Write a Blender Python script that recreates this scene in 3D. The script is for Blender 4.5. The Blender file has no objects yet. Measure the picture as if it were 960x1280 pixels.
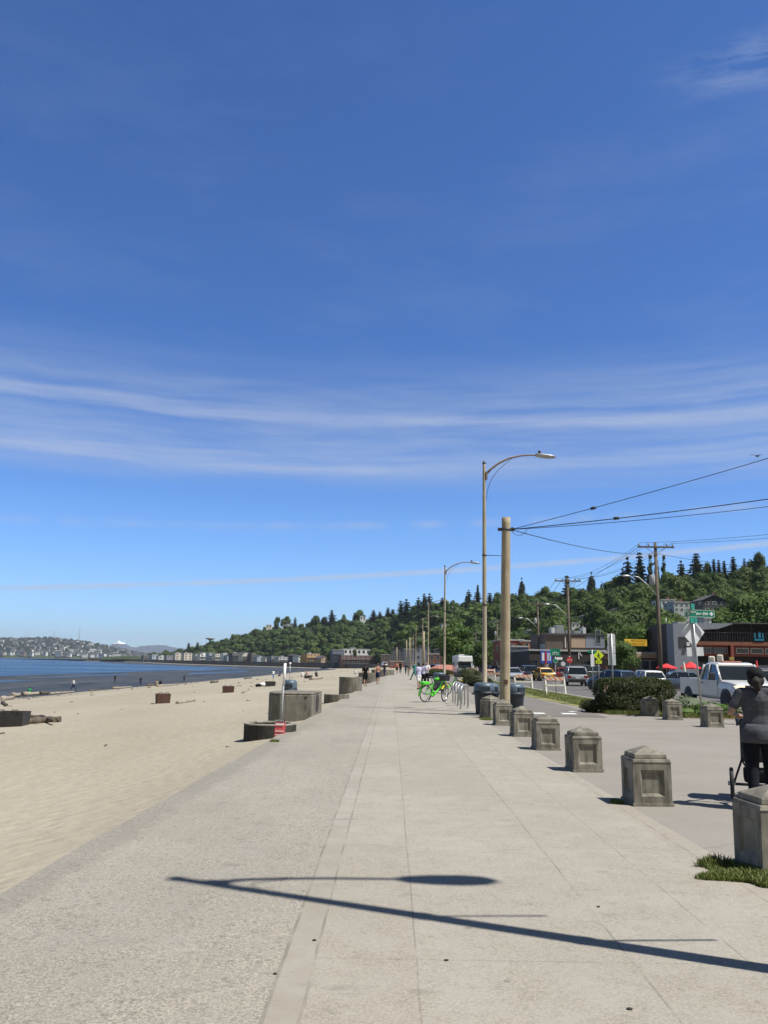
import bpy, math, random
import numpy as np
from mathutils import Vector, Matrix, noise as mnoise
PI = math.pi
random.seed(7); RNG = np.random.default_rng(7)
S = bpy.context.scene
COL = S.collection

# ------------------------------------------------------------------ camera
F = 1036.0; PITCH = math.radians(10.26); ROLL = math.radians(0.84); EYE = 1.7
CAMROT = (Matrix.Rotation(PI/2+PITCH, 3, 'X') @ Matrix.Rotation(ROLL, 3, 'Z'))
cam = bpy.data.cameras.new('camera'); camo = bpy.data.objects.new('camera', cam); COL.objects.link(camo)
camo.matrix_world = Matrix.Translation((0, 0, EYE)) @ CAMROT.to_4x4()
cam.sensor_fit = 'VERTICAL'; cam.sensor_height = 24; cam.lens = 24*F/1280
cam.clip_start = 0.05; cam.clip_end = 40000
S.camera = camo

# ------------------------------------------------------------------ light
SUN_EL = math.radians(58.8); SUN_AZ = math.atan2(0.907, -0.42)      # azimuth clockwise from +Y
SUNDIR = Vector((math.sin(SUN_AZ)*math.cos(SUN_EL), math.cos(SUN_AZ)*math.cos(SUN_EL), math.sin(SUN_EL)))
sl = bpy.data.lights.new('sun', 'SUN'); sl.energy = 4.9; sl.angle = math.radians(0.5); sl.color = (1.0, 0.962, 0.905)
so = bpy.data.objects.new('sun', sl); COL.objects.link(so); so.rotation_euler = SUNDIR.to_track_quat('Z', 'Y').to_euler()
so.location = (20, -20, 40)
SKY_STRENGTH = 0.061
S.view_settings.view_transform = 'Standard'; S.view_settings.look = 'None'
S.view_settings.exposure = 0.42; S.view_settings.gamma = 1.0

# ------------------------------------------------------------------ node helper
class NT:
    def __init__(s, tree): s.t = tree; s.n = tree.nodes; s.l = tree.links
    def put(s, sock, v):
        if isinstance(v, bpy.types.NodeSocket): s.l.new(v, sock)
        elif isinstance(v, (tuple, list)):
            v = tuple(v)
            if len(sock.default_value) == 4 and len(v) == 3: v = v+(1,)
            sock.default_value = v
        else: sock.default_value = v
    def math(s, op, a, b=0.0, c=None, clamp=False):
        n = s.n.new('ShaderNodeMath'); n.operation = op; n.use_clamp = clamp
        s.put(n.inputs[0], a); s.put(n.inputs[1], b)
        if c is not None: s.put(n.inputs[2], c)
        return n.outputs[0]
    def mix(s, f, a, b, mode='MIX'):
        n = s.n.new('ShaderNodeMix'); n.data_type = 'RGBA'; n.blend_type = mode
        s.put(n.inputs[0], f); s.put(n.inputs[6], a); s.put(n.inputs[7], b)
        return n.outputs[2]
    def coord(s, kind='Object'):
        return s.n.new('ShaderNodeTexCoord').outputs[kind]
    def pos(s): return s.n.new('ShaderNodeNewGeometry').outputs['Position']
    def sep(s, v):
        n = s.n.new('ShaderNodeSeparateXYZ'); s.put(n.inputs[0], v); return n.outputs
    def comb(s, x, y, z):
        n = s.n.new('ShaderNodeCombineXYZ'); s.put(n.inputs[0], x); s.put(n.inputs[1], y); s.put(n.inputs[2], z); return n.outputs[0]
    def scale(s, v, sc):
        n = s.n.new('ShaderNodeMapping'); s.put(n.inputs[0], v); n.inputs['Scale'].default_value = sc; return n.outputs[0]
    def noise(s, v, sc, det=4, rough=0.55, out=0, dist=0.0):
        n = s.n.new('ShaderNodeTexNoise'); s.put(n.inputs['Vector'], v); n.inputs['Scale'].default_value = sc
        n.inputs['Detail'].default_value = det; n.inputs['Roughness'].default_value = rough; n.inputs['Distortion'].default_value = dist
        return n.outputs[out]
    def voro(s, v, sc, out='Distance', feat='F1'):
        n = s.n.new('ShaderNodeTexVoronoi'); n.feature = feat; s.put(n.inputs['Vector'], v); n.inputs['Scale'].default_value = sc
        return n.outputs[out]
    def rng(s, v, a, b, c=0.0, d=1.0, smooth=False):
        n = s.n.new('ShaderNodeMapRange'); s.put(n.inputs[0], v)
        if smooth: n.interpolation_type = 'SMOOTHSTEP'
        n.inputs[1].default_value = a; n.inputs[2].default_value = b; n.inputs[3].default_value = c; n.inputs[4].default_value = d
        return n.outputs[0]
    def bump(s, h, strength=0.3, dist=0.02):
        n = s.n.new('ShaderNodeBump'); s.put(n.inputs['Height'], h); n.inputs['Strength'].default_value = strength
        n.inputs['Distance'].default_value = dist; return n.outputs[0]
    def line(s, c, at, hw):
        """1 where |c - at| < hw"""
        return s.math('LESS_THAN', s.math('ABSOLUTE', s.math('SUBTRACT', c, at)), hw)

def new_mat(name):
    m = bpy.data.materials.new(name); m.use_nodes = True
    nt = NT(m.node_tree); b = m.node_tree.nodes['Principled BSDF']
    return m, nt, b
def mat(name, col, rough=0.6, var=0.18, sc=3.0, metal=0.0, bump=0.0, bsc=40.0, dirt=0.0, spec=0.5, bdist=0.01):
    """procedural paint/stone: two noises vary the colour, one gives bump"""
    m, nt, b = new_mat(name)
    p = nt.coord('Object')
    n1 = nt.noise(p, sc, 5, 0.6); n2 = nt.noise(p, sc*9, 3, 0.6)
    f = nt.rng(nt.math('ADD', nt.math('MULTIPLY', n1, 0.65), nt.math('MULTIPLY', n2, 0.35)), 0.3, 0.7)
    lo = tuple(c*(1-var) for c in col); hi = tuple(min(1, c*(1+var)) for c in col)
    c = nt.mix(f, lo, hi)
    if dirt:
        d = nt.rng(nt.noise(nt.scale(p, (1, 1, .25)), sc*2.3, 6, 0.7), 0.52, 0.72)
        c = nt.mix(nt.math('MULTIPLY', d, dirt), c, (0.07, 0.06, 0.045))
    nt.put(b.inputs['Base Color'], c)
    nt.put(b.inputs['Roughness'], nt.rng(n2, 0.2, 0.8, max(0.02, rough-0.08), min(1, rough+0.08)))
    b.inputs['Metallic'].default_value = metal; b.inputs['Specular IOR Level'].default_value = spec
    if bump: nt.put(b.inputs['Normal'], nt.bump(nt.noise(p, bsc, 5, 0.65), bump, bdist))
    return m
def emit_mat(name, col, st):
    m, nt, b = new_mat(name); b.inputs['Base Color'].default_value = (*col, 1)
    b.inputs['Emission Color'].default_value = (*col, 1); b.inputs['Emission Strength'].default_value = st
    return m
def glass_mat(name, tint=(0.02, 0.03, 0.035), rough=0.05):
    m, nt, b = new_mat(name)
    n = nt.noise(nt.coord('Object'), 1.3, 3)
    nt.put(b.inputs['Base Color'], nt.mix(n, tuple(t*0.6 for t in tint), tuple(t*1.7 for t in tint)))
    b.inputs['Roughness'].default_value = rough; b.inputs['Specular IOR Level'].default_value = 0.7
    return m

M = {}
KIDS = {}
def setp(o, parent): o.parent = parent; KIDS.setdefault(parent.name, []).append(o)
# ------------------------------------------------------------------ mesh helper
class MB:
    def __init__(s): s.v = []; s.f = []; s.m = []; s.sm = []; s.T = Matrix.Identity(4); s.mi = 0; s.smooth = False
    def at(s, loc=(0, 0, 0), rz=0, rx=0, ry=0):
        s.T = Matrix.Translation(loc) @ Matrix.Rotation(rz, 4, 'Z') @ Matrix.Rotation(ry, 4, 'Y') @ Matrix.Rotation(rx, 4, 'X'); return s
    def verts(s, pts):
        i = len(s.v); s.v += [tuple(s.T @ Vector(p)) for p in pts]; return i
    def face(s, idx): s.f.append(tuple(idx)); s.m.append(s.mi); s.sm.append(s.smooth)
    def poly(s, pts): i = s.verts(pts); s.face(range(i, i+len(pts))); return s
    def hexa(s, p):
        """8 points: bottom 4 ccw, top 4 ccw"""
        i = s.verts(p)
        for q in ((3, 2, 1, 0), (4, 5, 6, 7), (0, 1, 5, 4), (1, 2, 6, 5), (2, 3, 7, 6), (3, 0, 4, 7)): s.face([i+k for k in q])
        return s
    def box(s, c, d, tx=1, ty=1):
        x, y, z = c; a, b, h = d[0]/2, d[1]/2, d[2]/2
        return s.hexa([(x-a, y-b, z-h), (x+a, y-b, z-h), (x+a, y+b, z-h), (x-a, y+b, z-h),
                       (x-a*tx, y-b*ty, z+h), (x+a*tx, y-b*ty, z+h), (x+a*tx, y+b*ty, z+h), (x-a*tx, y+b*ty, z+h)])
    def bx(s, x0, x1, y0, y1, z0, z1): return s.box(((x0+x1)/2, (y0+y1)/2, (z0+z1)/2), (abs(x1-x0), abs(y1-y0), abs(z1-z0)))
    def prism(s, poly, z0, z1):
        n = len(poly); i = s.verts([(x, y, z0) for x, y in poly]+[(x, y, z1) for x, y in poly])
        s.face([i+n-1-k for k in range(n)]); s.face([i+n+k for k in range(n)])
        for k in range(n): j = (k+1) % n; s.face((i+k, i+j, i+n+j, i+n+k))
        return s
    def tube(s, pts, r, n=8, caps=True):
        pts = [Vector(p) for p in pts]
        if not isinstance(r, (list, tuple)): r = [r]*len(pts)
        sm = s.smooth; s.smooth = True; rings = []
        up = Vector((0, 0, 1)); prev = None
        for k, p in enumerate(pts):
            d = (pts[min(k+1, len(pts)-1)]-pts[max(k-1, 0)]).normalized()
            if prev is None:
                a = d.cross(up if abs(d.z) < 0.9 else Vector((1, 0, 0))).normalized()
            else:
                a = (prev - d*prev.dot(d))
                a = a.normalized() if a.length > 1e-6 else d.orthogonal().normalized()
            prev = a; b = d.cross(a)
            rings.append(s.verts([p+(a*math.cos(2*PI*q/n)+b*math.sin(2*PI*q/n))*r[k] for q in range(n)]))
        for k in range(len(pts)-1):
            A, B = rings[k], rings[k+1]
            for q in range(n): w = (q+1) % n; s.face((A+q, A+w, B+w, B+q))
        s.smooth = False
        if caps: s.face([rings[0]+n-1-q for q in range(n)]); s.face([rings[-1]+q for q in range(n)])
        s.smooth = sm; return s
    def lathe(s, prof, n=16, c=(0, 0, 0), sharp=False, caps=True):
        sm = s.smooth; s.smooth = not sharp; R = []
        for r, z in prof: R.append(s.verts([(c[0]+r*math.cos(2*PI*q/n), c[1]+r*math.sin(2*PI*q/n), c[2]+z) for q in range(n)]))
        for k in range(len(prof)-1):
            A, B = R[k], R[k+1]
            for q in range(n): w = (q+1) % n; s.face((A+q, A+w, B+w, B+q))
        s.smooth = False
        if caps: s.face([R[0]+n-1-q for q in range(n)]); s.face([R[-1]+q for q in range(n)])
        s.smooth = sm; return s
    def ball(s, c, r, nu=12, nv=8):
        if not isinstance(r, (tuple, list)): r = (r, r, r)
        sm = s.smooth; s.smooth = True; R = []
        for j in range(1, nv):
            t = PI*j/nv
            R.append(s.verts([(c[0]+r[0]*math.sin(t)*math.cos(2*PI*q/nu), c[1]+r[1]*math.sin(t)*math.sin(2*PI*q/nu), c[2]-r[2]*math.cos(t)) for q in range(nu)]))
        b = s.verts([(c[0], c[1], c[2]-r[2])]); t_ = s.verts([(c[0], c[1], c[2]+r[2])])
        for q in range(nu): w = (q+1) % nu; s.face((b, R[0]+w, R[0]+q)); s.face((t_, R[-1]+q, R[-1]+w))
        for k in range(len(R)-1):
            for q in range(nu): w = (q+1) % nu; s.face((R[k]+q, R[k]+w, R[k+1]+w, R[k+1]+q))
        s.smooth = sm; return s
    def loft(s, rings, close=True, caps=True):
        R = [s.verts(r) for r in rings]; n = len(rings[0])
        for k in range(len(R)-1):
            for q in range(n if close else n-1): w = (q+1) % n; s.face((R[k]+q, R[k]+w, R[k+1]+w, R[k+1]+q))
        if caps: s.face([R[0]+n-1-q for q in range(n)]); s.face([R[-1]+q for q in range(n)])
        return s
    def wheel(s, c, r, w, n=20, axis='x'): # ring disc around axis through c
        pass
    def build(s, name, mats, parent=None, label=None, bevel=0, kind=None, seg=2):
        me = bpy.data.meshes.new(name); me.from_pydata(s.v, [], s.f)
        if not isinstance(mats, (list, tuple)): mats = [mats]
        for m in mats: me.materials.append(m)
        me.polygons.foreach_set('material_index', s.m); me.polygons.foreach_set('use_smooth', s.sm); me.update()
        o = bpy.data.objects.new(name, me); COL.objects.link(o)
        if parent is not None: setp(o, parent)
        if label: o['label'] = label
        if kind: o['kind'] = kind
        if bevel:
            b = o.modifiers.new('bevel', 'BEVEL'); b.width = bevel; b.segments = seg; b.limit_method = 'ANGLE'; b.angle_limit = math.radians(40)
        return o
def np_mesh(name, V, Q, mats, mi=None, tone=None, smooth=False):
    """fast mesh from arrays: V (n,3), Q (m,4) quads"""
    me = bpy.data.meshes.new(name); me.vertices.add(len(V)); me.vertices.foreach_set('co', np.asarray(V, np.float32).ravel())
    me.loops.add(len(Q)*4); me.loops.foreach_set('vertex_index', np.asarray(Q, np.int32).ravel())
    me.polygons.add(len(Q)); me.polygons.foreach_set('loop_start', np.arange(0, len(Q)*4, 4, dtype=np.int32))
    for m in mats: me.materials.append(m)
    if mi is not None: me.polygons.foreach_set('material_index', np.asarray(mi, np.int32))
    me.polygons.foreach_set('use_smooth', np.full(len(Q), smooth))
    if tone is not None:
        a = me.attributes.new('tone', 'FLOAT', 'POINT'); a.data.foreach_set('value', np.asarray(tone, np.float32))
    me.update(calc_edges=True); return me
def tag(o, label, cat, group=None):
    o['label'] = label; o['category'] = cat
    if group: o['group'] = group
    return o
def thing(name, label, cat, loc=(0, 0, 0), rz=0, group=None):
    o = bpy.data.objects.new(name, None); COL.objects.link(o); o.empty_display_size = 0.2
    o.location = loc; o.rotation_euler = (0, 0, rz); return tag(o, label, cat, group)
def copy_tree(o, parent=None):
    c = o.copy(); COL.objects.link(c)
    if parent is not None: setp(c, parent)
    for ch in list(KIDS.get(o.name, [])): copy_tree(ch, c)
    return c
def dup(o, loc, rz=0, label=None, group=None, sc=None):
    c = copy_tree(o); c.location = loc; c.rotation_euler = (0, 0, rz)
    if label: c['label'] = label
    if group: c['group'] = group
    if sc: c.scale = (sc,)*3
    return c
def text_mesh(txt, size, parent, loc, rot, m, name='lettering', depth=0.003, align='CENTER', bold=0.0):
    cu = bpy.data.curves.new(name, 'FONT'); cu.body = txt; cu.size = size; cu.extrude = depth; cu.align_x = align; cu.align_y = 'CENTER'; cu.offset = bold
    o = bpy.data.objects.new('tmp', cu); COL.objects.link(o)
    me = bpy.data.meshes.new_from_object(o.evaluated_get(bpy.context.evaluated_depsgraph_get())); bpy.data.objects.remove(o)
    me.materials.clear(); me.materials.append(m)
    t = bpy.data.objects.new(name, me); COL.objects.link(t); setp(t, parent); t.location = loc; t.rotation_euler = rot
    return t

# ------------------------------------------------------------------ photo geometry -> world points
def ray(px, py): return CAMROT @ Vector(((px-480)/F, (640-py)/F, -1))
def G(px, py, z=0.0):
    d = ray(px, py); t = (z-EYE)/d.z; return Vector((t*d.x, t*d.y, z))
def A(px, py, D):
    d = ray(px, py); t = D/d.y; return Vector((t*d.x, D, EYE+t*d.z))
def XA(px, D, z=0.0):
    """x of the point at depth D and height z seen in column px"""
    y = 640.0
    for _ in range(6):
        p = A(px, y, D); y -= (z-p.z)*F/D
    return A(px, y, D).x
def ipl(x, pts):
    xs = [p[0] for p in pts]; ys = [p[1] for p in pts]; return float(np.interp(x, xs, ys))

# ------------------------------------------------------------------ sky
W = bpy.data.worlds.new('World'); S.world = W; W.use_nodes = True
nt = NT(W.node_tree); bg = W.node_tree.nodes['Background']
sky = W.node_tree.nodes.new('ShaderNodeTexSky'); sky.sky_type = 'NISHITA'; sky.sun_disc = False
sky.sun_elevation = SUN_EL; sky.sun_rotation = SUN_AZ
sky.air_density = 1.0; sky.dust_density = 0.1; sky.ozone_density = 3.0; sky.altitude = 0
d = nt.coord('Generated'); x, y, z = nt.sep(d)
az = nt.math('ARCTAN2', x, y); el = nt.math('ARCSINE', z)
def band(c, a, b, c2, d2):
    return nt.math('MULTIPLY', nt.rng(c, a, b, 0, 1, True), nt.rng(c, c2, d2, 1, 0, True))
wv = nt.math('MULTIPLY', nt.math('SUBTRACT', nt.noise(nt.comb(nt.math('MULTIPLY', az, 2.0), 0, 0), 1.2, 2), 0.5), 0.05)
e2 = nt.math('ADD', el, wv)
st1 = nt.noise(nt.comb(nt.math('MULTIPLY', az, 1.6), nt.math('MULTIPLY', e2, 26.0), 0.0), 1.6, 6, 0.62, dist=0.25)
st2 = nt.noise(nt.comb(nt.math('MULTIPLY', az, 9.0), nt.math('MULTIPLY', nt.math('ADD', e2, nt.math('MULTIPLY', az, 0.10)), 60.0), 3.0), 1.3, 5, 0.7)
streak = nt.math('ADD', nt.math('MULTIPLY', nt.rng(st1, 0.36, 0.72), 0.75), nt.math('MULTIPLY', nt.rng(st2, 0.4, 0.75), 0.25))
thin = nt.math('MULTIPLY', nt.rng(nt.noise(nt.comb(nt.math('MULTIPLY', az, 1.1), nt.math('MULTIPLY', nt.math('ADD', el, nt.math('MULTIPLY', wv, 0.35)), 40.0), 5.0), 1.25, 4, 0.55), 0.40, 0.85, 0, 1, True), 0.42)
c1 = nt.math('MULTIPLY', nt.math('ADD', nt.math('ADD', nt.math('MULTIPLY', streak, 0.55), thin), 0.06), nt.math('MULTIPLY', 0.85, band(el, 0.198, 0.228, 0.285, 0.375)))
# fainter veils higher up and a long thin trail lower down
c2 = nt.math('MULTIPLY', nt.math('MULTIPLY', nt.rng(nt.noise(nt.comb(nt.math('MULTIPLY', az, 2.2), nt.math('MULTIPLY', el, 9.0), 7.0), 1.5, 6, 0.65), 0.5, 0.8), band(el, 0.28, 0.4, 0.5, 0.85)), 0.08)
tr = nt.math('SUBTRACT', el, nt.math('ADD', nt.math('MULTIPLY', az, 0.07), 0.1035))
c3 = nt.math('MULTIPLY', nt.math('MULTIPLY', nt.rng(nt.math('ABSOLUTE', tr), 0.0, 0.0055, 1, 0, True), nt.rng(nt.noise(nt.comb(nt.math('MULTIPLY', az, 5), 0, 1), 2.0, 3), 0.30, 0.5)), 0.6)
tr2 = nt.math('SUBTRACT', el, nt.math('ADD', nt.math('MULTIPLY', az, 0.03), 0.163))
c4 = nt.math('MULTIPLY', nt.math('MULTIPLY', nt.rng(nt.math('ABSOLUTE', tr2), 0.0, 0.008, 1, 0, True), nt.rng(nt.noise(nt.comb(nt.math('MULTIPLY', az, 7), 0, 4), 2.0, 3), 0.42, 0.6)), 0.30)
# wisp high on the right
wsp = nt.rng(nt.noise(nt.comb(nt.math('MULTIPLY', az, 6.0), nt.math('MULTIPLY', nt.math('ADD', el, nt.math('MULTIPLY', az, 0.08)), 34.0), 11.0), 1.4, 6, 0.68), 0.42, 0.72)
c5 = nt.math('MULTIPLY', nt.math('MULTIPLY', wsp, nt.math('MULTIPLY', band(el, 0.597, 0.622, 0.634, 0.665), band(az, 0.30, 0.55, 0.75, 1.0))), 0.7)
cl = nt.math('ADD', nt.math('ADD', c1, c2), nt.math('ADD', nt.math('ADD', c3, c4), c5), clamp=True)
grade = nt.mix(1.0, sky.outputs[0], nt.mix(nt.rng(el, 0.0, 0.35, 0, 1, True), (0.95, 1.42, 2.20), (0.58, 1.02, 1.66)), 'MULTIPLY')
grade = nt.mix(nt.rng(el, 0.76, 1.15, 0, 1, True), grade, nt.mix(1.0, sky.outputs[0], (0.36, 0.33, 0.28), 'MULTIPLY'))  # unseen sky overhead dimmed by hand to cut blue fill in shadows
grade = nt.mix(nt.rng(y, -0.35, 0.35, 1, 0, True), grade, nt.mix(1.0, sky.outputs[0], (0.75, 0.68, 0.56), 'MULTIPLY'))  # sky behind the camera also dimmed and warmed against blue fill
colr = nt.mix(cl, grade, (6.3, 7.2, 9.0))
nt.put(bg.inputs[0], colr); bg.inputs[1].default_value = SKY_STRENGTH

# ================================================================== THE SETTING
COAST = [(-2.8, -60), (-2.8, 0), (-2.76, 6.4), (-2.69, 9.3), (-2.45, 17), (-1.9, 36), (-1.2, 60), (0.3, 99), (3, 160), (6, 250), (8, 340),
         (6, 420), (-4, 490), (-30, 560), (-70, 630), (-120, 710), (-175, 800), (-225, 900), (-270, 1010), (-330, 1150), (-470, 1350)]
def coast_samples():
    """Catmull-Rom through COAST, fine near the camera"""
    out = []
    P_ = [Vector(p) for p in COAST]
    for i in range(len(P_)-1):
        p0 = P_[max(i-1, 0)]; p1 = P_[i]; p2 = P_[i+1]; p3 = P_[min(i+2, len(P_)-1)]
        n = max(2, int((p2-p1).length/(1.0 if p2.y < 60 else (3 if p2.y < 200 else 9))))
        for k in range(n):
            t = k/n
            if i in (0, 1): q = p1.lerp(p2, t)
            else: q = 0.5*((2*p1)+(p2-p0)*t+(2*p0-5*p1+4*p2-p3)*t*t+(3*p1-p0-3*p2+p3)*t**3)
            out.append(q.copy())
    out.append(P_[-1]); return out
CS = coast_samples()
def coast_x(y): return ipl(y, [(p.x, p.y)[::-1] for p in CS]) if y < 480 else None
CSY = [p.y for p in CS]; CSX = [p.x for p in CS]
def coast_x(y): return float(np.interp(y, CSY, CSX))
ZP = [(0, -.08), (.5, -.16), (1.2, -.28), (4, -.52), (15, -1.06), (30, -2.1), (42, -3.05), (46, -3.28), (50, -3.40), (55, -3.47), (61, -3.46), (68, -3.45), (90, -3.46),
      (104, -3.44), (110, -3.60), (130, -4.6), (170, -6), (400, -9)]
SEA_Z = -3.5
def zprof(d, y):
    f = min(1, max(0, (y-380)/180))
    k = 1+f*3.2 if True else 1        # the dry beach narrows along the far curve
    dd = d if d > 46*(1-f)+10*f else d
    if f > 0:
        w = 46*(1-f)+6*f
        dd = d/w*46 if d < w else 46+(d-w)
        z = ipl(dd, ZP); return z*(1-f)+min(z, -2.9)*f
    return ipl(dd, ZP)
def beach_z(x, y):
    d = max(0, coast_x(y)-x)
    z = zprof(d, y)
    n = mnoise.noise(Vector((x*.09, y*.05, 2)))
    return z + (0.10*n*min(1, d/8) if d < 46 else 0.13*mnoise.noise(Vector((x*.05, y*.012, 5))))
def GB(px, py):
    z = -1.0
    for _ in range(30):
        p = G(px, py, z); z = 0.5*z+0.5*beach_z(p.x, p.y)
    return Vector((p.x, p.y, beach_z(p.x, p.y)))

# ---- ground materials
def m_promenade():
    m, n, b = new_mat('promenade_concrete'); p = n.pos(); x, y, z = n.sep(p)
    xs = n.math('SUBTRACT', x, n.math('MULTIPLY', y, 0.011))
    wob = n.math('MULTIPLY', n.math('SUBTRACT', n.noise(p, 1.7, 2), 0.5), 0.02)
    xw = n.math('ADD', xs, wob)
    left = n.math('LESS_THAN', xs, -0.60)
    strip = n.math('MULTIPLY', n.math('GREATER_THAN', xs, -0.60), n.math('LESS_THAN', xs, -0.42))
    big = n.noise(p, 0.35, 5, 0.6); mid = n.noise(p, 3.0, 5, 0.65)
    base = n.mix(n.rng(big, 0.3, 0.7), (0.288, 0.269, 0.230), (0.368, 0.344, 0.296))
    base = n.mix(n.math('MULTIPLY', n.rng(mid, 0.35, 0.7), 0.5), base, (0.225, 0.196, 0.145))
    sc_ = n.n.new('ShaderNodeTexWhiteNoise'); n.l.new(n.comb(n.math('FLOOR', n.math('DIVIDE', n.math('SUBTRACT', xs, 0.17), 1.27)), n.math('FLOOR', n.math('MULTIPLY', n.math('ADD', y, 0.9), 1/3.05)), 0), sc_.inputs[0])
    base = n.mix(n.math('MULTIPLY', n.rng(sc_.outputs[0], 0, 1), 0.30), base, (0.240, 0.208, 0.152))
    # aggregate: pebbles of different greys
    v1 = n.voro(p, 100, 'Color'); g = n.sep(v1)[0]
    v2 = n.sep(n.voro(p, 32, 'Color'))[0]
    peb = n.mix(n.rng(g, 0.1, 0.9), (0.11, 0.098, 0.078), (0.60, 0.54, 0.43))
    amt = n.math('ADD', n.math('MULTIPLY', left, 0.34), 0.20)
    amt = n.math('MULTIPLY', amt, n.math('ADD', n.math('MULTIPLY', n.rng(mid, 0.35, 0.65), 0.6), 0.5))
    amt = n.math('MULTIPLY', amt, n.math('SUBTRACT', 1.0, n.math('MULTIPLY', strip, 0.8)))
    c = n.mix(amt, base, peb)
    dk = n.math('MULTIPLY', n.math('GREATER_THAN', v2, 0.955), n.math('MULTIPLY', amt, 0.9))
    c = n.mix(dk, c, (0.10, 0.09, 0.075))
    # darker weathering band on the left half, in long patches
    pat = n.rng(n.noise(n.scale(p, (1, .45, 1)), 0.8, 5, 0.65), 0.45, 0.7)
    c = n.mix(n.math('MULTIPLY', n.math('MULTIPLY', pat, left), 0.42), c, (0.205, 0.19, 0.152))
    c = n.mix(n.math('MULTIPLY', left, 0.24), c, (0.21, 0.197, 0.168))
    # form board marks: paver grid, only on the left
    fy = n.math('FRACT', n.math('MULTIPLY', y, 1/1.5)); fx = n.math('FRACT', n.math('MULTIPLY', xw, 1/0.36))
    grid = n.math('ADD', n.math('LESS_THAN', fx, 0.05), n.math('LESS_THAN', fy, 0.018), clamp=True)
    grid = n.math('MULTIPLY', n.math('MULTIPLY', grid, left), n.rng(n.noise(p, 1.1, 3), 0.42, 0.62))
    c = n.mix(n.math('MULTIPLY', grid, 0.30), c, (0.38, 0.335, 0.255))
    gx = None
    for at, hw in ((-0.60, .011), (-0.42, .009), (0.17, .006), (1.43, .007), (2.12, .006), (2.80, .010)):
        l = n.line(xw, at, hw); gx = l if gx is None else n.math('ADD', gx, l, clamp=True)
    fy2 = n.math('FRACT', n.math('MULTIPLY', n.math('ADD', y, 0.9), 1/3.05))
    tj = n.math('MULTIPLY', n.math('LESS_THAN', fy2, 0.0035), n.math('GREATER_THAN', xs, -0.42))
    gx = n.math('ADD', gx, tj, clamp=True)
    c = n.mix(n.math('MULTIPLY', gx, n.rng(n.noise(p, 2.3, 3), 0.36, 0.62, 0.05, 0.60)), c, (0.15, 0.13, 0.10))
    # gum spots, stains and hairline cracks
    sp = n.voro(p, 1.9); spn = n.noise(p, 14, 4)
    spot = n.math('LESS_THAN', n.math('ADD', sp, n.math('MULTIPLY', spn, 0.10)), 0.092)
    c = n.mix(n.math('MULTIPLY', spot, 0.62), c, (0.15, 0.14, 0.12))
    sp2 = n.math('LESS_THAN', n.math('ADD', n.voro(p, 3.7), n.math('MULTIPLY', spn, 0.05)), 0.055)
    c = n.mix(n.math('MULTIPLY', sp2, 0.55), c, (0.12, 0.11, 0.09))
    st = n.rng(n.noise(n.scale(p, (1.2, 2.2, 1)), 1.5, 7, 0.72), 0.585, 0.70)
    c = n.mix(n.math('MULTIPLY', st, 0.5), c, (0.15, 0.136, 0.11))
    cr = n.rng(n.voro(n.comb(n.math('ADD', x, n.math('MULTIPLY', mid, .5)), n.math('ADD', y, n.math('MULTIPLY', mid, .6)), 0), 0.33, 'Distance', 'DISTANCE_TO_EDGE'), 0.0, 0.003, 1, 0)
    cr = n.math('MULTIPLY', cr, n.rng(n.noise(p, 0.25, 2), 0.5, 0.6))
    c = n.mix(n.math('MULTIPLY', cr, 0.25), c, (0.12, 0.11, 0.09))
    dl = n.math('MULTIPLY', left, n.math('ADD', 0.0, n.math('MULTIPLY', n.rng(n.noise(n.scale(p, (1, .3, 1)), 0.5, 4), .4, .65), 0.12)))
    c = n.mix(dl, c, (0.10, 0.098, 0.092))
    # darker worn strip with a ragged inner line beside the sand, then a little blown sand
    es = n.rng(n.math('ADD', n.math('SUBTRACT', x, n.math('MULTIPLY', y, 0.036)), n.math('MULTIPLY', n.noise(p, 2.2, 5, .65), 0.5)), -2.52, -2.36, 1, 0)
    c = n.mix(n.math('MULTIPLY', es, n.rng(y, 22, 34, 0.30, 0)), c, (0.15, 0.142, 0.122))
    ed = n.rng(n.math('ADD', n.math('ADD', xs, n.math('MULTIPLY', n.noise(p, 1.6, 5), 0.9)), -n_edge), 0.0, 0.75, 1, 0)
    c = n.mix(n.math('MULTIPLY', n.math('MULTIPLY', ed, n.rng(y, 14, 40, 0.0, 0.6)), 0.7), c, (0.33, 0.275, 0.18))
    n.put(b.inputs['Base Color'], c); b.inputs['Roughness'].default_value = 0.85; b.inputs['Specular IOR Level'].default_value = 0.3
    h = n.math('ADD', n.math('MULTIPLY', n.math('MULTIPLY', g, amt), 1.0), n.math('MULTIPLY', gx, -1.2))
    n.put(b.inputs['Normal'], n.bump(h, 0.45, 0.006))
    return m
n_edge = -2.25
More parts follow.
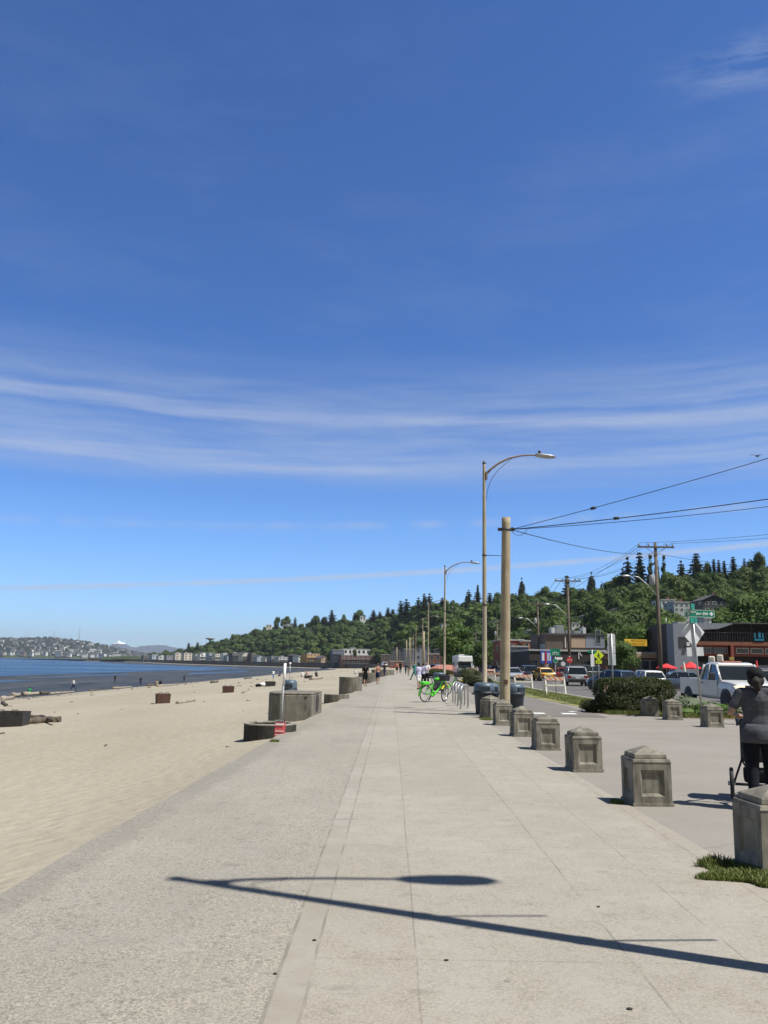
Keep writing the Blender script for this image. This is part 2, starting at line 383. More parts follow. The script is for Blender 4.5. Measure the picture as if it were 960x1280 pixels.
def m_ground(name, c1, c2, dark, sc=0.6, agg=70, aamt=0.25, bump=0.3, crack=True):
    m, n, b = new_mat(name); p = n.pos()
    big = n.noise(p, sc, 6, 0.62); fine = n.sep(n.voro(p, agg, 'Color'))[0]
    c = n.mix(n.rng(big, 0.32, 0.68), c1, c2)
    c = n.mix(n.math('MULTIPLY', fine, aamt), c, dark)
    st = n.rng(n.noise(n.scale(p, (1, 2.5, 1)), 0.7, 7, 0.7), 0.6, 0.75)
    c = n.mix(n.math('MULTIPLY', st, 0.4), c, dark)
    if crack:
        cr = n.rng(n.voro(n.comb(n.math('ADD', n.sep(p)[0], n.math('MULTIPLY', big, 1.5)), n.sep(p)[1], 0), 0.3, 'Distance', 'DISTANCE_TO_EDGE'), 0.0, 0.004, 1, 0)
        cr = n.math('MULTIPLY', cr, n.rng(n.noise(p, 0.13, 2), 0.5, 0.58))
        c = n.mix(n.math('MULTIPLY', cr, 0.35), c, dark)
    n.put(b.inputs['Base Color'], c); b.inputs['Roughness'].default_value = 0.88; b.inputs['Specular IOR Level'].default_value = 0.25
    n.put(b.inputs['Normal'], n.bump(n.math('ADD', fine, n.math('MULTIPLY', n.noise(p, 12, 4), 0.6)), bump, 0.005))
    return m
def m_sand():
    m, n, b = new_mat('beach_sand'); p = n.pos(); x, y, z = n.sep(p)
    big = n.noise(n.scale(p, (1, .35, 1)), 0.16, 5, 0.6); mid = n.noise(p, 1.6, 5, 0.6); fine = n.noise(p, 55, 3, 0.7)
    c = n.mix(n.rng(big, 0.35, 0.65), (0.290, 0.260, 0.200), (0.360, 0.326, 0.255))
    c = n.mix(n.math('MULTIPLY', n.rng(mid, 0.45, 0.7), 0.22), c, (0.24, 0.205, 0.145))
    c = n.mix(n.math('MULTIPLY', n.rng(n.noise(p, 7, 4, 0.7), 0.5, 0.66), 0.22), c, (0.20, 0.175, 0.13))
    c = n.mix(n.math('MULTIPLY', n.rng(fine, 0.35, 0.75), 0.30), c, (0.46, 0.39, 0.27))
    deb = n.math('MULTIPLY', n.math('LESS_THAN', n.math('ADD', n.voro(p, 2.6), n.math('MULTIPLY', fine, 0.05)), 0.06), n.rng(mid, 0.42, 0.5))
    c = n.mix(n.math('MULTIPLY', deb, 0.75), c, (0.10, 0.075, 0.05))
    # wrack line and wet dark flats follow the height of the sand
    zz = n.math('ADD', z, n.math('MULTIPLY', n.math('SUBTRACT', n.noise(n.scale(p, (1, .3, 1)), 0.25, 5, 0.65), 0.5), 0.22))
    wrack = n.math('MULTIPLY', n.rng(n.math('ABSOLUTE', n.math('ADD', zz, 3.0)), 0.02, 0.10, 1, 0), n.rng(n.noise(p, 1.5, 6, 0.7), 0.5, 0.6))
    c = n.mix(wrack, c, (0.10, 0.08, 0.055))
    wet = n.rng(zz, -3.12, -3.26, 0, 1)
    wn = n.noise(n.scale(p, (1, .25, 1)), 0.13, 6, 0.68)
    wc = n.mix(n.rng(wn, 0.36, 0.62), (0.024, 0.027, 0.022), (0.075, 0.070, 0.056))
    wc = n.mix(n.rng(n.noise(p, 0.6, 5, 0.7), 0.58, 0.7), wc, (0.035, 0.055, 0.02))
    c = n.mix(wet, c, wc)
    n.put(b.inputs['Base Color'], c)
    n.put(b.inputs['Roughness'], n.rng(wet, 0, 1, 0.95, 0.5)); b.inputs['Specular IOR Level'].default_value = 0.2
    v = n.voro(p, 4.6, 'Distance', 'SMOOTH_F1')
    h = n.math('ADD', n.math('MULTIPLY', v, 0.9), n.math('ADD', n.math('MULTIPLY', n.noise(p, 6, 5, 0.6), 0.7), n.math('MULTIPLY', fine, 0.10)))
    n.put(b.inputs['Normal'], n.bump(h, 0.7, 0.06))
    return m
def m_sea():
    m, n, b = new_mat('sea_water'); p = n.pos()
    st = n.noise(n.scale(p, (.55, 1.0, 1)), 0.006, 5, 0.6); st2 = n.noise(n.scale(p, (.35, 1, 1)), 0.03, 4, 0.6)
    f = n.rng(n.math('ADD', n.math('MULTIPLY', st, .6), n.math('MULTIPLY', st2, .4)), 0.38, 0.62)
    n.put(b.inputs['Base Color'], n.mix(f, (0.012, 0.038, 0.075), (0.028, 0.075, 0.135)))
    n.put(b.inputs['Roughness'], n.rng(f, 0, 1, 0.36, 0.2)); b.inputs['IOR'].default_value = 1.33
    near = n.noise(n.scale(p, (.8, 1.2, 1)), 0.9, 6, 0.65); far = n.noise(n.scale(p, (.6, 1.4, 1)), 0.07, 5, 0.6)
    h = n.math('ADD', near, n.math('MULTIPLY', far, 5.0))
    n.put(b.inputs['Normal'], n.bump(h, 0.9, 0.33))
    return m
def m_grass(name, g1, g2, straw, amt):
    m, n, b = new_mat(name); p = n.pos()
    a_ = n.noise(p, 0.7, 6, 0.65); f = n.noise(n.scale(p, (1, 1, .3)), 28, 3, 0.7)
    c = n.mix(n.rng(f, 0.35, 0.65), g1, g2)
    c = n.mix(n.math('MULTIPLY', n.rng(a_, 0.38, 0.6), amt), c, straw)
    n.put(b.inputs['Base Color'], c); b.inputs['Roughness'].default_value = 0.9; b.inputs['Specular IOR Level'].default_value = 0.15
    n.put(b.inputs['Normal'], n.bump(f, 0.8, 0.03)); return m

M['prom'] = m_promenade()
M['plaza'] = m_ground('plaza_concrete', (0.242, 0.221, 0.191), (0.290, 0.266, 0.231), (0.14, 0.12, 0.092), 0.4, 60, 0.22)
M['path'] = m_ground('path_asphalt', (0.16, 0.147, 0.127), (0.205, 0.188, 0.163), (0.10, 0.095, 0.088), 0.5, 45, 0.3)
M['road'] = m_ground('road_asphalt', (0.12, 0.112, 0.10), (0.165, 0.155, 0.14), (0.07, 0.068, 0.065), 0.3, 40, 0.35)
M['kerb'] = mat('kerb_concrete', (0.42, 0.40, 0.36), 0.85, 0.15, 1.2, dirt=0.3, bump=0.2)
M['sand'] = m_sand(); M['sea'] = m_sea()
M['grass'] = m_grass('dry_grass', (0.05, 0.085, 0.018), (0.13, 0.16, 0.045), (0.36, 0.30, 0.16), 0.8)
M['soil'] = m_grass('garden_soil', (0.10, 0.065, 0.035), (0.20, 0.13, 0.075), (0.30, 0.22, 0.14), 0.6)
M['earth'] = m_grass('ground_earth', (0.05, 0.07, 0.022), (0.10, 0.11, 0.045), (0.20, 0.18, 0.13), 0.7)
M['white_line'] = mat('road_paint', (0.72, 0.72, 0.69), 0.7, 0.15, 4, dirt=0.35)

def sheet(name, poly, z, m, kind='structure', thick=0.0):
    mb = MB()
    if thick: mb.prism(poly, z-thick, z)
    else: mb.poly([(x, y, z) for x, y in poly])
    o = mb.build(name, m); o['kind'] = kind; return o
def strip_sheet(name, rows, z, m, thick=0.0, nx=1):
    """rows = [(y, x0, x1)]"""
    mb = MB()
    rings = [mb.verts([(x0+(x1-x0)*k/nx, y, z) for k in range(nx+1)]) for y, x0, x1 in rows]
    for a_, b_ in zip(rings, rings[1:]):
        for k in range(nx): mb.face((a_+k, a_+k+1, b_+k+1, b_+k))
    if thick:
        for side in (0, -1):
            lo = [mb.verts([(r[1] if side == 0 else r[2], r[0], z-thick)]) for r in rows]
            for i in range(len(rows)-1):
                t0 = rings[i]+(0 if side == 0 else nx); t1 = rings[i+1]+(0 if side == 0 else nx)
                mb.face((lo[i], t0, t1, lo[i+1]) if side else (t0, lo[i], lo[i+1], t1))
    o = mb.build(name, m); o['kind'] = 'structure'; return o
# one ground sheet for everything inland, reaching the horizon
gp = [(p.x+0.35, p.y) for p in CS if p.y < 1340]
o = MB().poly([(x, y, -0.30) for x, y in [(9000, -60)]+[(9000, 9000), (-1500, 9000), (-900, 1900), (-560, 1500)]+gp[::-1]]).build('ground', M['earth']); o['kind'] = 'structure'
# sea
mb = MB()
mb.poly([(-12000, -3000, SEA_Z), (6000, -3000, SEA_Z), (6000, 12000, SEA_Z), (-12000, 12000, SEA_Z)])
o = mb.build('sea', M['sea']); o['kind'] = 'structure'
# promenade: concrete from the sand edge to the bollard row
def prom_right(y): return 3.08 if y < 27 else 3.08+min(1, (y-27)/6)*0.75+max(0, y-33)*0.024
rows = [(y, coast_x(y)+(0.05*mnoise.noise(Vector((y*.8, 0, 0))) if y < 60 else 0), prom_right(y)) for y in list(np.arange(-20, 60, 0.5))+list(range(60, 470, 5))]
strip_sheet('promenade', rows, 0.0, M['prom'], 0.5)
# plaza right of the bollards, joined to the pavement that follows the street
PL = [(3.08, -20), (60, -20), (60, 30.0), (24, 30.8), (16.5, 32.0), (12.9, 34.4), (11.4, 38), (10.9, 43), (10.8, 60), (11.6, 100), (14.5, 200), (19, 300), (25, 470), (13.7, 470)]
PL += [(prom_right(y), y) for y in (300, 200, 150, 100, 60, 45, 33, 30, 27)]
sheet('plaza', PL, -0.004, M['plaza'], thick=0.5)
# asphalt path
def path_l(y): return ipl(y, [(28.2, 3.95), (29, 3.9), (34, 4.6), (45, 5.1), (60, 5.7), (100, 7.0), (200, 10), (300, 13.5), (470, 20)])
def path_r(y): return ipl(y, [(28.2, 7.5), (31, 7.6), (35, 7.7), (45, 7.6), (60, 8.0), (100, 9.3), (200, 12.4), (300, 16), (470, 22.5)])
strip_sheet('path', [(y, path_l(y), path_r(y)) for y in (28.2, 29, 30, 31, 33, 35, 38, 42, 46, 52, 60, 75, 100, 140, 200, 300, 460)], 0.006, M['path'])
# verge between path and street, garden bed at its near end
def road_l(y): return ipl(y, [(34.4, 12.9), (38, 11.4), (43, 10.9), (60, 10.8), (100, 11.6), (200, 14.5), (300, 19), (470, 25)])
strip_sheet('verge', [(y, path_r(y)+0.55*max(0, 1-(y-31)/16), road_l(y)-0.17) for y in (34.4, 35, 38, 42, 46, 52, 60, 75, 100, 140, 200, 300, 460)], 0.004, M['grass'])
sheet('garden_bed', [(7.5, 31.2), (8.1, 30.0), (9.0, 29.6), (10.2, 28.6), (14.5, 27.6), (30, 26.8), (30, 30.2), (23, 30.5), (16.2, 31.7), (12.6, 34.2), (8.2, 34.2), (7.7, 31.5)], 0.010, M['soil'])
# kerb
kp = [(60, 30.0), (24, 30.8), (16.5, 32.0), (14.2, 33.1), (12.9, 34.4), (11.9, 36), (11.4, 38), (10.9, 43), (10.8, 60), (11.6, 100), (14.5, 200), (19, 300), (25, 470)]
mb = MB()
for (x0, y0), (x1, y1) in zip(kp, kp[1:]):
    d = Vector((x1-x0, y1-y0)).normalized(); nn = Vector((d.y, -d.x))*0.16
    nn = -nn if nn.dot(Vector((1, 0.2))) < 0 and y0 < 34 and False else nn
    mb.hexa([(x0, y0, -.29), (x0+nn.x, y0+nn.y, -.29), (x1+nn.x, y1+nn.y, -.29), (x1, y1, -.29), (x0, y0, .012), (x0+nn.x, y0+nn.y, .012), (x1+nn.x, y1+nn.y, .012), (x1, y1, .012)])
o = mb.build('kerb', M['kerb']); o['kind'] = 'structure'
# street
RD = [(10.0, 30), (140, 30), (140, 100), (27.5, 100), (27.5, 104), (29, 200), (34, 300), (40, 470), (24, 470), (18, 300), (13.6, 200), (10.7, 100), (9.9, 60), (9.9, 43), (10.0, 36)]
sheet('street', [(x, y) for x, y in RD], -0.14, M['road'])
SW = [(24.2, 64), (27.6, 64), (27.6, 97), (140, 97), (140, 104.5), (27.6, 104.5), (29.5, 200), (34.5, 300), (40, 470), (35.5, 470), (29.5, 300), (25.2, 200), (24.2, 100)]
sheet('far_pavement', SW, -0.004, M['plaza'], thick=0.28)
mb = MB()   # road markings
for y in range(48, 300, 9):
    x = ipl(y, [(43, 17.3), (60, 17.2), (100, 18), (200, 20), (300, 25)]); mb.bx(x-.07, x+.07, y, y+3.4, -.137, -.1335)
o = mb.build('road_marking', M['white_line']); o['kind'] = 'structure'
mb = MB()
for x in (5.5, 6.6): mb.bx(x-.25, x+.25, 29.6, 30.2, .009, .0115)
mb.bx(6.9, 7.4, 31.1, 31.4, .009, .0115)
o = mb.build('path_marking', M['white_line']); o['kind'] = 'structure'
# beach sheet
DS = [0, .3, .6, 1, 1.5, 2, 2.7, 3.5, 4.5, 5.5, 7, 8.5, 10, 12, 14, 17, 20, 24, 28, 32, 36, 39, 42, 44, 46, 48, 50, 53, 56, 59, 62, 66, 70, 76, 82, 88, 94, 100, 104, 108, 113, 120, 135, 160, 300]
V = []; n_ = len(DS); rowsn = len(CS)
for i, p in enumerate(CS):
    t = (CS[min(i+1, rowsn-1)]-CS[max(i-1, 0)]).normalized(); nn = Vector((-t.y, t.x))
    f = min(1, max(0, (p.y-380)/120)); nn = (nn*f+Vector((-1, 0))*(1-f)).normalized()
    for d_ in DS:
        # keep the inside of the far bend from folding over itself
        q = p+nn*d_
        z = zprof(d_, p.y)
        nz = mnoise.noise(Vector((q.x*.09, q.y*.05, 2)))
        z += 0.10*nz*min(1, d_/8) if d_ < 46 else (0.13*mnoise.noise(Vector((d_*.09, p.y*.007, 5)))+0.09*mnoise.noise(Vector((d_*.24, p.y*.02, 8))))
        if d_ < 10 and p.y < 80: z += 0.025*mnoise.noise(Vector((q.x*1.3, q.y*1.1, 9)))*min(1, d_*2)
        V.append((q.x, q.y, z))
Q = [(i*n_+k+1, i*n_+k, (i+1)*n_+k, (i+1)*n_+k+1) for i in range(rowsn-1) for k in range(n_-1)]
me = np_mesh('beach', V, Q, [M['sand']], smooth=True); o = bpy.data.objects.new('beach', me); COL.objects.link(o); o['kind'] = 'structure'
# breaking foam lines at the outer edge of the flats
# sea wall along the far curve
M['seawall'] = mat('sea_wall_concrete', (0.10, 0.095, 0.085), 0.9, 0.35, 0.3, dirt=0.5, bump=0.3)
mb = MB(); W2 = [p for p in CS if p.y > 330]
rings = []
for i, p in enumerate(W2):
    t = (W2[min(i+1, len(W2)-1)]-W2[max(i-1, 0)]).normalized(); nn = Vector((-t.y, t.x))
    a_ = p+nn*0.5; b_ = p-nn*0.1; top = 0.55*min(1, (p.y-330)/60)
    rings.append([(a_.x, a_.y, -4), (b_.x, b_.y, -4), (b_.x, b_.y, top), (a_.x, a_.y, top)])
mb.loft(rings); o = mb.build('sea_wall', M['seawall']); tag(o, 'long dark sea wall under the waterfront buildings across the bay', 'sea wall')

# ---- the wooded hill behind the shops
HP = [  # column, foot distance, ridge distance, skyline row
 (150, 1200, 1330, 826), (178, 1180, 1300, 823), (190, 1170, 1290, 820), (205, 1120, 1260, 819), (225, 1045, 1180, 816), (240, 1015, 1150, 811), (262, 965, 1120, 804), (300, 885, 1060, 793), (320, 850, 1030, 787), (345, 790, 1000, 784), (380, 705, 930, 781),
 (420, 605, 860, 776), (460, 590, 820, 773), (500, 480, 730, 767), (530, 390, 640, 757), (560, 340, 580, 754), (600, 290, 520, 750), (650, 250, 460, 748),
 (700, 220, 420, 746), (740, 200, 390, 741), (780, 185, 370, 734), (820, 175, 350, 727), (870, 165, 330, 718), (910, 158, 320, 716), (960, 150, 300, 712),
 (1060, 140, 280, 706), (1250, 130, 270, 700), (1500, 130, 270, 700)]
def horizon(u): return 827.6+(u-480)*0.01466
def hparam(u):
    xs = [h[0] for h in HP]
    f, r, s_ = (float(np.interp(u, xs, [h[k] for h in HP])) for k in (1, 2, 3))
    zr = EYE+(horizon(u)-s_)*r/F-7.5
    return f, r, max(.6, zr)
def hill_pt(u, s):
    """s 0 at the foot, 1 at the ridge"""
    f, r, zr = hparam(u); D = f+(r-f)*s
    z = -0.5+(zr+0.5)*(min(1, s)**0.85) if s <= 1 else zr+(s-1)*4
    x = (u-480)/F*D*0.985
    return Vector((x, D, z+3*mnoise.noise(Vector((x*.02, D*.02, 0)))*min(1, s*3)))
US = list(range(130, 1500, 12)); SS = [0, .03, .1, .2, .3, .4, .5, .6, .7, .8, .9, 1, 1.15, 1.5, 2.2]
V = [tuple(hill_pt(u, s)) for u in US for s in SS]
Q = [(i*len(SS)+k, (i+1)*len(SS)+k, (i+1)*len(SS)+k+1, i*len(SS)+k+1) for i in range(len(US)-1) for k in range(len(SS)-1)]
M['hill'] = m_grass('hill_undergrowth', (0.018, 0.035, 0.010), (0.045, 0.07, 0.02), (0.07, 0.08, 0.03), 0.5)
me = np_mesh('hill', V, Q, [M['hill']], smooth=True); o = bpy.data.objects.new('hill', me); COL.objects.link(o); o['kind'] = 'structure'

# ---- land across the water, and the mountains
FP = [(-500, 790), (-200, 797), (-60, 799), (0, 799), (30, 800), (60, 798), (100, 802), (128, 807), (149, 811), (170, 816), (195, 819), (220, 819), (260, 819), (400, 822), (600, 824)]
FD0, FD1 = 3300, 4100
def far_pt(u, s):
    zr = EYE+(horizon(u)-ipl(u, FP)-1.5)*(FD1)/F
    D = FD0+(FD1-FD0)*s; x = (u-480)/F*D*0.985
    z = -4+(zr+4)*(0.10+0.90*min(1, s)**0.9) if s > 0 else -5
    return Vector((x, D, z+4*mnoise.noise(Vector((x*.006, D*.006, 0)))*min(1, s)))
US2 = list(range(-520, 620, 10)); SS2 = [0, .01, .1, .25, .4, .55, .7, .85, 1, 1.3, 2.0]
V = [tuple(far_pt(u, s)) for u in US2 for s in SS2]
Q = [(i*len(SS2)+k, (i+1)*len(SS2)+k, (i+1)*len(SS2)+k+1, i*len(SS2)+k+1) for i in range(len(US2)-1) for k in range(len(SS2)-1)]
me = np_mesh('far_hill', V, Q, [M['hill']], smooth=True); o = bpy.data.objects.new('far_hill', me); COL.objects.link(o); o['kind'] = 'structure'
m, n, b = new_mat('mountain_rock_and_snow'); p = n.pos(); zz = n.sep(p)[2]
sn = n.math('GREATER_THAN', n.math('ADD', zz, n.math('MULTIPLY', n.noise(p, 0.006, 6, 0.7), 26)), 163)
n.put(b.inputs['Base Color'], n.mix(sn, (0.055, 0.075, 0.10), (0.85, 0.86, 0.9))); b.inputs['Roughness'].default_value = 0.9
M['mount'] = m
MP = [(60, 824), (90, 822), (120, 817), (134, 813), (140, 808), (146, 805), (150, 802), (153, 804), (158, 806), (164, 809.5), (172, 811), (180, 809), (190, 808.5), (200, 808), (207, 807.5), (215, 810), (228, 812), (240, 813), (260, 815), (320, 818), (420, 821), (520, 824)]
US3 = np.arange(60, 520, 1.5); V = []
MD = 9000.0
for u in US3:
    zr = EYE+(horizon(u)-ipl(u, MP)+1.2)*MD/F + 7*mnoise.noise(Vector((u*.22, 0, 0)))+4*mnoise.noise(Vector((u*.7, 0, 0)))
    for s, fz in ((-1, 0), (-.75, .2), (-.5, .48), (-.25, .8), (0, 1), (.4, .6), (1, 0)):
        D = MD+s*900; x = (u-480)/F*D*0.985
        V.append((x, D, -5+(zr+5)*fz+(8*mnoise.noise(Vector((u*.35, s*3, 0))) if abs(s) < 1 and s != 0 else 0)))
Q = [(i*7+k, (i+1)*7+k, (i+1)*7+k+1, i*7+k+1) for i in range(len(US3)-1) for k in range(6)]
me = np_mesh('mountains', V, Q, [M['mount']], smooth=False); o = bpy.data.objects.new('mountains', me); COL.objects.link(o); o['kind'] = 'structure'
# ---- thin air that pales the far things
hz = MB().bx(-13000, 9500, -3200, 12500, -12, 330).build('haze', bpy.data.materials.new('haze_air')); hz['kind'] = 'stuff'
hm = hz.data.materials[0]; hm.use_nodes = True; hn = hm.node_tree; hn.nodes.clear()
ho = hn.nodes.new('ShaderNodeOutputMaterial'); hv = hn.nodes.new('ShaderNodeVolumePrincipled')
hv.inputs['Color'].default_value = (0.80, 0.88, 1.0, 1); hv.inputs['Density'].default_value = 7.5e-5; hv.inputs['Anisotropy'].default_value = 0.2
hn.links.new(hv.outputs[0], ho.inputs['Volume'])

# ================================================================== VEGETATION
def m_leaf(name, dark, light, warm):
    m, n, b = new_mat(name); p = n.pos()
    oi = n.n.new('ShaderNodeObjectInfo'); at = n.n.new('ShaderNodeAttribute'); at.attribute_name = 'tone'
    t = n.math('FRACT', n.math('ADD', at.outputs['Fac'], oi.outputs['Random']))
    cl = n.noise(p, 0.25, 4, 0.6); fine = n.noise(p, 2.2, 3, 0.7)
    f = n.math('ADD', n.math('MULTIPLY', t, 0.45), n.math('ADD', n.math('MULTIPLY', n.rng(cl, .3, .7), 0.3), n.math('MULTIPLY', n.rng(fine, .25, .75), 0.35)))
    c = n.mix(n.rng(f, 0.15, 0.95), dark, light)
    c = n.mix(n.math('MULTIPLY', n.rng(n.math('FRACT', n.math('MULTIPLY', t, 7.3)), 0.65, 1.0), 0.5), c, warm)
    n.put(b.inputs['Base Color'], c); b.inputs['Roughness'].default_value = 0.65; b.inputs['Specular IOR Level'].default_value = 0.25
    tr = n.n.new('ShaderNodeBsdfTranslucent'); n.put(tr.inputs[0], n.mix(0.5, c, (0.12, 0.16, 0.02)))
    mx = n.n.new('ShaderNodeMixShader'); mx.inputs[0].default_value = 0.22
    n.l.new(b.outputs[0], mx.inputs[1]); n.l.new(tr.outputs[0], mx.inputs[2]); n.l.new(mx.outputs[0], n.n['Material Output'].inputs[0])
    return m
M['leaf'] = m_leaf('broad_leaves', (0.014, 0.038, 0.009), (0.098, 0.155, 0.033), (0.105, 0.125, 0.034))
M['needle'] = m_leaf('conifer_needles', (0.008, 0.020, 0.010), (0.030, 0.052, 0.022), (0.035, 0.05, 0.02))
M['leaf_far'] = m_leaf('far_leaves', (0.018, 0.034, 0.016), (0.05, 0.075, 0.03), (0.07, 0.08, 0.04))
M['hedge'] = m_leaf('hedge_leaves', (0.020, 0.028, 0.010), (0.075, 0.090, 0.028), (0.12, 0.085, 0.04))
M['sage'] = m_leaf('grey_green_leaves', (0.07, 0.095, 0.055), (0.20, 0.24, 0.15), (0.24, 0.26, 0.18))
M['lush'] = m_leaf('lush_leaves', (0.035, 0.075, 0.012), (0.12, 0.20, 0.035), (0.14, 0.19, 0.04))
M['bark'] = mat('bark', (0.12, 0.09, 0.065), 0.9, 0.4, 2, bump=0.5, bsc=12)

def leaf_cards(P, Nn, size, asp=0.7, rng=RNG, tilt=0.8):
    """P (n,3) centres, Nn (n,3) preferred normals -> verts, quads"""
    n = len(P); R = rng.normal(size=(n, 3)); Nn = Nn+tilt*R*0.6; Nn /= np.linalg.norm(Nn, axis=1)[:, None]+1e-9
    T = np.cross(Nn, rng.normal(size=(n, 3))); T /= np.linalg.norm(T, axis=1)[:, None]+1e-9
    B = np.cross(Nn, T); s = (size*rng.uniform(0.6, 1.4, n))[:, None] if np.isscalar(size) else size[:, None]
    a = T*s*0.5; b = B*s*0.5*asp
    V = np.stack([P-a-b*0.4, P+a*.2-b, P+a+b*0.3, P-a*.1+b], 1).reshape(-1, 3)
    Q = np.arange(n*4).reshape(-1, 4); return V, Q
def core_ball(c, r, nu=10, nv=7, rng=RNG, rough=0.12):
    V = []; 
    for j in range(nv+1):
        t = PI*j/nv
        for q in range(nu):
            k = 1+rough*rng.normal()*0.7
            V.append((c[0]+r[0]*k*math.sin(t)*math.cos(2*PI*q/nu), c[1]+r[1]*k*math.sin(t)*math.sin(2*PI*q/nu), c[2]-r[2]*k*math.cos(t)))
    Q = [(j*nu+q, j*nu+(q+1) % nu, (j+1)*nu+(q+1) % nu, (j+1)*nu+q) for j in range(nv) for q in range(nu)]
    return np.array(V), np.array(Q)
def merge(parts):
    V = []; Q = []; MI = []; T = []; off = 0
    for v, q, mi, t in parts:
        V.append(v); Q.append(q+off); MI.append(np.full(len(q), mi)); T.append(np.full(len(v), t)); off += len(v)
    return np.concatenate(V), np.concatenate(Q), np.concatenate(MI), np.concatenate(T)
def np_tube(pts, rad, n=6):
    mb = MB(); mb.tube(pts, rad, n, caps=False); return np.array(mb.v), np.array(mb.f)
def crown_arrays(r=5.0, h=9.0, leaves=900, size=0.7, seed=0, lobes=11, core=0.78, base=0.28):
    """rounded crown made of lobes; trunk foot at origin, top at z = h; radius r"""
    g = np.random.default_rng(seed); parts = []
    cz = h*(0.5+base/2); L = []
    for k in range(lobes):
        a = g.uniform(0, 2*PI); rr = r*g.uniform(0.15, 0.66); zz = cz+(h*(1-base)/2)*g.uniform(-0.62, 0.62)
        s = g.uniform(0.34, 0.52)*r*(1-0.25*max(0, (zz-cz)/h*2))
        L.append((np.array([rr*math.cos(a), rr*math.sin(a), zz]), np.array([s, s, s*g.uniform(0.75, 1.0)])))
    L.append((np.array([0, 0, cz]), np.array([r*.6, r*.6, h*(1-base)*.42]))); L.append((np.array([g.uniform(-.2, .2)*r, 0, h-r*.42]), np.array([r*.42]*3)))
    w = np.array([l[1].prod()**(2/3) for l in L]); cnt = (leaves*w/w.sum()).astype(int)
    for (c, s), m_ in zip(L, cnt):
        d = g.normal(size=(m_, 3)); d /= np.linalg.norm(d, axis=1)[:, None]
        rad = g.uniform(0.74, 1.12, m_)[:, None]
        V, Q = leaf_cards(c+d*s*rad, d+np.array([0, 0, .35]), size, rng=g); parts.append((V, Q, 0, float(g.uniform(0, .25))))
        if core: V, Q = core_ball(c, s*core, rng=g); parts.append((V, Q, 0, 0.0))
    return parts
def conifer_arrays(r=2.6, h=14.0, leaves=900, size=0.8, seed=0, base=0.10, power=0.9, gappy=0.0):
    g = np.random.default_rng(seed); parts = []
    nl = int(h/0.75)
    P = []; N_ = []
    per = max(4, int(leaves/nl/5))
    for i in range(nl):
        t = i/(nl-1); z = h*(base+(1-base)*t); R_ = r*((1-t)**power)*g.uniform(0.72, 1.12)+0.12
        if g.random() < gappy: R_ *= 0.5
        nb = max(4, int(per*(0.4+1.2*(1-t))))
        for k in range(nb):
            a = g.uniform(0, 2*PI); Rb = R_*g.uniform(0.65, 1.15)
            for s in (0.35, 0.6, 0.85, 1.0):
                P.append((Rb*s*math.cos(a)+g.normal()*.1, Rb*s*math.sin(a)+g.normal()*.1, z-Rb*s*0.28+g.normal()*.08)); N_.append((math.cos(a)*.4, math.sin(a)*.4, 1))
    V, Q = leaf_cards(np.array(P), np.array(N_), size, 0.55, g, 0.6); parts.append((V, Q, 0, 0.0))
    mb = MB(); mb.lathe([(r*.42, h*base), (r*.30, h*.45), (r*.14, h*.8), (.03, h*.97)], 7, caps=False)
    parts.append((np.array(mb.v), np.array(mb.f), 0, 0.0)); return parts
def tree_mesh(name, parts, h, tr, leafm, lean=0.0, trunk_top=0.8):
    v, q = np_tube([(0, 0, -1.0), (lean*.2, 0, h*.25), (lean*.6, .05, h*.5), (lean, 0, h*trunk_top)], [tr*1.2, tr*.9, tr*.6, tr*.2])
    V, Q, MI, T = merge(parts+[(v, q, 1, 0.0)])
    return np_mesh(name, V, Q, [leafm, M['bark']], MI, T)
BROAD = []
for k, (r, h, lv, sz) in enumerate([(4.6, 9.5, 2600, .50), (5.4, 8.5, 2900, .55), (3.6, 8.0, 2000, .48), (4.2, 11.5, 2700, .52), (5.0, 10.0, 2800, .60)]):
    BROAD.append((tree_mesh('broadleaf', crown_arrays(r, h, lv, sz, 20+k), h, .28, M['leaf']), r, h))
CONI = []
for k, (r, h, pw, gp_) in enumerate([(2.7, 15, .85, .1), (3.3, 13, .7, .15), (2.2, 16, 1.0, .05), (3.6, 11, .55, .3)]):
    CONI.append((tree_mesh('conifer', conifer_arrays(r, h, 2600, .75, 60+k, power=pw, gappy=gp_), h, .25, M['needle']), r, h))
POPL = (tree_mesh('poplar', crown_arrays(1.6, 15, 1500, .5, 90, lobes=14, base=.08), 15, .2, M['leaf']), 1.6, 15)
def put(name, mesh, loc, sc, label, cat, group=None, rz=None, szz=None):
    o = bpy.data.objects.new(name, mesh); COL.objects.link(o); o.location = loc
    o.scale = (sc, sc, szz or sc); o.rotation_euler = (0, 0, random.uniform(0, 6.28) if rz is None else rz)
    return tag(o, label, cat, group)

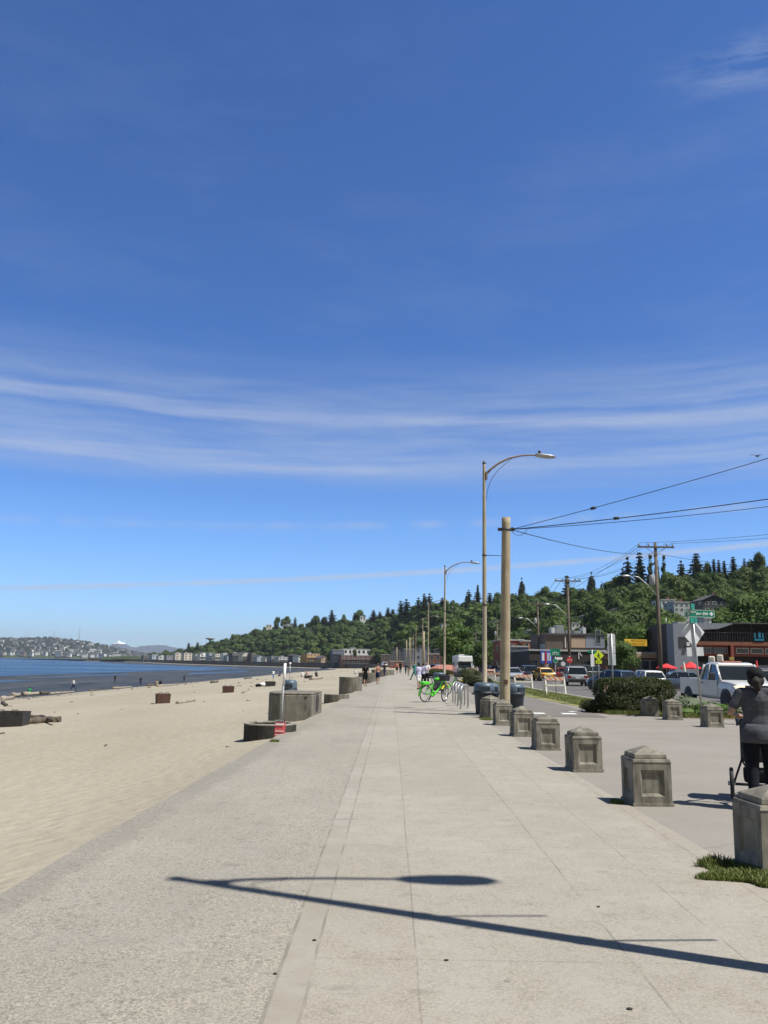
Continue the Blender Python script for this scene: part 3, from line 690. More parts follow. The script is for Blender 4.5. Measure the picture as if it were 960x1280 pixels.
# ---- houses standing on the hillside keep a clearing: (column, row of the foot, distance fraction s)
CLEAR = []   # (x, y, radius)
HILLH = [ # name, u0,u1, roof row, foot row, s, wall colour key, roof kind, label
 (351, 369, 779, 786, .92, 'white', 'gable', 'small white house with a pitched roof on the ridge beside three dark trees'),
 (331, 338, 781, 785, .95, 'cream', 'flat', 'small pale building on the ridge, left of the ridge house'),
 (401, 405, 772, 778, .95, 'white', 'gable', 'narrow white house peeking between two ridge trees'),
 (449, 456, 768, 776, .9, 'white', 'gable', 'white gabled house below the ridge among conifers'),
 (566, 578, 773, 785, .42, 'white', 'gable', 'white two storey house high on the slope behind the motorhome'),
 (552, 574, 780, 792, .30, 'cream', 'flat', 'cream flat roofed house with a long balcony on the wooded slope'),
 (532, 546, 786, 803, .16, 'greyd', 'gable', 'dark gabled house with a red trimmed roof behind the street lamps'),
 (496, 510, 803, 815, .10, 'greyl', 'gable', 'grey house with a white gable at the left foot of the slope'),
 (580, 593, 798, 812, .10, 'greyl', 'hip', 'grey hipped house above the motorhome'),
 (485, 494, 790, 796, .5, 'white', 'flat', 'sliver of a white house above the round green trees'),
 (883, 912, 744, 767, .30, 'greyd', 'gable', 'dark grey house with a white gable window high on the right slope'),
 (830, 849, 749, 757, .34, 'white', 'flat', 'white flat roofed house behind the crossarm pole'),
 (846, 866, 752, 765, .24, 'greyl', 'flat', 'low grey house with a terrace on the right slope'),
 (854, 871, 716, 724, .98, 'greyd', 'hip', 'low dark roofed house on the skyline under the leaning pine'),
 (944, 962, 712, 722, .96, 'brick', 'hip', 'brown roofed house on the skyline at the right edge'),
 (729, 742, 768, 775, .3, 'greyl', 'gable', 'small grey house half hidden on the middle slope'),
 (628, 636, 792, 800, .10, 'white', 'gable', 'white gabled house low on the slope behind the wooden pole'),
 (660, 672, 786, 795, .12, 'greyl', 'hip', 'grey hipped house low on the slope left of the third crossarm pole'),
 (516, 526, 797, 806, .08, 'cream', 'gable', 'cream gabled house low on the slope behind the far poles'),
 (556, 564, 795, 804, .10, 'white', 'gable', 'white gabled house left of the bright green tree'),
 (598, 606, 800, 809, .06, 'cream', 'flat', 'cream flat roofed house above the dark shrub'),
 (716, 726, 778, 785, .16, 'white', 'flat', 'white flat roofed house on the slope above the tan panel'),
 (770, 778, 760, 767, .3, 'beige', 'gable', 'beige gabled house high on the slope left of the crossarm pole'),
 (466, 474, 784, 789, .45, 'cream', 'gable', 'cream house peeking out of the wood above the white block'),
 (612, 622, 776, 786, .25, 'greyl', 'gable', 'pale gabled house between the lamp post and the wooden pole'),
]
for h in HILLH:
    um = (h[0]+h[1])/2; q = hill_pt(um, h[4]); CLEAR.append((q.x, q.y+1, 4.0+(h[1]-h[0])/2*q.y/F))

pts = []; cells = {}; SOF = {}; UOF = {}
tries = 0
while len(pts) < 4100 and tries < 120000:
    tries += 1
    u = RNG.uniform(190, 1300); s = RNG.uniform(0, 1.06) ; f_, r_, _z = hparam(u)
    if RNG.random() > (f_+(r_-f_)*s)/1100*1.3*((r_-f_)/230) + 0.03: continue
    q = hill_pt(u, s)
    md = 5.4 if q.y < 420 else 6.6
    key = (int(q.x//6.5), int(q.y//6.5)); bad = False
    for i in (-1, 0, 1):
        for j in (-1, 0, 1):
            for w in cells.get((key[0]+i, key[1]+j), ()):
                if (w.x-q.x)**2+(w.y-q.y)**2 < md*md: bad = True
    if bad: continue
    if any((q.x-cx)**2+(q.y-cy)**2 < cr*cr*0.6 or (abs(q.x-cx) < cr*0.75 and -11 < q.y-cy < 0) for cx, cy, cr in CLEAR): continue
    cells.setdefault(key, []).append(q); pts.append(q); SOF[(q.x, q.y)] = s; UOF[(q.x, q.y)] = u
pts.sort(key=lambda q: q.y+(5000 if UOF[(q.x, q.y)] > 990 else 0))
N_IND = 285
for i, q in enumerate(pts[:N_IND]):
    k = int(RNG.integers(0, 5)); me, r, h = BROAD[k]
    sc = RNG.uniform(.55, 1.35 if SOF[(q.x, q.y)] < .75 else .9)*(0.85 if q.y < 230 else 1.0)
    put('broadleaf_tree', me, (q.x, q.y, q.z-0.8), sc, 'rounded leafy tree packed among others like it on the wooded slope behind the shops', 'tree', 'leafy trees covering the slope behind the shops')
# everything farther merges into one canopy
far_src = [crown_arrays(4.8, 9, 520, 1.15, 200+k, lobes=8, core=.86) for k in range(6)] + [conifer_arrays(2.6, 12, 520, 1.2, 300+k) for k in range(2)]
far_src = [merge(p) for p in far_src]
VV = []; QQ = []; TT = []; MM_ = []; off = 0
for q in pts[N_IND:]:
    k = int(RNG.integers(0, 6)) if RNG.random() > 0.035 else 6+int(RNG.integers(0, 2))
    v, qd, mi, t = far_src[k]; a = RNG.uniform(0, 6.28); sc = RNG.uniform(.55, 1.5 if SOF[(q.x, q.y)] < .75 else .95)
    c, s_ = math.cos(a), math.sin(a)
    w = v*np.array([sc, sc, sc*RNG.uniform(.8, 1.1)]); w = np.stack([w[:, 0]*c-w[:, 1]*s_+q.x, w[:, 0]*s_+w[:, 1]*c+q.y, w[:, 2]+q.z-1.0], 1)
    VV.append(w); QQ.append(qd+off); off += len(v); TT.append(np.full(len(v), RNG.uniform(0, 1))*0.999+t*0); MM_.append(np.full(len(qd), 0 if k < 6 else 1))
me = np_mesh('woodland', np.concatenate(VV), np.concatenate(QQ), [M['leaf'], M['needle']], np.concatenate(MM_), np.concatenate(TT))
o = bpy.data.objects.new('woodland', me); COL.objects.link(o); o['kind'] = 'stuff'; tag(o, 'dense green woodland covering the far part of the hill', 'woodland')

# ---- single trees standing out on the skyline and in front: (column, top row, s, width px, kind, label)
SKY_T = [
 (236, 804, .4, 5, 'c', 'slim dark conifer at the left end of the hill, first of the pair'), (247, 803, .45, 5, 'c', 'slim dark conifer at the left end of the hill, second of the pair'),
 (346, 771, .9, 8, 'b', 'dark tree left of the white ridge house'), (358, 770, .95, 13, 'b', 'broad olive tree rising behind the white ridge house'), (369, 772, .9, 6, 'pine', 'flat topped pine right of the white ridge house'),
 (334, 789, .9, 5, 'c', 'tiny spiky conifer on the low part of the ridge'),
 (395, 770, .95, 13, 'b', 'rounded grey green tree on the ridge right of the white house'), (404, 771, .9, 5, 'b', 'small dark tree beside the narrow white house'),
 (415, 763, .9, 10, 'c2', 'tall ragged dark conifer standing alone on the ridge'), (407, 771, .92, 5, 'c', 'short conifer left of the ragged tall one'),
 (430, 768, .92, 9, 'b', 'small round tree on the ridge between two conifers'), (449, 763, .95, 15, 'b', 'wide pale round tree on the ridge'),
 (467, 763, .9, 7, 'c', 'slim conifer right of the wide pale tree'), (475, 765, .88, 6, 'c', 'second slim conifer right of the wide pale tree'),
 (485, 760, .85, 7, 'c', 'pointed conifer at the start of the dark conifer stand'), (491, 762, .8, 8, 'c', 'wide dark conifer near the start of the stand'),
 (501, 752, .6, 8, 'c', 'tall narrow conifer in the dark stand'), (508, 750, .55, 12, 'c2', 'broad dark conifer in the middle of the stand'), (517, 760, .6, 8, 'c', 'lower conifer filling the stand'),
 (523, 748, .6, 9, 'c2', 'dark conifer left of the tallest pair'), (530, 743, .6, 10, 'c2', 'tallest bushy conifer behind the far lamps'), (537, 743, .62, 9, 'c2', 'tall spreading conifer beside the tallest one'), (553, 748, .7, 8, 'c', 'short conifer behind the second lamp post'),
 (495, 772, .35, 12, 'c2', 'dark conifer low on the slope left of the stand'), (566, 750, .85, 10, 'b', 'small dark round tree on the ridge right of the second lamp'),
 (586, 738, .85, 8, 'c2', 'layered conifer left of the first lamp post'), (597, 732, .85, 8, 'c2', 'tall layered conifer just left of the first lamp post'),
 (652, 724, .8, 15, 'cyp', 'single broad cypress shaped tree standing above the skyline'),
 (680, 733, .75, 24, 'b', 'big dark round tree left of the second crossarm pole'), (664, 745, .7, 14, 'b', 'dark round tree right of the cypress shaped tree'), (709, 721, .6, 15, 'c2', 'dark layered conifer directly behind the second crossarm pole'),
 (739, 717, .8, 19, 'cyp', 'wide pyramid shaped tree on the skyline'), (752, 728, .8, 8, 'cyp', 'small pyramid tree beside the wide pyramid tree'),
 (784, 698, .7, 12, 'c2', 'ragged dark conifer left in the tall skyline cluster'), (799, 692, .7, 18, 'c2', 'tallest wide conifer in the skyline cluster'), (778, 712, .7, 12, 'c2', 'lower left conifer of the skyline cluster'),
 (812, 693, .72, 7, 'pop', 'narrow poplar left of the crossarm pole'), (820, 692, .74, 7, 'pop', 'second narrow poplar, hard against the crossarm pole'), (829, 694, .72, 6, 'pop', 'narrow poplar right of the crossarm pole'),
 (851, 702, .85, 14, 'pine', 'leaning pine with flat layers on the skyline'), (870, 693, .85, 20, 'c2', 'large dark tree on the skyline above the dark roof'), (884, 704, .85, 12, 'b', 'small round tree right of the large dark skyline tree'),
 (892, 700, .85, 7, 'c', 'slim conifer, first of the thin row on the skyline'), (898, 701, .86, 6, 'c', 'slim conifer, second of the thin row on the skyline'), (905, 702, .86, 7, 'c', 'slim conifer, third of the thin row on the skyline'), (916, 697, .85, 9, 'c', 'taller slim conifer in the thin row on the skyline'), (930, 699, .86, 6, 'c', 'thin conifer near the right end of the skyline'),
 (946, 691, .82, 22, 'b', 'large dark rounded tree at the right end of the skyline'),
 (622, 740, .7, 14, 'b', 'bright yellow green tree on the ridge left of the wooden pole'), (612, 742, .6, 10, 'c', 'dark conifer behind the first lamp post'),
]
SRC = {'b': BROAD, 'c': [CONI[0], CONI[2]], 'c2': [CONI[1], CONI[3]], 'pine': [CONI[3]], 'pop': [POPL],
       'cyp': [(tree_mesh('cypress', crown_arrays(3.2, 9, 2600, .5, 77, lobes=12, base=.02)+conifer_arrays(3.1, 10, 1500, .6, 78, base=.02, power=.55), 9, .2, M['needle']), 3.2, 9.8)]}
NAMES = {'b': 'broadleaf_tree', 'c': 'conifer_tree', 'c2': 'conifer_tree', 'pine': 'pine_tree', 'pop': 'poplar_tree', 'cyp': 'cypress_tree'}
for i, (u, top, s, wpx, kd, lab) in enumerate(SKY_T):
    q = hill_pt(u, s); ztop = A(u, top, q.y).z; src = SRC[kd][i % len(SRC[kd])]
    h = ztop-q.z+0.6; wid = wpx*q.y/F
    o = put(NAMES[kd], src[0], (XA(u, q.y, ztop), q.y, q.z-0.6), wid/2/src[1]*1.0, lab, 'tree')
    kf = {'c': 2.9, 'c2': 2.5, 'pine': 1.9, 'pop': 1.5}.get(kd, 1.15)
    o.scale = (wid/2/src[1]*kf, wid/2/src[1]*kf, max(h, wid*0.8)/src[2])

# ---- nearer trees with trunk and crown as parts
def near_tree(name, loc, r, h, leaves, size, leafm, label, seed, base=0.25, lobes=12, tr=0.16):
    t = thing(name, label, 'tree', loc)
    V, Q, MI, T = merge(crown_arrays(r, h, leaves, size, seed, lobes=lobes, base=base, core=.7))
    me = np_mesh('crown', V, Q, [leafm], None, T); o = bpy.data.objects.new('crown', me); COL.objects.link(o); setp(o, t)
    mb = MB(); mb.tube([(0, 0, -.1), (.03, 0, h*.2), (.0, .03, h*.45), (.05, 0, h*.8)], [tr*1.3, tr, tr*.7, tr*.3], 8)
    for k in range(5):
        a = k*1.3; mb.tube([(0, 0, h*(.25+.06*k)), (r*.3*math.cos(a), r*.3*math.sin(a), h*(.4+.06*k)), (r*.6*math.cos(a), r*.6*math.sin(a), h*(.52+.07*k))], [tr*.6, tr*.4, tr*.15], 6)
    mb.build('trunk', M['bark'], t); return t
near_tree('street_tree', (XA(780, 92), 92, 0), 1.9, 4.3, 4200, .22, M['leaf'], 'small dark leafy street tree under the yellow banner sign', 401, .28)
near_tree('street_tree', (XA(568, 170), 170, 0), 5.6, 10.5, 5200, .45, M['lush'], 'tall bright green tree behind the motorhome and second lamp post', 402, .1)
near_tree('broadleaf_tree', (XA(504, 480), 480, A(504, 807, 480).z), 6, 8.5, 2500, .8, M['lush'], 'broad round green tree above the far end of the promenade', 403, .05)
near_tree('broadleaf_tree', (XA(470, 600), 600, A(470, 822, 600).z), 6.5, 14, 3000, 1.0, M['lush'], 'large rounded tree left of the far promenade end, right of the white block', 404, .05)
near_tree('broadleaf_tree', (XA(443, 538), 538, A(443, 821, 538).z), 1.8, 4.8, 700, .7, M['leaf'], 'dark tree in front of the white apartment block', 405, .05)
near_tree('street_tree', (XA(800, 118), 118, 0), 3.4, 7.5, 4200, .3, M['lush'], 'bright green tree rising behind the low brick shopfronts', 406, .15)
near_tree('street_tree', (XA(832, 124), 124, 0), 4.2, 9.2, 4600, .3, M['lush'], 'light green tree left of the grey deck building', 407, .1)
near_tree('street_tree', (XA(762, 140), 140, 0), 3.5, 8.6, 3600, .34, M['leaf'], 'green tree behind the tan and grey upper storey', 408, .1)
near_tree('street_tree', (XA(604, 135), 135, 0), 2.6, 5.5, 3000, .3, M['leaf'], 'dark leafy tree behind the first lamp post', 409, .2)
near_tree('broadleaf_tree', (XA(930, 128), 128, 3), 6.5, 7.6, 7000, .42, M['lush'], 'mass of yellow green foliage rising right behind the deck building', 410, .02, 16)
near_tree('broadleaf_tree', (XA(975, 126), 126, 4.4), 7.5, 8.2, 7000, .42, M['lush'], 'yellow green foliage at the right edge above the deck building roof', 411, .02, 16)
near_tree('broadleaf_tree', (XA(897, 134), 134, 2.5), 5, 6.6, 5000, .42, M['lush'], 'yellow green foliage behind the street name sign', 412, .02, 14)

def bush(name, loc, dims, leaves, size, leafm, label, cat, seed, boxy=False, stems=True, cores=True):
    g = np.random.default_rng(seed); a, b, c = dims; parts = []
    n = leaves
    if boxy:
        d = g.uniform(-1, 1, size=(n, 3)); ax = g.integers(0, 3, n); k = np.arange(n); d[k, ax] = np.sign(d[k, ax])*g.uniform(.88, 1.04, n)
        nn = np.zeros((n, 3)); nn[k, ax] = np.sign(d[k, ax])
        bump_ = np.array([mnoise.noise(Vector((x*2.2, y*2.2, z*2.2+seed))) for x, y, z in d])[:, None]
        nrm = ((np.abs(d)**5).sum(axis=1)**(1/5))[:, None]; rr = 1/np.maximum(nrm, .9)  # rounded corners
        P = d*rr*(1+0.17*bump_+0.03*g.normal(size=(n,1)))*np.array([a/2, b/2, c/2])+np.array([0, 0, c/2])
    else:
        L = [(g.uniform(-.55, .55), g.uniform(-.55, .55), g.uniform(.25, .6), g.uniform(.3, .5)) for _ in range(8)]
        P = []; nn = []
        for i in range(n):
            l = L[i % 8]; d = g.normal(size=3); d /= np.linalg.norm(d); d[2] = abs(d[2])*1.1-.2; s = l[3]*g.uniform(.7, 1.1)
            P.append(((l[0]+d[0]*s)*a/2*1.1, (l[1]+d[1]*s)*b/2*1.1, max(0.02, (l[2]*.7+d[2]*s)*c))); nn.append(d)
        P = np.array(P); nn = np.array(nn)
    V, Q = leaf_cards(P, nn+np.array([0, 0, .3]), size, .6, g); parts.append((V, Q, 0, 0.05))
    if cores:
        if boxy:
            mb = MB(); mb.box((0, 0, c*.40), (a*.74, b*.70, c*.74), .85, .8); parts.append((np.array(mb.v), np.array(mb.f), 0, 0.0))
        else:
            V, Q = core_ball((0, 0, c*.35), (a*.38, b*.38, c*.38), rng=g); parts.append((V, Q, 0, 0.0))
    V, Q, MI, T = merge(parts); me = np_mesh(name, V, Q, [leafm], None, T)
    o = bpy.data.objects.new(name, me); COL.objects.link(o); o.location = loc; return tag(o, label, cat)
bush('hedge', (9.28, 31.2, 0), (2.55, 1.6, 1.24), 19000, .066, M['hedge'], 'clipped dark green hedge behind the small concrete bollards', 'hedge', 1, True)
bush('shrub', (11.15, 30.6, 0), (1.9, 1.5, .82), 7000, .06, M['sage'], 'grey green rounded shrub right of the clipped hedge', 'shrub', 2)
bush('shrub', (11.6, 29.6, 0), (1.7, 1.2, .62), 4500, .06, M['lush'], 'bright green low shrub at the foot of the street name sign', 'shrub', 3)
bush('shrub', (13.1, 29.4, 0), (1.9, 1.3, .55), 4500, .065, M['sage'], 'low leafy shrub in front of the white truck', 'shrub', 4)
bush('shrub', (10.6, 29.5, 0), (1.3, .9, .38), 2500, .055, M['lush'], 'low green plants just behind the middle small bollard', 'shrub', 5)
bush('shrub', (15.0, 29.2, 0), (2.0, 1.3, .55), 4000, .065, M['leaf'], 'low green shrub at the right edge behind the person in grey', 'shrub', 6)
bush('shrub', (7.7, 31.2, 0), (.8, .9, .62), 2200, .055, M['hedge'], 'reddish dark shrub at the left end of the clipped hedge', 'shrub', 7)
bush('shrub', (XA(600, 62), 64, 0), (2.6, 2.2, 1.1), 5000, .12, M['hedge'], 'dark round shrub on the verge behind the first lamp post', 'shrub', 8)
bush('shrub', (XA(588, 84), 84, 0), (2.2, 2.2, 1.5), 4000, .12, M['hedge'], 'dark shrub on the verge right of the motorhome', 'shrub', 9)
bush('shrub', (XA(545, 105), 107, 0), (5.2, 2.2, 1.2), 4500, .18, M['hedge'], 'long dark shrub bed left of the motorhome', 'shrub', 10)

# grass blades round the nearest bollards
def tuft(name, c, rx_, ry_, n, hgt, label, seed, z=0.0):
    g = np.random.default_rng(seed); V = []; Q = []
    for i in range(n):
        a = g.uniform(0, 2*PI); r = math.sqrt(g.uniform(0, 1)); irr = 0.75+0.35*mnoise.noise(Vector((math.cos(a)*2+seed, math.sin(a)*2, 0)))
        x = c[0]+rx_*r*math.cos(a)*irr; y = c[1]+ry_*r*math.sin(a)*irr; h = hgt*g.uniform(.3, 1.0)*(1-.5*r); b_ = g.uniform(0, 2*PI); w = .004+.004*g.random(); ln = h*g.uniform(.2, .9)
        dx, dy = math.cos(b_)*w, math.sin(b_)*w; ox, oy = math.cos(b_+1.2)*ln, math.sin(b_+1.2)*ln; i0 = len(V)
        V += [(x-dx, y-dy, z), (x+dx, y+dy, z), (x+dx*.7+ox*.4, y+dy*.7+oy*.4, z+h*.65), (x-dx*.7+ox*.4, y-dy*.7+oy*.4, z+h*.65), (x+ox+dx*.1, y+oy, z+h), (x+ox-dx*.1, y+oy, z+h)]
        Q += [(i0, i0+1, i0+2, i0+3), (i0+3, i0+2, i0+4, i0+5)]
    me = np_mesh(name, V, Q, [M['blade']], None, g.uniform(0, 1, len(V))); o = bpy.data.objects.new(name, me); COL.objects.link(o); o['kind'] = 'stuff'
    tag(o, label, 'grass'); return o
M['blade'] = m_leaf('grass_blades', (0.06, 0.09, 0.018), (0.19, 0.24, 0.06), (0.42, 0.36, 0.17))
tuft('grass', (3.15, 7.28, 0), .60, .50, 11000, .085, 'tuft of green and straw grass round the foot of the nearest bollard', 11)
tuft('grass', (2.92, 7.62, 0), .2, .2, 500, .13, 'few taller blades behind the nearest bollard', 12)
tuft('grass', (2.98, 10.9, 0), .12, .16, 260, .07, 'little grass at the left foot of the second bollard', 13)
tuft('grass', (3.25, 26.3, 0), .28, .45, 900, .10, 'grass growing at the foot of the litter bins', 14)
tuft('grass', (-2.25, 18.2, 0), .14, .12, 160, .10, 'green weed where the low round planter meets the promenade', 15)
def grass_patch(name, fn, n, hgt, w, label, seed):
    g = np.random.default_rng(seed); V = []; Q = []
    for i in range(n):
        x, y = fn(g); h = hgt*g.uniform(.3, 1); b_ = g.uniform(0, 2*PI); ww = w*g.uniform(.6, 1.3); dx, dy = math.cos(b_)*ww, math.sin(b_)*ww; i0 = len(V)
        ox, oy = g.normal()*h*.4, g.normal()*h*.4
        V += [(x-dx, y-dy, 0), (x+dx, y+dy, 0), (x+dx*.3+ox, y+dy*.3+oy, h), (x-dx*.3+ox, y-dy*.3+oy, h)]; Q.append((i0, i0+1, i0+2, i0+3))
    me = np_mesh(name, V, Q, [M['blade']], None, g.uniform(0, 1, len(V))); o = bpy.data.objects.new(name, me); COL.objects.link(o); o['kind'] = 'stuff'; tag(o, label, 'grass')
def fverge(g):
    y = 35+60*g.random()**1.7; return path_r(y)+.7+g.random()*(road_l(y)-.3-path_r(y)-.7), y
grass_patch('grass', fverge, 16000, .09, .012, 'short dry grass on the verge between path and street', 21)
def fbed(g): return g.uniform(7.5, 15), g.uniform(27.6, 31.5) - 0.12*0
grass_patch('ground_cover', lambda g: (lambda x: (x, g.uniform(29.9 if x < 9.6 else (28.6 if x < 12 else 27.8), 31.0)))(g.uniform(8.0, 15.5)), 9000, .16, .012, 'weeds and low plants in the garden bed', 22)

# ---- woods and houses across the water
N_F = 2600; VV = []; QQ = []; TT = []; off = 0
srcs = [merge(crown_arrays(7, 11, 60, 4.0, 500+k, lobes=3, core=.9)) for k in range(4)]
for i in range(N_F):
    u = RNG.uniform(-60, 300); s = RNG.uniform(0.02, 1.1)
    q = far_pt(u, s); v, qd, mi, t = srcs[i % 4]; sc = RNG.uniform(.6, 1.5)
    VV.append(v*sc+np.array([q.x, q.y, q.z-2])); QQ.append(qd+off); off += len(v); TT.append(np.full(len(v), RNG.uniform(0, .99)))
me = np_mesh('far_woodland', np.concatenate(VV), np.concatenate(QQ), [M['leaf_far']], None, np.concatenate(TT)); o = bpy.data.objects.new('far_woodland', me); COL.objects.link(o)
o['kind'] = 'stuff'; tag(o, 'dark trees between the houses of the hill across the water', 'woodland')

# ================================================================== BUILDINGS
WALLC = {'white': (.78, .77, .74), 'cream': (.70, .65, .56), 'greyl': (.48, .49, .50), 'greyd': (.075, .078, .085), 'brick': (.16, .075, .055), 'blue': (.09, .12, .17), 'ochre': (.52, .30, .10),
         'tan': (.40, .29, .20), 'slate': (.21, .23, .27), 'brown': (.10, .075, .06), 'redw': (.22, .06, .04), 'beige': (.60, .55, .47), 'bluel': (.36, .42, .50), 'darkw': (.045, .035, .032), 'orange': (.42, .14, .06)}
for k, c in WALLC.items(): M['w_'+k] = mat('wall_'+k, c, 0.85, 0.14, 0.35, dirt=0.25, bump=0.15, bsc=8)
M['roof_d'] = mat('roof_shingles', (.07, .07, .072), 0.9, 0.3, 0.6, bump=0.3); M['roof_l'] = mat('roof_membrane', (.42, .42, .41), 0.8, 0.15, 0.3, dirt=.3)
M['pane'] = glass_mat('window_glass', (0.03, 0.04, 0.05)); M['frame_w'] = mat('window_frame', (.62, .62, .60), .6, .1, 2); M['frame_d'] = mat('dark_frame', (.05, .05, .052), .5, .2, 2)
M['frame_g'] = mat('grey_trim', (.30, .31, .32), .6, .2, 2)

def window(name, t, cx, cy, cz, w, h, face='y', fm='frame_w', d=.06, mull=0):
    """window part (frame) with its pane as a sub-part; face: wall faces -y or -x"""
    mb = MB(); b_ = max(.06, min(w, h)*.09)
    if face == 'y':
        for x0, x1, z0, z1 in ((cx-w/2, cx+w/2, cz-h/2, cz-h/2+b_), (cx-w/2, cx+w/2, cz+h/2-b_, cz+h/2), (cx-w/2, cx-w/2+b_, cz-h/2+b_, cz+h/2-b_), (cx+w/2-b_, cx+w/2, cz-h/2+b_, cz+h/2-b_)):
            mb.bx(x0, x1, cy-d, cy+.01, z0, z1)
        for k in range(mull): x = cx-w/2+w*(k+1)/(mull+1); mb.bx(x-b_*.35, x+b_*.35, cy-d*.8, cy+.01, cz-h/2+b_, cz+h/2-b_)
        p = MB().bx(cx-w/2+b_*.9, cx+w/2-b_*.9, cy-.02, cy+.008, cz-h/2+b_*.9, cz+h/2-b_*.9)
    else:
        for x0, x1, z0, z1 in ((cx-w/2, cx+w/2, cz-h/2, cz-h/2+b_), (cx-w/2, cx+w/2, cz+h/2-b_, cz+h/2), (cx-w/2, cx-w/2+b_, cz-h/2+b_, cz+h/2-b_), (cx+w/2-b_, cx+w/2, cz-h/2+b_, cz+h/2-b_)):
            mb.bx(cy-d, cy+.01, x0, x1, z0, z1)
        for k in range(mull): x = cx-w/2+w*(k+1)/(mull+1); mb.bx(cy-d*.8, cy+.01, x-b_*.35, x+b_*.35, cz-h/2+b_, cz+h/2-b_)
        p = MB().bx(cy-.02, cy+.008, cx-w/2+b_*.9, cx+w/2-b_*.9, cz-h/2+b_*.9, cz+h/2-b_*.9)
    f = mb.build('window', M[fm], t); p.build('pane', M['pane'], f); return f

def house(name, label, cat, u0, u1, ytop, ybase, D, wall, roof='flat', floors=1, bays=2, depth=9, rz=0.0, zb=None, fm='frame_w', balcony=False, chimney=False, group=None, side=True, roofm=None, wfrac=.5):
    x0, x1 = XA(u0, D, 2), XA(u1, D, 2); w = x1-x0
    zt = A((u0+u1)/2, ytop, D).z; z0 = A((u0+u1)/2, ybase, D).z if zb is None else zb
    h = zt-z0
    t = thing(name, label, cat, ((x0+x1)/2, D, z0), rz, group)
    hw = w/2; rh = 0 if roof == 'flat' else min(h*.38, w*.22)
    wh = h-rh-(0.25 if roof == 'flat' else 0)
    mb = MB().bx(-hw, hw, 0, depth, -2.5 if zb is None else -.25, wh)
    if roof == 'gable':
        for y in (.003, depth-.003): pass
        mb.prism([(0, 0)]*0 or [(-hw, 0), (hw, 0), (hw, .01), (-hw, .01)], wh-.02, wh-.01)
        i = mb.verts([(-hw, 0, wh), (hw, 0, wh), (0, 0, wh+rh), (-hw, depth, wh), (hw, depth, wh), (0, depth, wh+rh)]); mb.face((i, i+1, i+2)); mb.face((i+5, i+4, i+3))
    mb.build('wall', M['w_'+wall], t)
    e = .35
    mb = MB()
    if roof == 'flat':
        mb.bx(-hw-.12, hw+.12, -.12, depth+.12, wh, h)
    elif roof == 'gable':
        for s in (-1, 1):
            xo = hw+e; zo = wh-rh*e/hw
            mb.hexa([(s*xo, -e, zo), (0, -e, wh+rh), (0, depth+e, wh+rh), (s*xo, depth+e, zo), (s*xo, -e, zo+.14), (0, -e, wh+rh+.16), (0, depth+e, wh+rh+.16), (s*xo, depth+e, zo+.14)][::1])
    else:
        ins = min(hw, depth/2)*.85
        mb.hexa([(-hw-e, -e, wh), (hw+e, -e, wh), (hw+e, depth+e, wh), (-hw-e, depth+e, wh), (-hw+ins, ins, wh+rh), (hw-ins, ins, wh+rh), (hw-ins, depth-ins, wh+rh), (-hw+ins, depth-ins, wh+rh)])
    ro = mb.build('roof', M[roofm or ('roof_l' if roof == 'flat' else 'roof_d')], t)
    if chimney: MB().bx(hw*.3, hw*.3+.7, depth*.4, depth*.4+.7, wh, h+.9).build('chimney', M['w_brick'], ro)
    if roof == 'flat' and w > 9: MB().bx(-hw*.4, -hw*.05, depth*.3, depth*.6, h, h+.9).build('roof_unit', M['frame_g'], ro)
    fh = wh/floors
    for f in range(floors):
        for b_ in range(bays):
            cx = -hw+w*(b_+.5)/bays
            window('window', t, cx, 0, fh*(f+.55), w/bays*wfrac, fh*.5, 'y', fm)
        if side:
            s = 1 if (x0+x1)/2 < 0 else -1
            if s < 0:
                for b_ in range(2): window('window', t, depth*(b_+.5)/2, -hw, fh*(f+.55), depth*.2, fh*.42, 'x', fm)
    if balcony:
        for f in range(1, floors):
            z = fh*f; mb = MB().bx(-hw*.9, hw*.9, -1.3, -.005, z-.1, z+.05)
            mb.bx(-hw*.9, hw*.9, -1.3, -1.24, z+.95, z+1.02)
            for k in range(int(w*.9/.8)+1): x = -hw*.9+k*.8; mb.bx(x-.03, x+.03, -1.3, -1.24, z+.05, z+.95)
            mb.build('balcony', M['frame_g'], t)
    return t

# houses up on the slope
for (u0, u1, yt, yb, s, wc, rf, lab) in HILLH:
    q = hill_pt((u0+u1)/2, s); D = q.y
    house('hillside_house', lab, 'house', u0, u1, yt, yb, D-3, wc, rf, 1 if yb-yt < 12 else 2, 2 if u1-u0 < 12 else 3, 8, chimney=(u1-u0 > 17))
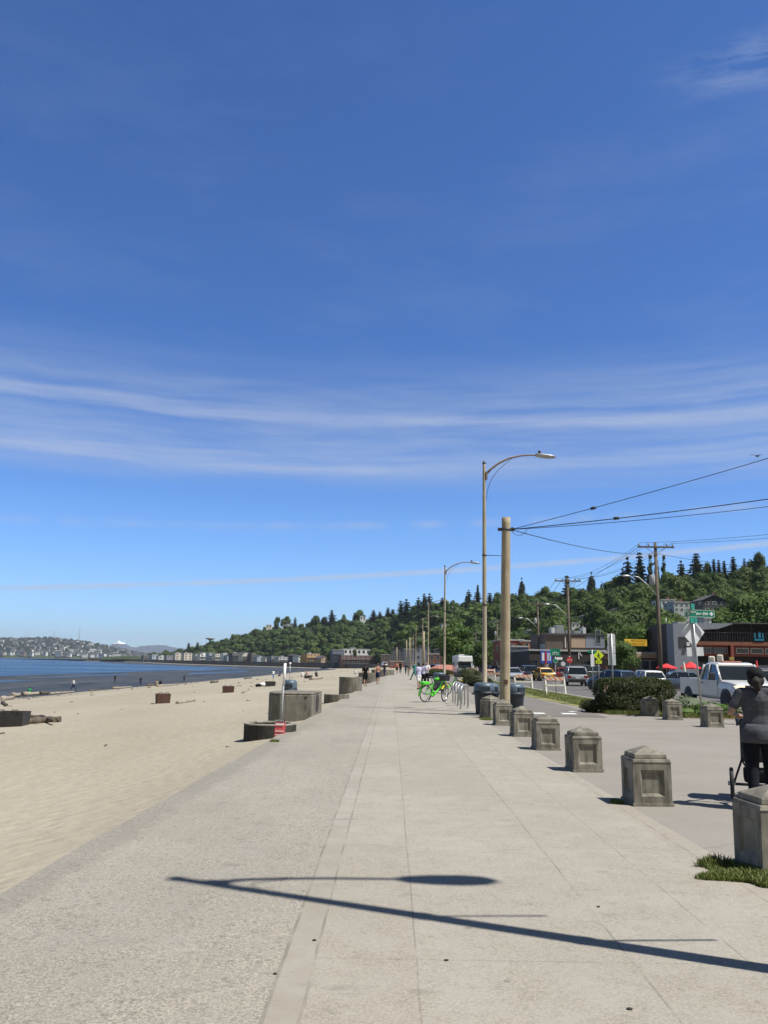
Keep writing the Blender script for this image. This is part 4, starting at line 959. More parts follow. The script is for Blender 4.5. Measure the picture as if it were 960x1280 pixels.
# waterfront row along the far curve of the bay: u0,u1,top row,base row,D,wall,roof,floors,bays,balcony,label
WF = [
 (179, 190, 819, 827, 1130, 'greyd', 'flat', 2, 3, 0, 'dark low building at the far left tip of the waterfront row'),
 (190, 198, 818, 827, 1110, 'bluel', 'flat', 2, 2, 0, 'blue grey block near the far left tip of the waterfront row'),
 (198, 208, 818, 828, 1080, 'greyl', 'gable', 2, 2, 0, 'grey gabled block left of the two beige towers'),
 (208, 217, 819, 828, 1050, 'slate', 'flat', 2, 2, 0, 'slate block hard against the beige towers'),
 (219, 229, 816, 828, 1000, 'beige', 'flat', 4, 2, 0, 'beige slab block, left of the pair'),
 (230, 240, 816, 828, 985, 'beige', 'flat', 4, 2, 0, 'beige slab block with a dark gap beside it, right of the pair'),
 (244, 249, 817, 828, 960, 'greyl', 'flat', 4, 2, 1, 'narrow grey apartment block below the slim conifers'),
 (250, 260, 815, 828, 940, 'white', 'gable', 3, 2, 1, 'white apartment block with a stepped gable'),
 (261, 268, 816, 829, 920, 'bluel', 'flat', 4, 3, 1, 'blue glass apartment block on the waterfront'),
 (269, 277, 817, 829, 900, 'cream', 'flat', 3, 3, 1, 'cream and grey apartment block with railings'),
 (279, 284, 816, 829, 880, 'white', 'flat', 4, 2, 1, 'thin white apartment block with black windows'),
 (284, 290, 818, 829, 870, 'bluel', 'gable', 3, 2, 0, 'pale blue gabled apartment house'),
 (290, 303, 816, 829, 850, 'greyd', 'flat', 4, 4, 1, 'wide dark grey apartment block with balconies'),
 (303, 313, 815, 830, 830, 'cream', 'gable', 4, 3, 1, 'cream tower block with a pointed roof'),
 (314, 320, 817, 830, 815, 'brown', 'flat', 3, 2, 0, 'narrow brown block right of the cream tower block'),
 (321, 331, 819, 830, 800, 'bluel', 'gable', 3, 3, 0, 'pale blue house with twin roofs in the waterfront row'),
 (332, 338, 821, 830, 780, 'cream', 'gable', 2, 2, 0, 'small cream house in the waterfront row'),
 (339, 347, 820, 831, 760, 'slate', 'flat', 3, 2, 1, 'slate coloured flat block left of the white pole'),
 (348, 366, 821, 832, 735, 'greyl', 'flat', 3, 4, 1, 'wide grey and white flat block with terraces behind the white pole'),
 (367, 373, 818, 832, 700, 'greyd', 'gable', 3, 2, 0, 'dark house left of the white house with a dark bay'),
 (373, 380, 819, 832, 680, 'white', 'gable', 3, 2, 0, 'bright white house left of the ochre house'),
 (383, 400, 817, 831, 640, 'ochre', 'flat', 3, 4, 1, 'ochre yellow house with balconies on the waterfront'),
 (401, 413, 820, 832, 610, 'tan', 'gable', 2, 3, 0, 'tan house with a yellow porch right of the ochre house'),
 (415, 430, 812, 833, 560, 'blue', 'flat', 4, 3, 1, 'dark blue four storey apartment block at the bend of the bay'),
 (429, 463, 811, 819, 575, 'white', 'flat', 1, 6, 0, 'long white upper storey block above the brick building'),
 (426, 470, 819, 834, 545, 'brick', 'flat', 3, 7, 1, 'red brown brick apartment block below the long white block'),
]
for (u0, u1, yt, yb, D, wc, rf, fl, by, bal, lab) in WF:
    house('apartment_building' if u1-u0 > 9 else 'waterfront_house', lab, 'building', u0, u1, yt, yb, D, wc, rf, fl, by, 14, rz=(.45 if u1 < 415 else .15), balcony=bool(bal), side=False, wfrac=.46, fm='frame_w' if wc != 'white' else 'frame_d')

# buildings along the street
t = house('brick_storefront', 'dark brick one storey bar front with a blue glass window and flat roof', 'building', 757, 843, 815, 849, 113, 'brick', 'flat', 1, 0, 16, zb=0, side=False)
x = lambda u: XA(u, 113, 2)-t.location.x
for a_, b_ in ((793, 801), (801.6, 812), (812.6, 822)): window('shop_window', t, (x(a_)+x(b_))/2, 0, 1.35, x(b_)-x(a_), 2.2, 'y', 'frame_g')
MB().bx(x(794), x(820), -.5, -.01, 2.75, 3.3).build('canopy', M['w_tan'], t)
for a_ in (765, 776): window('shop_window', t, x(a_), 0, 1.6, .9, 1.7, 'y', 'frame_d')
t = house('corner_bar', 'long dark brown corner bar with a white angular mark on its wall', 'building', 662, 757, 812, 851, 119, 'darkw', 'flat', 1, 0, 18, zb=0, side=False, roofm='roof_l')
x = lambda u: XA(u, 119, 2)-t.location.x
for a_ in (668, 682, 697, 707, 733, 752): window('window', t, x(a_), 0, 1.5, 1.0, 1.6, 'y', 'frame_d')
mb = MB(); px = x(723)
mb.hexa([(px, -.08, 2.5), (px+.14, -.08, 2.5), (px+.14, -.004, 2.5), (px, -.004, 2.5), (px, -.08, 3.6), (px+.14, -.08, 3.6), (px+.14, -.004, 3.6), (px, -.004, 3.6)])
mb.hexa([(px+.45, -.07, 2.9), (px+.6, -.07, 2.9), (px+.6, -.003, 2.9), (px+.45, -.003, 2.9), (px+.0, -.07, 3.6), (px+.18, -.07, 3.6), (px+.18, -.003, 3.6), (px, -.003, 3.6)])
mb.build('wall_mark', M['frame_w'], t)
for a_ in (756.5,): MB().bx(x(757)-1.6, x(757)-.8, -.06, -.004, 2.3, 3.1).build('wall_sign', M['frame_w'], t)
MB().bx(x(745), x(752), -.05, -.004, 0, 2.2).build('door', M['w_redw'], t)
# upper storey set back: brown, tan and grey panels
D = 124; t = thing('two_storey_building', 'two storey box with brown, tan and grey panels and roof plant, above the corner bar', 'building', (XA(720, D, 5), D, 0))
x = lambda u: XA(u, D, 5)-t.location.x; zt = A(720, 794, D).z; z0 = 4.2
MB().bx(x(682), x(756), 0, 12, 0, zt).build('wall', M['w_brown'], t)
MB().bx(x(714), x(731.5), -.10, -.003, z0, zt-.35).build('tan_panel', M['w_tan'], t)
MB().bx(x(732), x(755.5), -.12, -.003, z0, zt-.15).build('grey_panel', M['w_slate'], t)
MB().bx(x(706), x(707), -.14, -.003, z0, zt-.2).build('downpipe', M['frame_w'], t)
window('window', t, x(747.5), -.12, z0+1.6, .8, 2.0, 'y', 'frame_g')
rf = MB().bx(x(681), x(757), -.25, 12.2, zt, zt+.25).build('roof', M['roof_d'], t)
for a_, b_, hh in ((693, 698, .9), (699, 709, 1.3), (712, 718, .6), (733, 737, 1.0), (722, 731, .45)): MB().bx(x(a_), x(b_), 2, 4, zt+.25, zt+.25+hh).build('roof_unit', M['frame_w' if a_ in (693, 733) else 'frame_g'], rf)
# grey and wood deck building
D = 106; t = thing('deck_restaurant', 'grey restaurant with a dark wooden upper deck, orange brown fascia and white framed windows', 'building', (XA(900, D, 3), D, 0))
x = lambda u: XA(u, D, 3)-t.location.x; zz = lambda v: A(900, v, D).z
MB().bx(x(843), x(1060), 2.5, 16, 0, zz(779.5)).build('wall', M['w_darkw'], t)
MB().bx(x(843), x(871), 0, 2.497, 0, zz(780)).build('grey_bay', M['w_slate'], t)
MB().hexa([(x(871.1), 0, zz(788)), (x(900), 0, zz(786)), (x(900), 2.49, zz(786)), (x(871.1), 2.49, zz(788)), (x(871.1), 0, zz(779)), (x(921), 0, zz(779)), (x(921), 2.49, zz(779)), (x(871.1), 2.49, zz(779))]).build('grey_fascia', M['w_slate'], t)
window('window', t, x(857), 0, zz(803.5), 1.55, 1.35, 'y', 'frame_d')
MB().bx(x(858), x(862), -.3, -.005, zz(808), zz(803.5)).build('wall_lamp', M['frame_w'], t)
MB().bx(x(871.2), x(1060), .2, 2.495, zz(806.5), zz(802)).build('deck', M['w_orange'] if False else mat('weathered_deck_wood', (.20, .075, .04), .8, .4, 1.2, dirt=.4), t)
mb = MB(); mb.bx(x(872), x(1060), .2, .26, zz(791), zz(790))
for k in range(70): a_ = x(872)+k*.33; mb.bx(a_, a_+.05, .2, .26, zz(802)+.003, zz(791)-.003)
mb.build('railing', M['frame_d'], t)
for a_ in (884, 900, 920, 944, 968, 992): MB().bx(x(a_)-.09, x(a_)+.09, .6, .8, zz(802)+.003, zz(779)-.02).build('deck_post', M['w_darkw'], t)
MB().bx(x(919), x(1060), -.2, 16.1, zz(779.3), zz(777.8)).build('roof', M['roof_d'], t)
MB().bx(x(915), x(918.5), .19, .5, 0, zz(806.5)-.003).build('wood_post', M['w_redw'], t)
MB().bx(x(871.2), x(914.8), 1.0, 2.49, zz(820), zz(806.7)).build('wood_band', M['w_redw'], t)
MB().bx(x(918.7), x(1060), 1.0, 2.49, zz(820), zz(806.7)).build('wood_band', M['w_redw'], t)
for a_, w_ in ((904, 2.0), (886, 2.2)): window('window', t, x(a_), 1.0, zz(813), w_, .75, 'y', 'frame_g', mull=8)
for a_ in (932.5, 951, 969.5): window('window', t, x(a_), 1.0, zz(813), 1.6, .72, 'y', 'frame_w')
MB().bx(x(911.5), x(917), -.1, .18, zz(825), zz(821)).build('hanging_sign', mat('ochre_sign', (.35, .25, .05), .6), t)
mb = MB()
for a_ in (1, 2.2, 3.4): mb.bx(x(946)+a_*.42-.5, x(946)+a_*.42-.36, .10, .19, zz(797), zz(790.5))
mb.bx(x(945), x(957), .10, .19, zz(800), zz(798)); mb.bx(x(951), x(953), .09, .19, zz(796.8), zz(789)); mb.build('blue_emblem', mat('teal_paint', (.02, .20, .33), .4), t)
MB().bx(x(877), x(900), 1.4, 2.48, 0, 2.3).build('door', M['frame_d'], t)
MB().bx(x(946), x(1060), .9, 2.48, .4, 2.0).build('glass_screen', M['w_slate'], t)
for a_ in (845, 851): pass
mb = MB(); mb.tube([(x(848), 4, zz(780)), (x(848), 4, zz(771))], .06, 6); mb.build('mast', M['frame_w'], t)
house('roof_hut', 'small white hut with a grey front standing on the deck building roof', 'hut', 884, 892, 771, 779, 112, 'white', 'flat', 1, 1, 3)
house('white_dome_shed', 'low white curved top box on the grey building roof', 'box', 850, 859, 777.3, 779.2, 110, 'white', 'flat', 1, 0, 2, side=False)
# row farther down the street
SH = [
 (640, 661, 807, 849, 138, 'slate', 'flat', 2, 2, 'blue grey two storey shop beside the corner bar'),
 (625, 655, 799, 848, 150, 'redw', 'flat', 2, 3, 'dark red shop with a pale roof edge behind the wooden pole'),
 (655, 663, 800, 812, 146, 'orange', 'flat', 1, 1, 'orange brick upper storey corner above the blue grey shop'),
 (607, 626, 802, 848, 170, 'brick', 'flat', 2, 2, 'brick shop between the lamp post and the wooden pole'),
 (590, 607, 806, 846, 195, 'greyl', 'gable', 2, 2, 'pale gabled house right of the motorhome'),
 (584, 600, 815, 845, 215, 'blue', 'flat', 2, 2, 'blue grey house behind the motorhome'),
 (536, 566, 817, 844, 250, 'brick', 'flat', 2, 4, 'low brick building with a cream edge left of the motorhome'),
 (545, 566, 808, 819, 290, 'greyd', 'gable', 1, 3, 'dark roofed house above the low brick building'),
 (520, 538, 806, 842, 320, 'slate', 'gable', 3, 3, 'slate gabled apartment house behind the far lamps'),
 (505, 524, 811, 841, 360, 'blue', 'flat', 3, 3, 'dark blue flat roofed block near the promenade end'),
 (489, 507, 808, 840, 400, 'greyd', 'gable', 3, 3, 'dark gabled house left of the dark blue block'),
 (476, 490, 818, 839, 430, 'brown', 'flat', 2, 2, 'brown low building at the very end of the promenade'),
]
for (u0, u1, yt, yb, D, wc, rf, fl, by, lab) in SH:
    house('shop_building' if D < 200 else 'street_house', lab, 'building', u0, u1, yt, yb, D, wc, rf, fl, by, 14, zb=(0 if yb > 835 else None), fm='frame_g')
house('beach_kiosk', 'rust red kiosk standing at the end of the promenade', 'kiosk', 487, 505, 826, 838, 300, 'redw', 'flat', 1, 3, 6, zb=-.1, side=False)
# water tower on the ridge
q = hill_pt(263, .95); zt = A(263, 797, q.y).z
t = thing('water_tower', 'pale water tower with a wide bowl above the trees left on the hill', 'tower', (XA(263, q.y, zt), q.y, q.z))
h = zt-q.z; MB().lathe([(1.3, -2), (1.1, h*.7), (2.0, h-3.2)], 12).build('stem', M['frame_g'], t)
MB().lathe([(2.0, h-3.2), (6.0, h-1.6), (6.2, h-.7), (4.5, h-.1), (.4, h+.3)], 18).build('tank', M['frame_g'], t)
# radio masts behind the far hill
for u, yt in ((68, 789), (100, 784), (32, 793)):
    D = 4300; zt = A(u, yt, D).z; xx = XA(u, D, zt); zb = far_pt(u, 1.0).z-10
    mb = MB(); r = 2.2
    for k in range(3): a_ = k*2*PI/3; mb.tube([(r*math.cos(a_)*1.8, r*math.sin(a_)*1.8, 0), (r*math.cos(a_)*.5, r*math.sin(a_)*.5, zt-zb)], .45, 4)
    for j in range(14): z = (zt-zb)*j/14; f = 1.8-1.3*j/14; mb.tube([(r*f*math.cos(k*2*PI/3), r*f*math.sin(k*2*PI/3), z+(k % 2)*4) for k in (0, 1, 2, 3)], .25, 3)
    o = mb.build('radio_mast', M['frame_g']); o.location = (xx, D, zb)
    tag(o, {68: 'thin radio mast rising above the middle of the hill across the water', 100: 'tallest thin radio mast above the hill across the water', 32: 'short faint radio mast at the left over the hill across the water'}[u], 'mast')
# tiny houses on the hill across the water
M['fh0'] = mat('far_white_wall', (.62, .61, .58), .8, .1, .05); M['fh1'] = mat('far_brown_wall', (.22, .17, .14), .8, .1, .05); M['fh2'] = mat('far_grey_wall', (.30, .31, .33), .8, .1, .05); M['fh3'] = mat('far_blue_wall', (.13, .17, .22), .8, .1, .05)
protos = []
for k, (w, d_, h, rh, wm) in enumerate([(14, 10, 6, 3, 'fh0'), (18, 11, 7, 2.5, 'fh1'), (13, 10, 8, 3, 'fh2'), (26, 12, 9, 0, 'fh0'), (20, 12, 8, 0, 'fh3'), (16, 10, 6, 3, 'fh0')]):
    mb = MB(); mb.bx(-w/2, w/2, -d_/2, d_/2, -8, h)
    mb.mi = 1
    if rh:
        e = .8
        for s in (-1, 1): mb.hexa([(-w/2-e, s*(d_/2+e), h-.5), (w/2+e, s*(d_/2+e), h-.5), (w/2+e, 0, h+rh), (-w/2-e, 0, h+rh), (-w/2-e, s*(d_/2+e), h), (w/2+e, s*(d_/2+e), h), (w/2+e, 0, h+rh+.5), (-w/2-e, 0, h+rh+.5)])
    else: mb.bx(-w/2-.3, w/2+.3, -d_/2-.3, d_/2+.3, h, h+.6)
    mb.mi = 2
    for f in range(max(1, int(h/3.2))):
        for b_ in range(int(w/4)): cx = -w/2+w*(b_+.5)/int(w/4); mb.bx(cx-1, cx+1, -d_/2-.12, -d_/2-.01, 1+3.1*f, 2.7+3.1*f)
    me = bpy.data.meshes.new('hill_house'); me.from_pydata(mb.v, [], mb.f)
    for m_ in (M[wm], M['roof_d'], M['pane']): me.materials.append(m_)
    me.polygons.foreach_set('material_index', mb.m); me.update(); protos.append(me)
HL = {0: 'tiny pale pitched roof house among many on the hill across the water', 1: 'tiny brown house among many on the hill across the water', 2: 'tiny grey house among many on the hill across the water',
      3: 'tiny wide white block among many on the hill across the water', 4: 'tiny blue grey block among many on the hill across the water', 5: 'tiny pale pitched roof house among many on the hill across the water'}
for i in range(290):
    u = RNG.uniform(-6, 226); s = RNG.uniform(.0, .97)**1.15 if i > 45 else RNG.uniform(0, .05); k = int(RNG.choice([0, 1, 2, 3, 4, 5], p=[.24, .16, .16, .14, .08, .22]))
    q = far_pt(u, s); o = bpy.data.objects.new('hill_house', protos[k]); COL.objects.link(o)
    o.location = (q.x, q.y, q.z+6.5); o.rotation_euler = (0, 0, RNG.uniform(-.7, .7)); sc = RNG.uniform(.7, 1.15); o.scale = (sc, sc, sc)
    tag(o, HL[k], 'house', HL[k].replace('tiny ', 'small ').replace(' house', ' houses').replace(' block', ' blocks').replace(' among many', ''))

# ================================================================== STREET FURNITURE
def m_conc(name, c1, c2, grime):
    m, n, b = new_mat(name); p = n.coord('Object')
    oi = n.n.new('ShaderNodeObjectInfo'); pr = n.comb(oi.outputs['Random'], 0, 0)
    v = n.n.new('ShaderNodeVectorMath'); v.operation = 'MULTIPLY_ADD'; n.l.new(pr, v.inputs[0]); v.inputs[1].default_value = (31, 17, 7); n.l.new(p, v.inputs[2]); q = v.outputs[0]
    c = n.mix(n.rng(n.noise(q, 3, 6, 0.65), 0.3, 0.7), c1, c2)
    st = n.rng(n.noise(n.scale(q, (1, 1, .22)), 6, 6, 0.7), 0.44, 0.62)
    c = n.mix(n.math('MULTIPLY', st, 0.65), c, grime)
    pit = n.math('LESS_THAN', n.voro(q, 42), 0.16); c = n.mix(n.math('MULTIPLY', pit, 0.4), c, grime)
    n.put(b.inputs['Base Color'], c); b.inputs['Roughness'].default_value = 0.92; b.inputs['Specular IOR Level'].default_value = 0.2
    n.put(b.inputs['Normal'], n.bump(n.noise(q, 60, 5, 0.7), 0.5, 0.006)); return m
M['bollard'] = m_conc('bollard_concrete', (.19, .175, .14), (.32, .298, .245), (.055, .052, .042))
M['bollard_cap'] = m_conc('bollard_cap_concrete', (.18, .167, .135), (.29, .27, .22), (.062, .058, .047))
M['block'] = m_conc('cast_concrete', (.25, .23, .19), (.36, .335, .28), (.12, .11, .088))
M['galv'] = mat('galvanised_steel', (.42, .43, .43), .45, .15, 4, metal=.7, dirt=.15)
M['lamp_paint'] = mat('lamp_post_paint', (.36, .31, .22), .6, .2, 3, dirt=.3)
M['black_plastic'] = mat('bin_body_plastic', (.020, .029, .042), .5, .25, 3, dirt=.15)
M['lid_plastic'] = mat('bin_lid_plastic', (.075, .11, .145), .45, .2, 3, dirt=.2)
M['rust'] = mat('rusty_steel', (.085, .04, .028), .85, .45, 3, bump=.4, bsc=30, dirt=.3)
M['soot'] = mat('sooty_steel', (.03, .027, .026), .85, .4, 3, bump=.4, bsc=30)
M['black'] = mat('black_rubber', (.015, .015, .016), .7, .3, 6)
M['wire'] = mat('cable_sheath', (.02, .02, .022), .6, .2, 2)
M['alu'] = mat('sign_back_aluminium', (.60, .62, .64), .5, .12, 2, metal=.1, dirt=.15)
M['sgreen'] = mat('sign_green', (.0, .20, .12), .45, .12, 3); M['swhite'] = mat('sign_white', (.80, .80, .78), .45, .05, 3)
M['sfluo'] = mat('sign_fluorescent_yellow', (.66, .80, .02), .45, .08, 3); M['syel'] = mat('sign_amber', (.72, .45, .02), .5, .1, 3); M['sred'] = mat('sign_red', (.55, .03, .03), .45, .1, 3)
M['sblack'] = mat('sign_black', (.02, .02, .02), .5, .1, 3)
def m_wood(name, lo, hi, streak):
    m, n, b = new_mat(name); p = n.coord('Object')
    g = n.noise(n.scale(p, (1, 1, .05)), 14, 5, 0.65); k = n.noise(p, 1.2, 4)
    c = n.mix(n.rng(g, .3, .7), lo, hi); c = n.mix(n.math('MULTIPLY', n.rng(k, .45, .65), .5), c, streak)
    n.put(b.inputs['Base Color'], c); b.inputs['Roughness'].default_value = 0.85; n.put(b.inputs['Normal'], n.bump(g, .6, .01)); return m
M['pole_pale'] = m_wood('weathered_pale_pole', (.27, .22, .14), (.44, .37, .25), (.17, .12, .075))
M['pole_dark'] = m_wood('creosoted_pole', (.085, .065, .048), (.17, .135, .10), (.05, .04, .03))
M['drift'] = m_wood('driftwood', (.20, .17, .13), (.42, .37, .30), (.12, .09, .06))
M['charred'] = m_wood('charred_log', (.05, .04, .03), (.16, .13, .09), (.03, .025, .02))

# ---- concrete bollards
def bollard():
    t = thing('concrete_bollard', '', 'bollard'); w = .285
    mb = MB(); h = .545
    r = .265
    # shaft with a sunken panel in each side
    mb.box((0, 0, .02), (w*2, w*2, .04), .985, .985)
    a = .165; zb, zt = .12, .455; dp = .035
    for k in range(4):
        mb.at(rz=k*PI/2)
        fr = lambda x0, x1, z0, z1: mb.poly([(x0, -r, z0), (x1, -r, z0), (x1, -r, z1), (x0, -r, z1)])
        fr(-r, -a, .04, h); fr(a, r, .04, h); fr(-a, a, .04, zb); fr(-a, a, zt, h)
        b_ = a-.03; y = -r+dp
        mb.poly([(-a, -r, zb), (a, -r, zb), (b_, y, zb+.035), (-b_, y, zb+.035)]); mb.poly([(-a, -r, zt), (-b_, y, zt-.03), (b_, y, zt-.03), (a, -r, zt)])
        mb.poly([(-a, -r, zb), (-b_, y, zb+.035), (-b_, y, zt-.03), (-a, -r, zt)]); mb.poly([(a, -r, zb), (a, -r, zt), (b_, y, zt-.03), (b_, y, zb+.035)])
        mb.poly([(-b_, y, zb+.035), (b_, y, zb+.035), (b_, y, zt-.03), (-b_, y, zt-.03)])
    mb.at()
    mb.build('shaft', M['bollard'], t)
    mb = MB(); mb.box((0, 0, h+.0225), (r*2+.02, r*2+.02, .043), .93, .93)
    mb.box((0, 0, h+.072), (.46, .46, .055), .97, .97)
    mb.hexa([(-.22, -.22, h+.0995), (.22, -.22, h+.0995), (.22, .22, h+.0995), (-.22, .22, h+.0995), (-.012, -.012, h+.195), (.012, -.012, h+.195), (.012, .012, h+.195), (-.012, .012, h+.195)])
    mb.build('cap', M['bollard_cap'], t, bevel=.008)
    return t
bo = bollard(); first = True
BL = ['nearest concrete bollard, cut by the right edge, with grass round its foot', 'second nearest concrete bollard, whole, left of the person with the pushchair', 'third concrete bollard along the promenade row', 'fourth concrete bollard along the promenade row',
      'fifth concrete bollard along the promenade row', 'concrete bollard standing in front of the pale wooden pole', 'darker concrete bollard farthest in the row, half hiding the litter bins']
BP = [(3.39, 7.50, .03), (3.37, 10.93, -.02), (3.35, 14.15, .02), (3.37, 17.5, -.01), (3.40, 20.6, .02), (3.45, 24.15, 0.0), (3.50, 27.2, .6)]
BP2 = [(9.33, 29.55, .02), (9.45, 27.6, -.03), (9.56, 24.6, .03)]
BL2 = ['small looking concrete bollard, leftmost of three in front of the hedge', 'concrete bollard, middle of three in front of the garden bed', 'concrete bollard, nearest of three, just left of the person in grey']
for i, ((x, y, rz), lab) in enumerate(zip(BP+BP2, BL+BL2)):
    o = bo if i == 0 else copy_tree(bo)
    o.location = (x, y, 0); o.rotation_euler = (.012*math.sin(i*2.3), .012*math.cos(i*1.7), rz+.05); o['label'] = lab; o['group'] = 'concrete bollards along the promenade' if i < 7 else 'concrete bollards along the garden bed'
    o.scale = (.90, .90, .95) if i < 7 else (.90, .90, .90)

# ---- street lamps of the promenade
def lamp_post(hh=9.05):
    t = thing('street_lamp', '', 'street lamp')
    MB().lathe([(.15, 0), (.15, .12), (.088, .16), (.083, hh*.3), (.068, hh*.7), (.055, hh-.12), (.055, hh)], 14).build('pole', M['lamp_paint'], t)
    MB().lathe([(.07, hh+.001), (.07, hh+.04), (.05, hh+.06), (.04, hh+.10), (.01, hh+.13)], 10).build('finial', M['frame_d'], t)
    mb = MB(); z0 = hh-.42
    arc = [(0.05, 0, z0), (.25, 0, z0+.22), (.55, 0, z0+.46), (.95, 0, z0+.66), (1.35, 0, z0+.76), (1.75, 0, z0+.80), (1.98, 0, z0+.79)]
    mb.tube(arc, [.045, .042, .04, .037, .034, .032, .03], 8); mb.bx(.055, .12, -.07, .07, z0-.18, z0+.12)
    mb.build('arm', M['rust'] if False else mat('arm_paint', (.22, .17, .13), .7, .3, 4), t)
    MB().tube([(.08, 0, z0-.95), (.12, 0, z0-.6), (.25, 0, z0-.2), (.5, 0, z0+.18), (.8, 0, z0+.44), (1.05, 0, z0+.66)], .009, 5).build('cable', M['wire'], t)
    mb = MB(); zc = z0+.79; R = []
    for x, w, up, dn in ((1.93, .05, .05, .04), (1.98, .10, .09, .07), (2.18, .15, .08, .09), (2.42, .165, .05, .10), (2.60, .13, .02, .08), (2.68, .05, -.01, .05)):
        R.append([(x, w*math.cos(a), zc+(up if math.sin(a) > 0 else dn)*math.sin(a)-(x-2)*.05) for a in [2*PI*q/12 for q in range(12)]])
    mb.smooth = True; mb.loft(R); mb.smooth = False; lu = mb.build('luminaire', M['galv'], t)
    MB().lathe([(.05, 0), (.055, .06), (.04, .11)], 8, c=(2.08, 0, zc+.075)).build('photocell', M['sblack'], lu)
    for z, s in ((hh*.42, 1), (hh*.62, 1)):
        MB().tube([(.07, 0, z), (.85, .05, z)], .014, 6).build('banner_arm', M['frame_d'], t)
    for r_, z in ((.086, hh*.42), (.08, hh*.62)): MB().lathe([(r_, z-.04), (r_, z+.04)], 12).build('clamp', M['frame_d'], t)
    return t
lp = lamp_post()
LP = [(3.36, 4.62, 0, 'street lamp beside the camera that throws the long shadow across the pavement'), (3.68, 30.2, 0, 'tall street lamp nearest in view, just left of the pale wooden pole'),
      (4.75, 64, .0, 'second street lamp, standing behind the green bicycle'), (5.7, 104, 0, 'third street lamp, behind the people in white shirts'), (6.75, 140, 0, 'fourth street lamp along the promenade'),
      (7.3, 182, 0, 'fifth street lamp along the promenade'), (8.3, 225, 0, 'sixth street lamp, near the far end'), (9.3, 268, 0, 'farthest street lamp along the promenade')]
for i, (x, y, rz, lab) in enumerate(LP):
    o = lp if i == 0 else copy_tree(lp); o.location = (x, y, 0); o['label'] = lab; o['group'] = 'curved arm street lamps along the promenade'; o.rotation_euler = (math.radians(.0), math.radians(.25), rz)
# plain wooden poles in the same line
for k, (u, yt, y, lab) in enumerate(((529.5, 789, 118, 'short pale wooden pole between the third and fourth street lamps'), (512, 797, 200, 'thin pale wooden pole near the fifth street lamp'), (508, 800, 250, 'short pale wooden pole near the far end'), (496, 809, 290, 'tiny pale pole at the promenade end'))):
    zt = A(u, yt, y).z; o = MB().lathe([(.17, 0), (.13, zt)], 10).build('wooden_pole', M['pole_pale']); o.location = (XA(u, y, 2), y, 0); tag(o, lab, 'pole')

# ---- pale wooden utility pole
PX, PY = 4.05, 27.9; PZ = A(632, 647, PY).z
t = thing('utility_pole', 'thick pale wooden pole with cables tied to its top, behind the bollards', 'utility pole', (PX, PY, 0)); t.rotation_euler = (0, math.radians(1.1), 0)
mb = MB(); n_ = 16; R = []
for k in range(30):
    z = PZ*k/29; r = .178-.032*k/29
    R.append([((r+.006*mnoise.noise(Vector((math.cos(2*PI*q/n_)*3, math.sin(2*PI*q/n_)*3, z*.8))))*math.cos(2*PI*q/n_), (r+.006*mnoise.noise(Vector((math.cos(2*PI*q/n_)*3, math.sin(2*PI*q/n_)*3, z*.8))))*math.sin(2*PI*q/n_), z) for q in range(n_)])
mb.smooth = True; mb.loft(R); mb.build('pole', M['pole_pale'], t)
zb = A(632, 662, PY).z
mb = MB(); mb.lathe([(.165, zb-.04), (.165, zb+.04)], 14); mb.box((-.22, 0, zb), (.12, .09, .1)); mb.box((.21, 0, zb+.02), (.1, .1, .12)); mb.tube([(-.28, 0, zb), (.3, 0, zb)], .018, 6); mb.build('band', M['frame_d'], t)
MB().tube([(.17, -.02, zb-.02), (.30, -.03, zb-.16), (.48, -.05, zb-.2), (.66, -.08, zb-.08), (.7, -.1, zb+.02)], .009, 5).build('drip_loop', M['wire'], t)
mb = MB(); zz_ = 1.05; mb.bx(-.06, .07, -.185, -.168, zz_, zz_+.14); mb.build('tag_plate', M['rust'], t)
ptop = Vector((PX+.28+.0, PY-.02, zb))

# ---- crossarm poles beyond the street
def cross_pole(loc, h, label, lampdir=None, lampz=None, trans=False, transf=False, arm=2.9, rz=0):
    t = thing('utility_pole', label, 'utility pole', loc, rz)
    MB().lathe([(.19, -.3), (.17, h*.4), (.12, h)], 12).build('pole', M['pole_dark'], t)
    mb = MB(); mb.bx(-arm/2, arm/2, -.20, -.09, h-.5, h-.36); mb.tube([(-arm*.3, -.15, h-.44), (0, -.14, h-1.1), (arm*.3, -.15, h-.44)], .02, 4)
    ca = mb.build('crossarm', M['pole_dark'], t)
    for x in (-arm*.46, -arm*.2, arm*.3, arm*.46): MB().lathe([(.03, 0), (.075, .06), (.05, .11), (.075, .15), (.03, .26)], 8, c=(x, -.145, h-.36)).build('insulator', M['frame_g'], ca)
    if trans: MB().lathe([(.2, 0), (.24, .05), (.24, .75), (.12, .85)], 12, c=(-.42, -.1, h*.70)).build('transformer', M['frame_g'], t)
    if lampdir is not None:
        dx, dy, L = lampdir; z = lampz
        a = MB().tube([(0, -.12, z-1.7), (dx*L*.35, dy*L*.35-.1, z-.75), (dx*L*.7, dy*L*.7-.1, z-.08), (dx*L, dy*L-.1, z)], .045, 6).build('lamp_arm', M['galv'], t)
        mb = MB(); mb.smooth = True; R = []
        for s, w in ((0, .04), (.1, .1), (.4, .14), (.65, .12), (.8, .03)): R.append([(dx*(L+s)+dy*w*math.cos(q*PI/4), dy*(L+s)-.1-dx*w*math.cos(q*PI/4), z+w*.7*math.sin(q*PI/4)) for q in range(8)])
        mb.loft(R).build('luminaire', M['galv'], a)
    return t
def polez(u, yt, D): return A(u, yt, D).z
UP = []
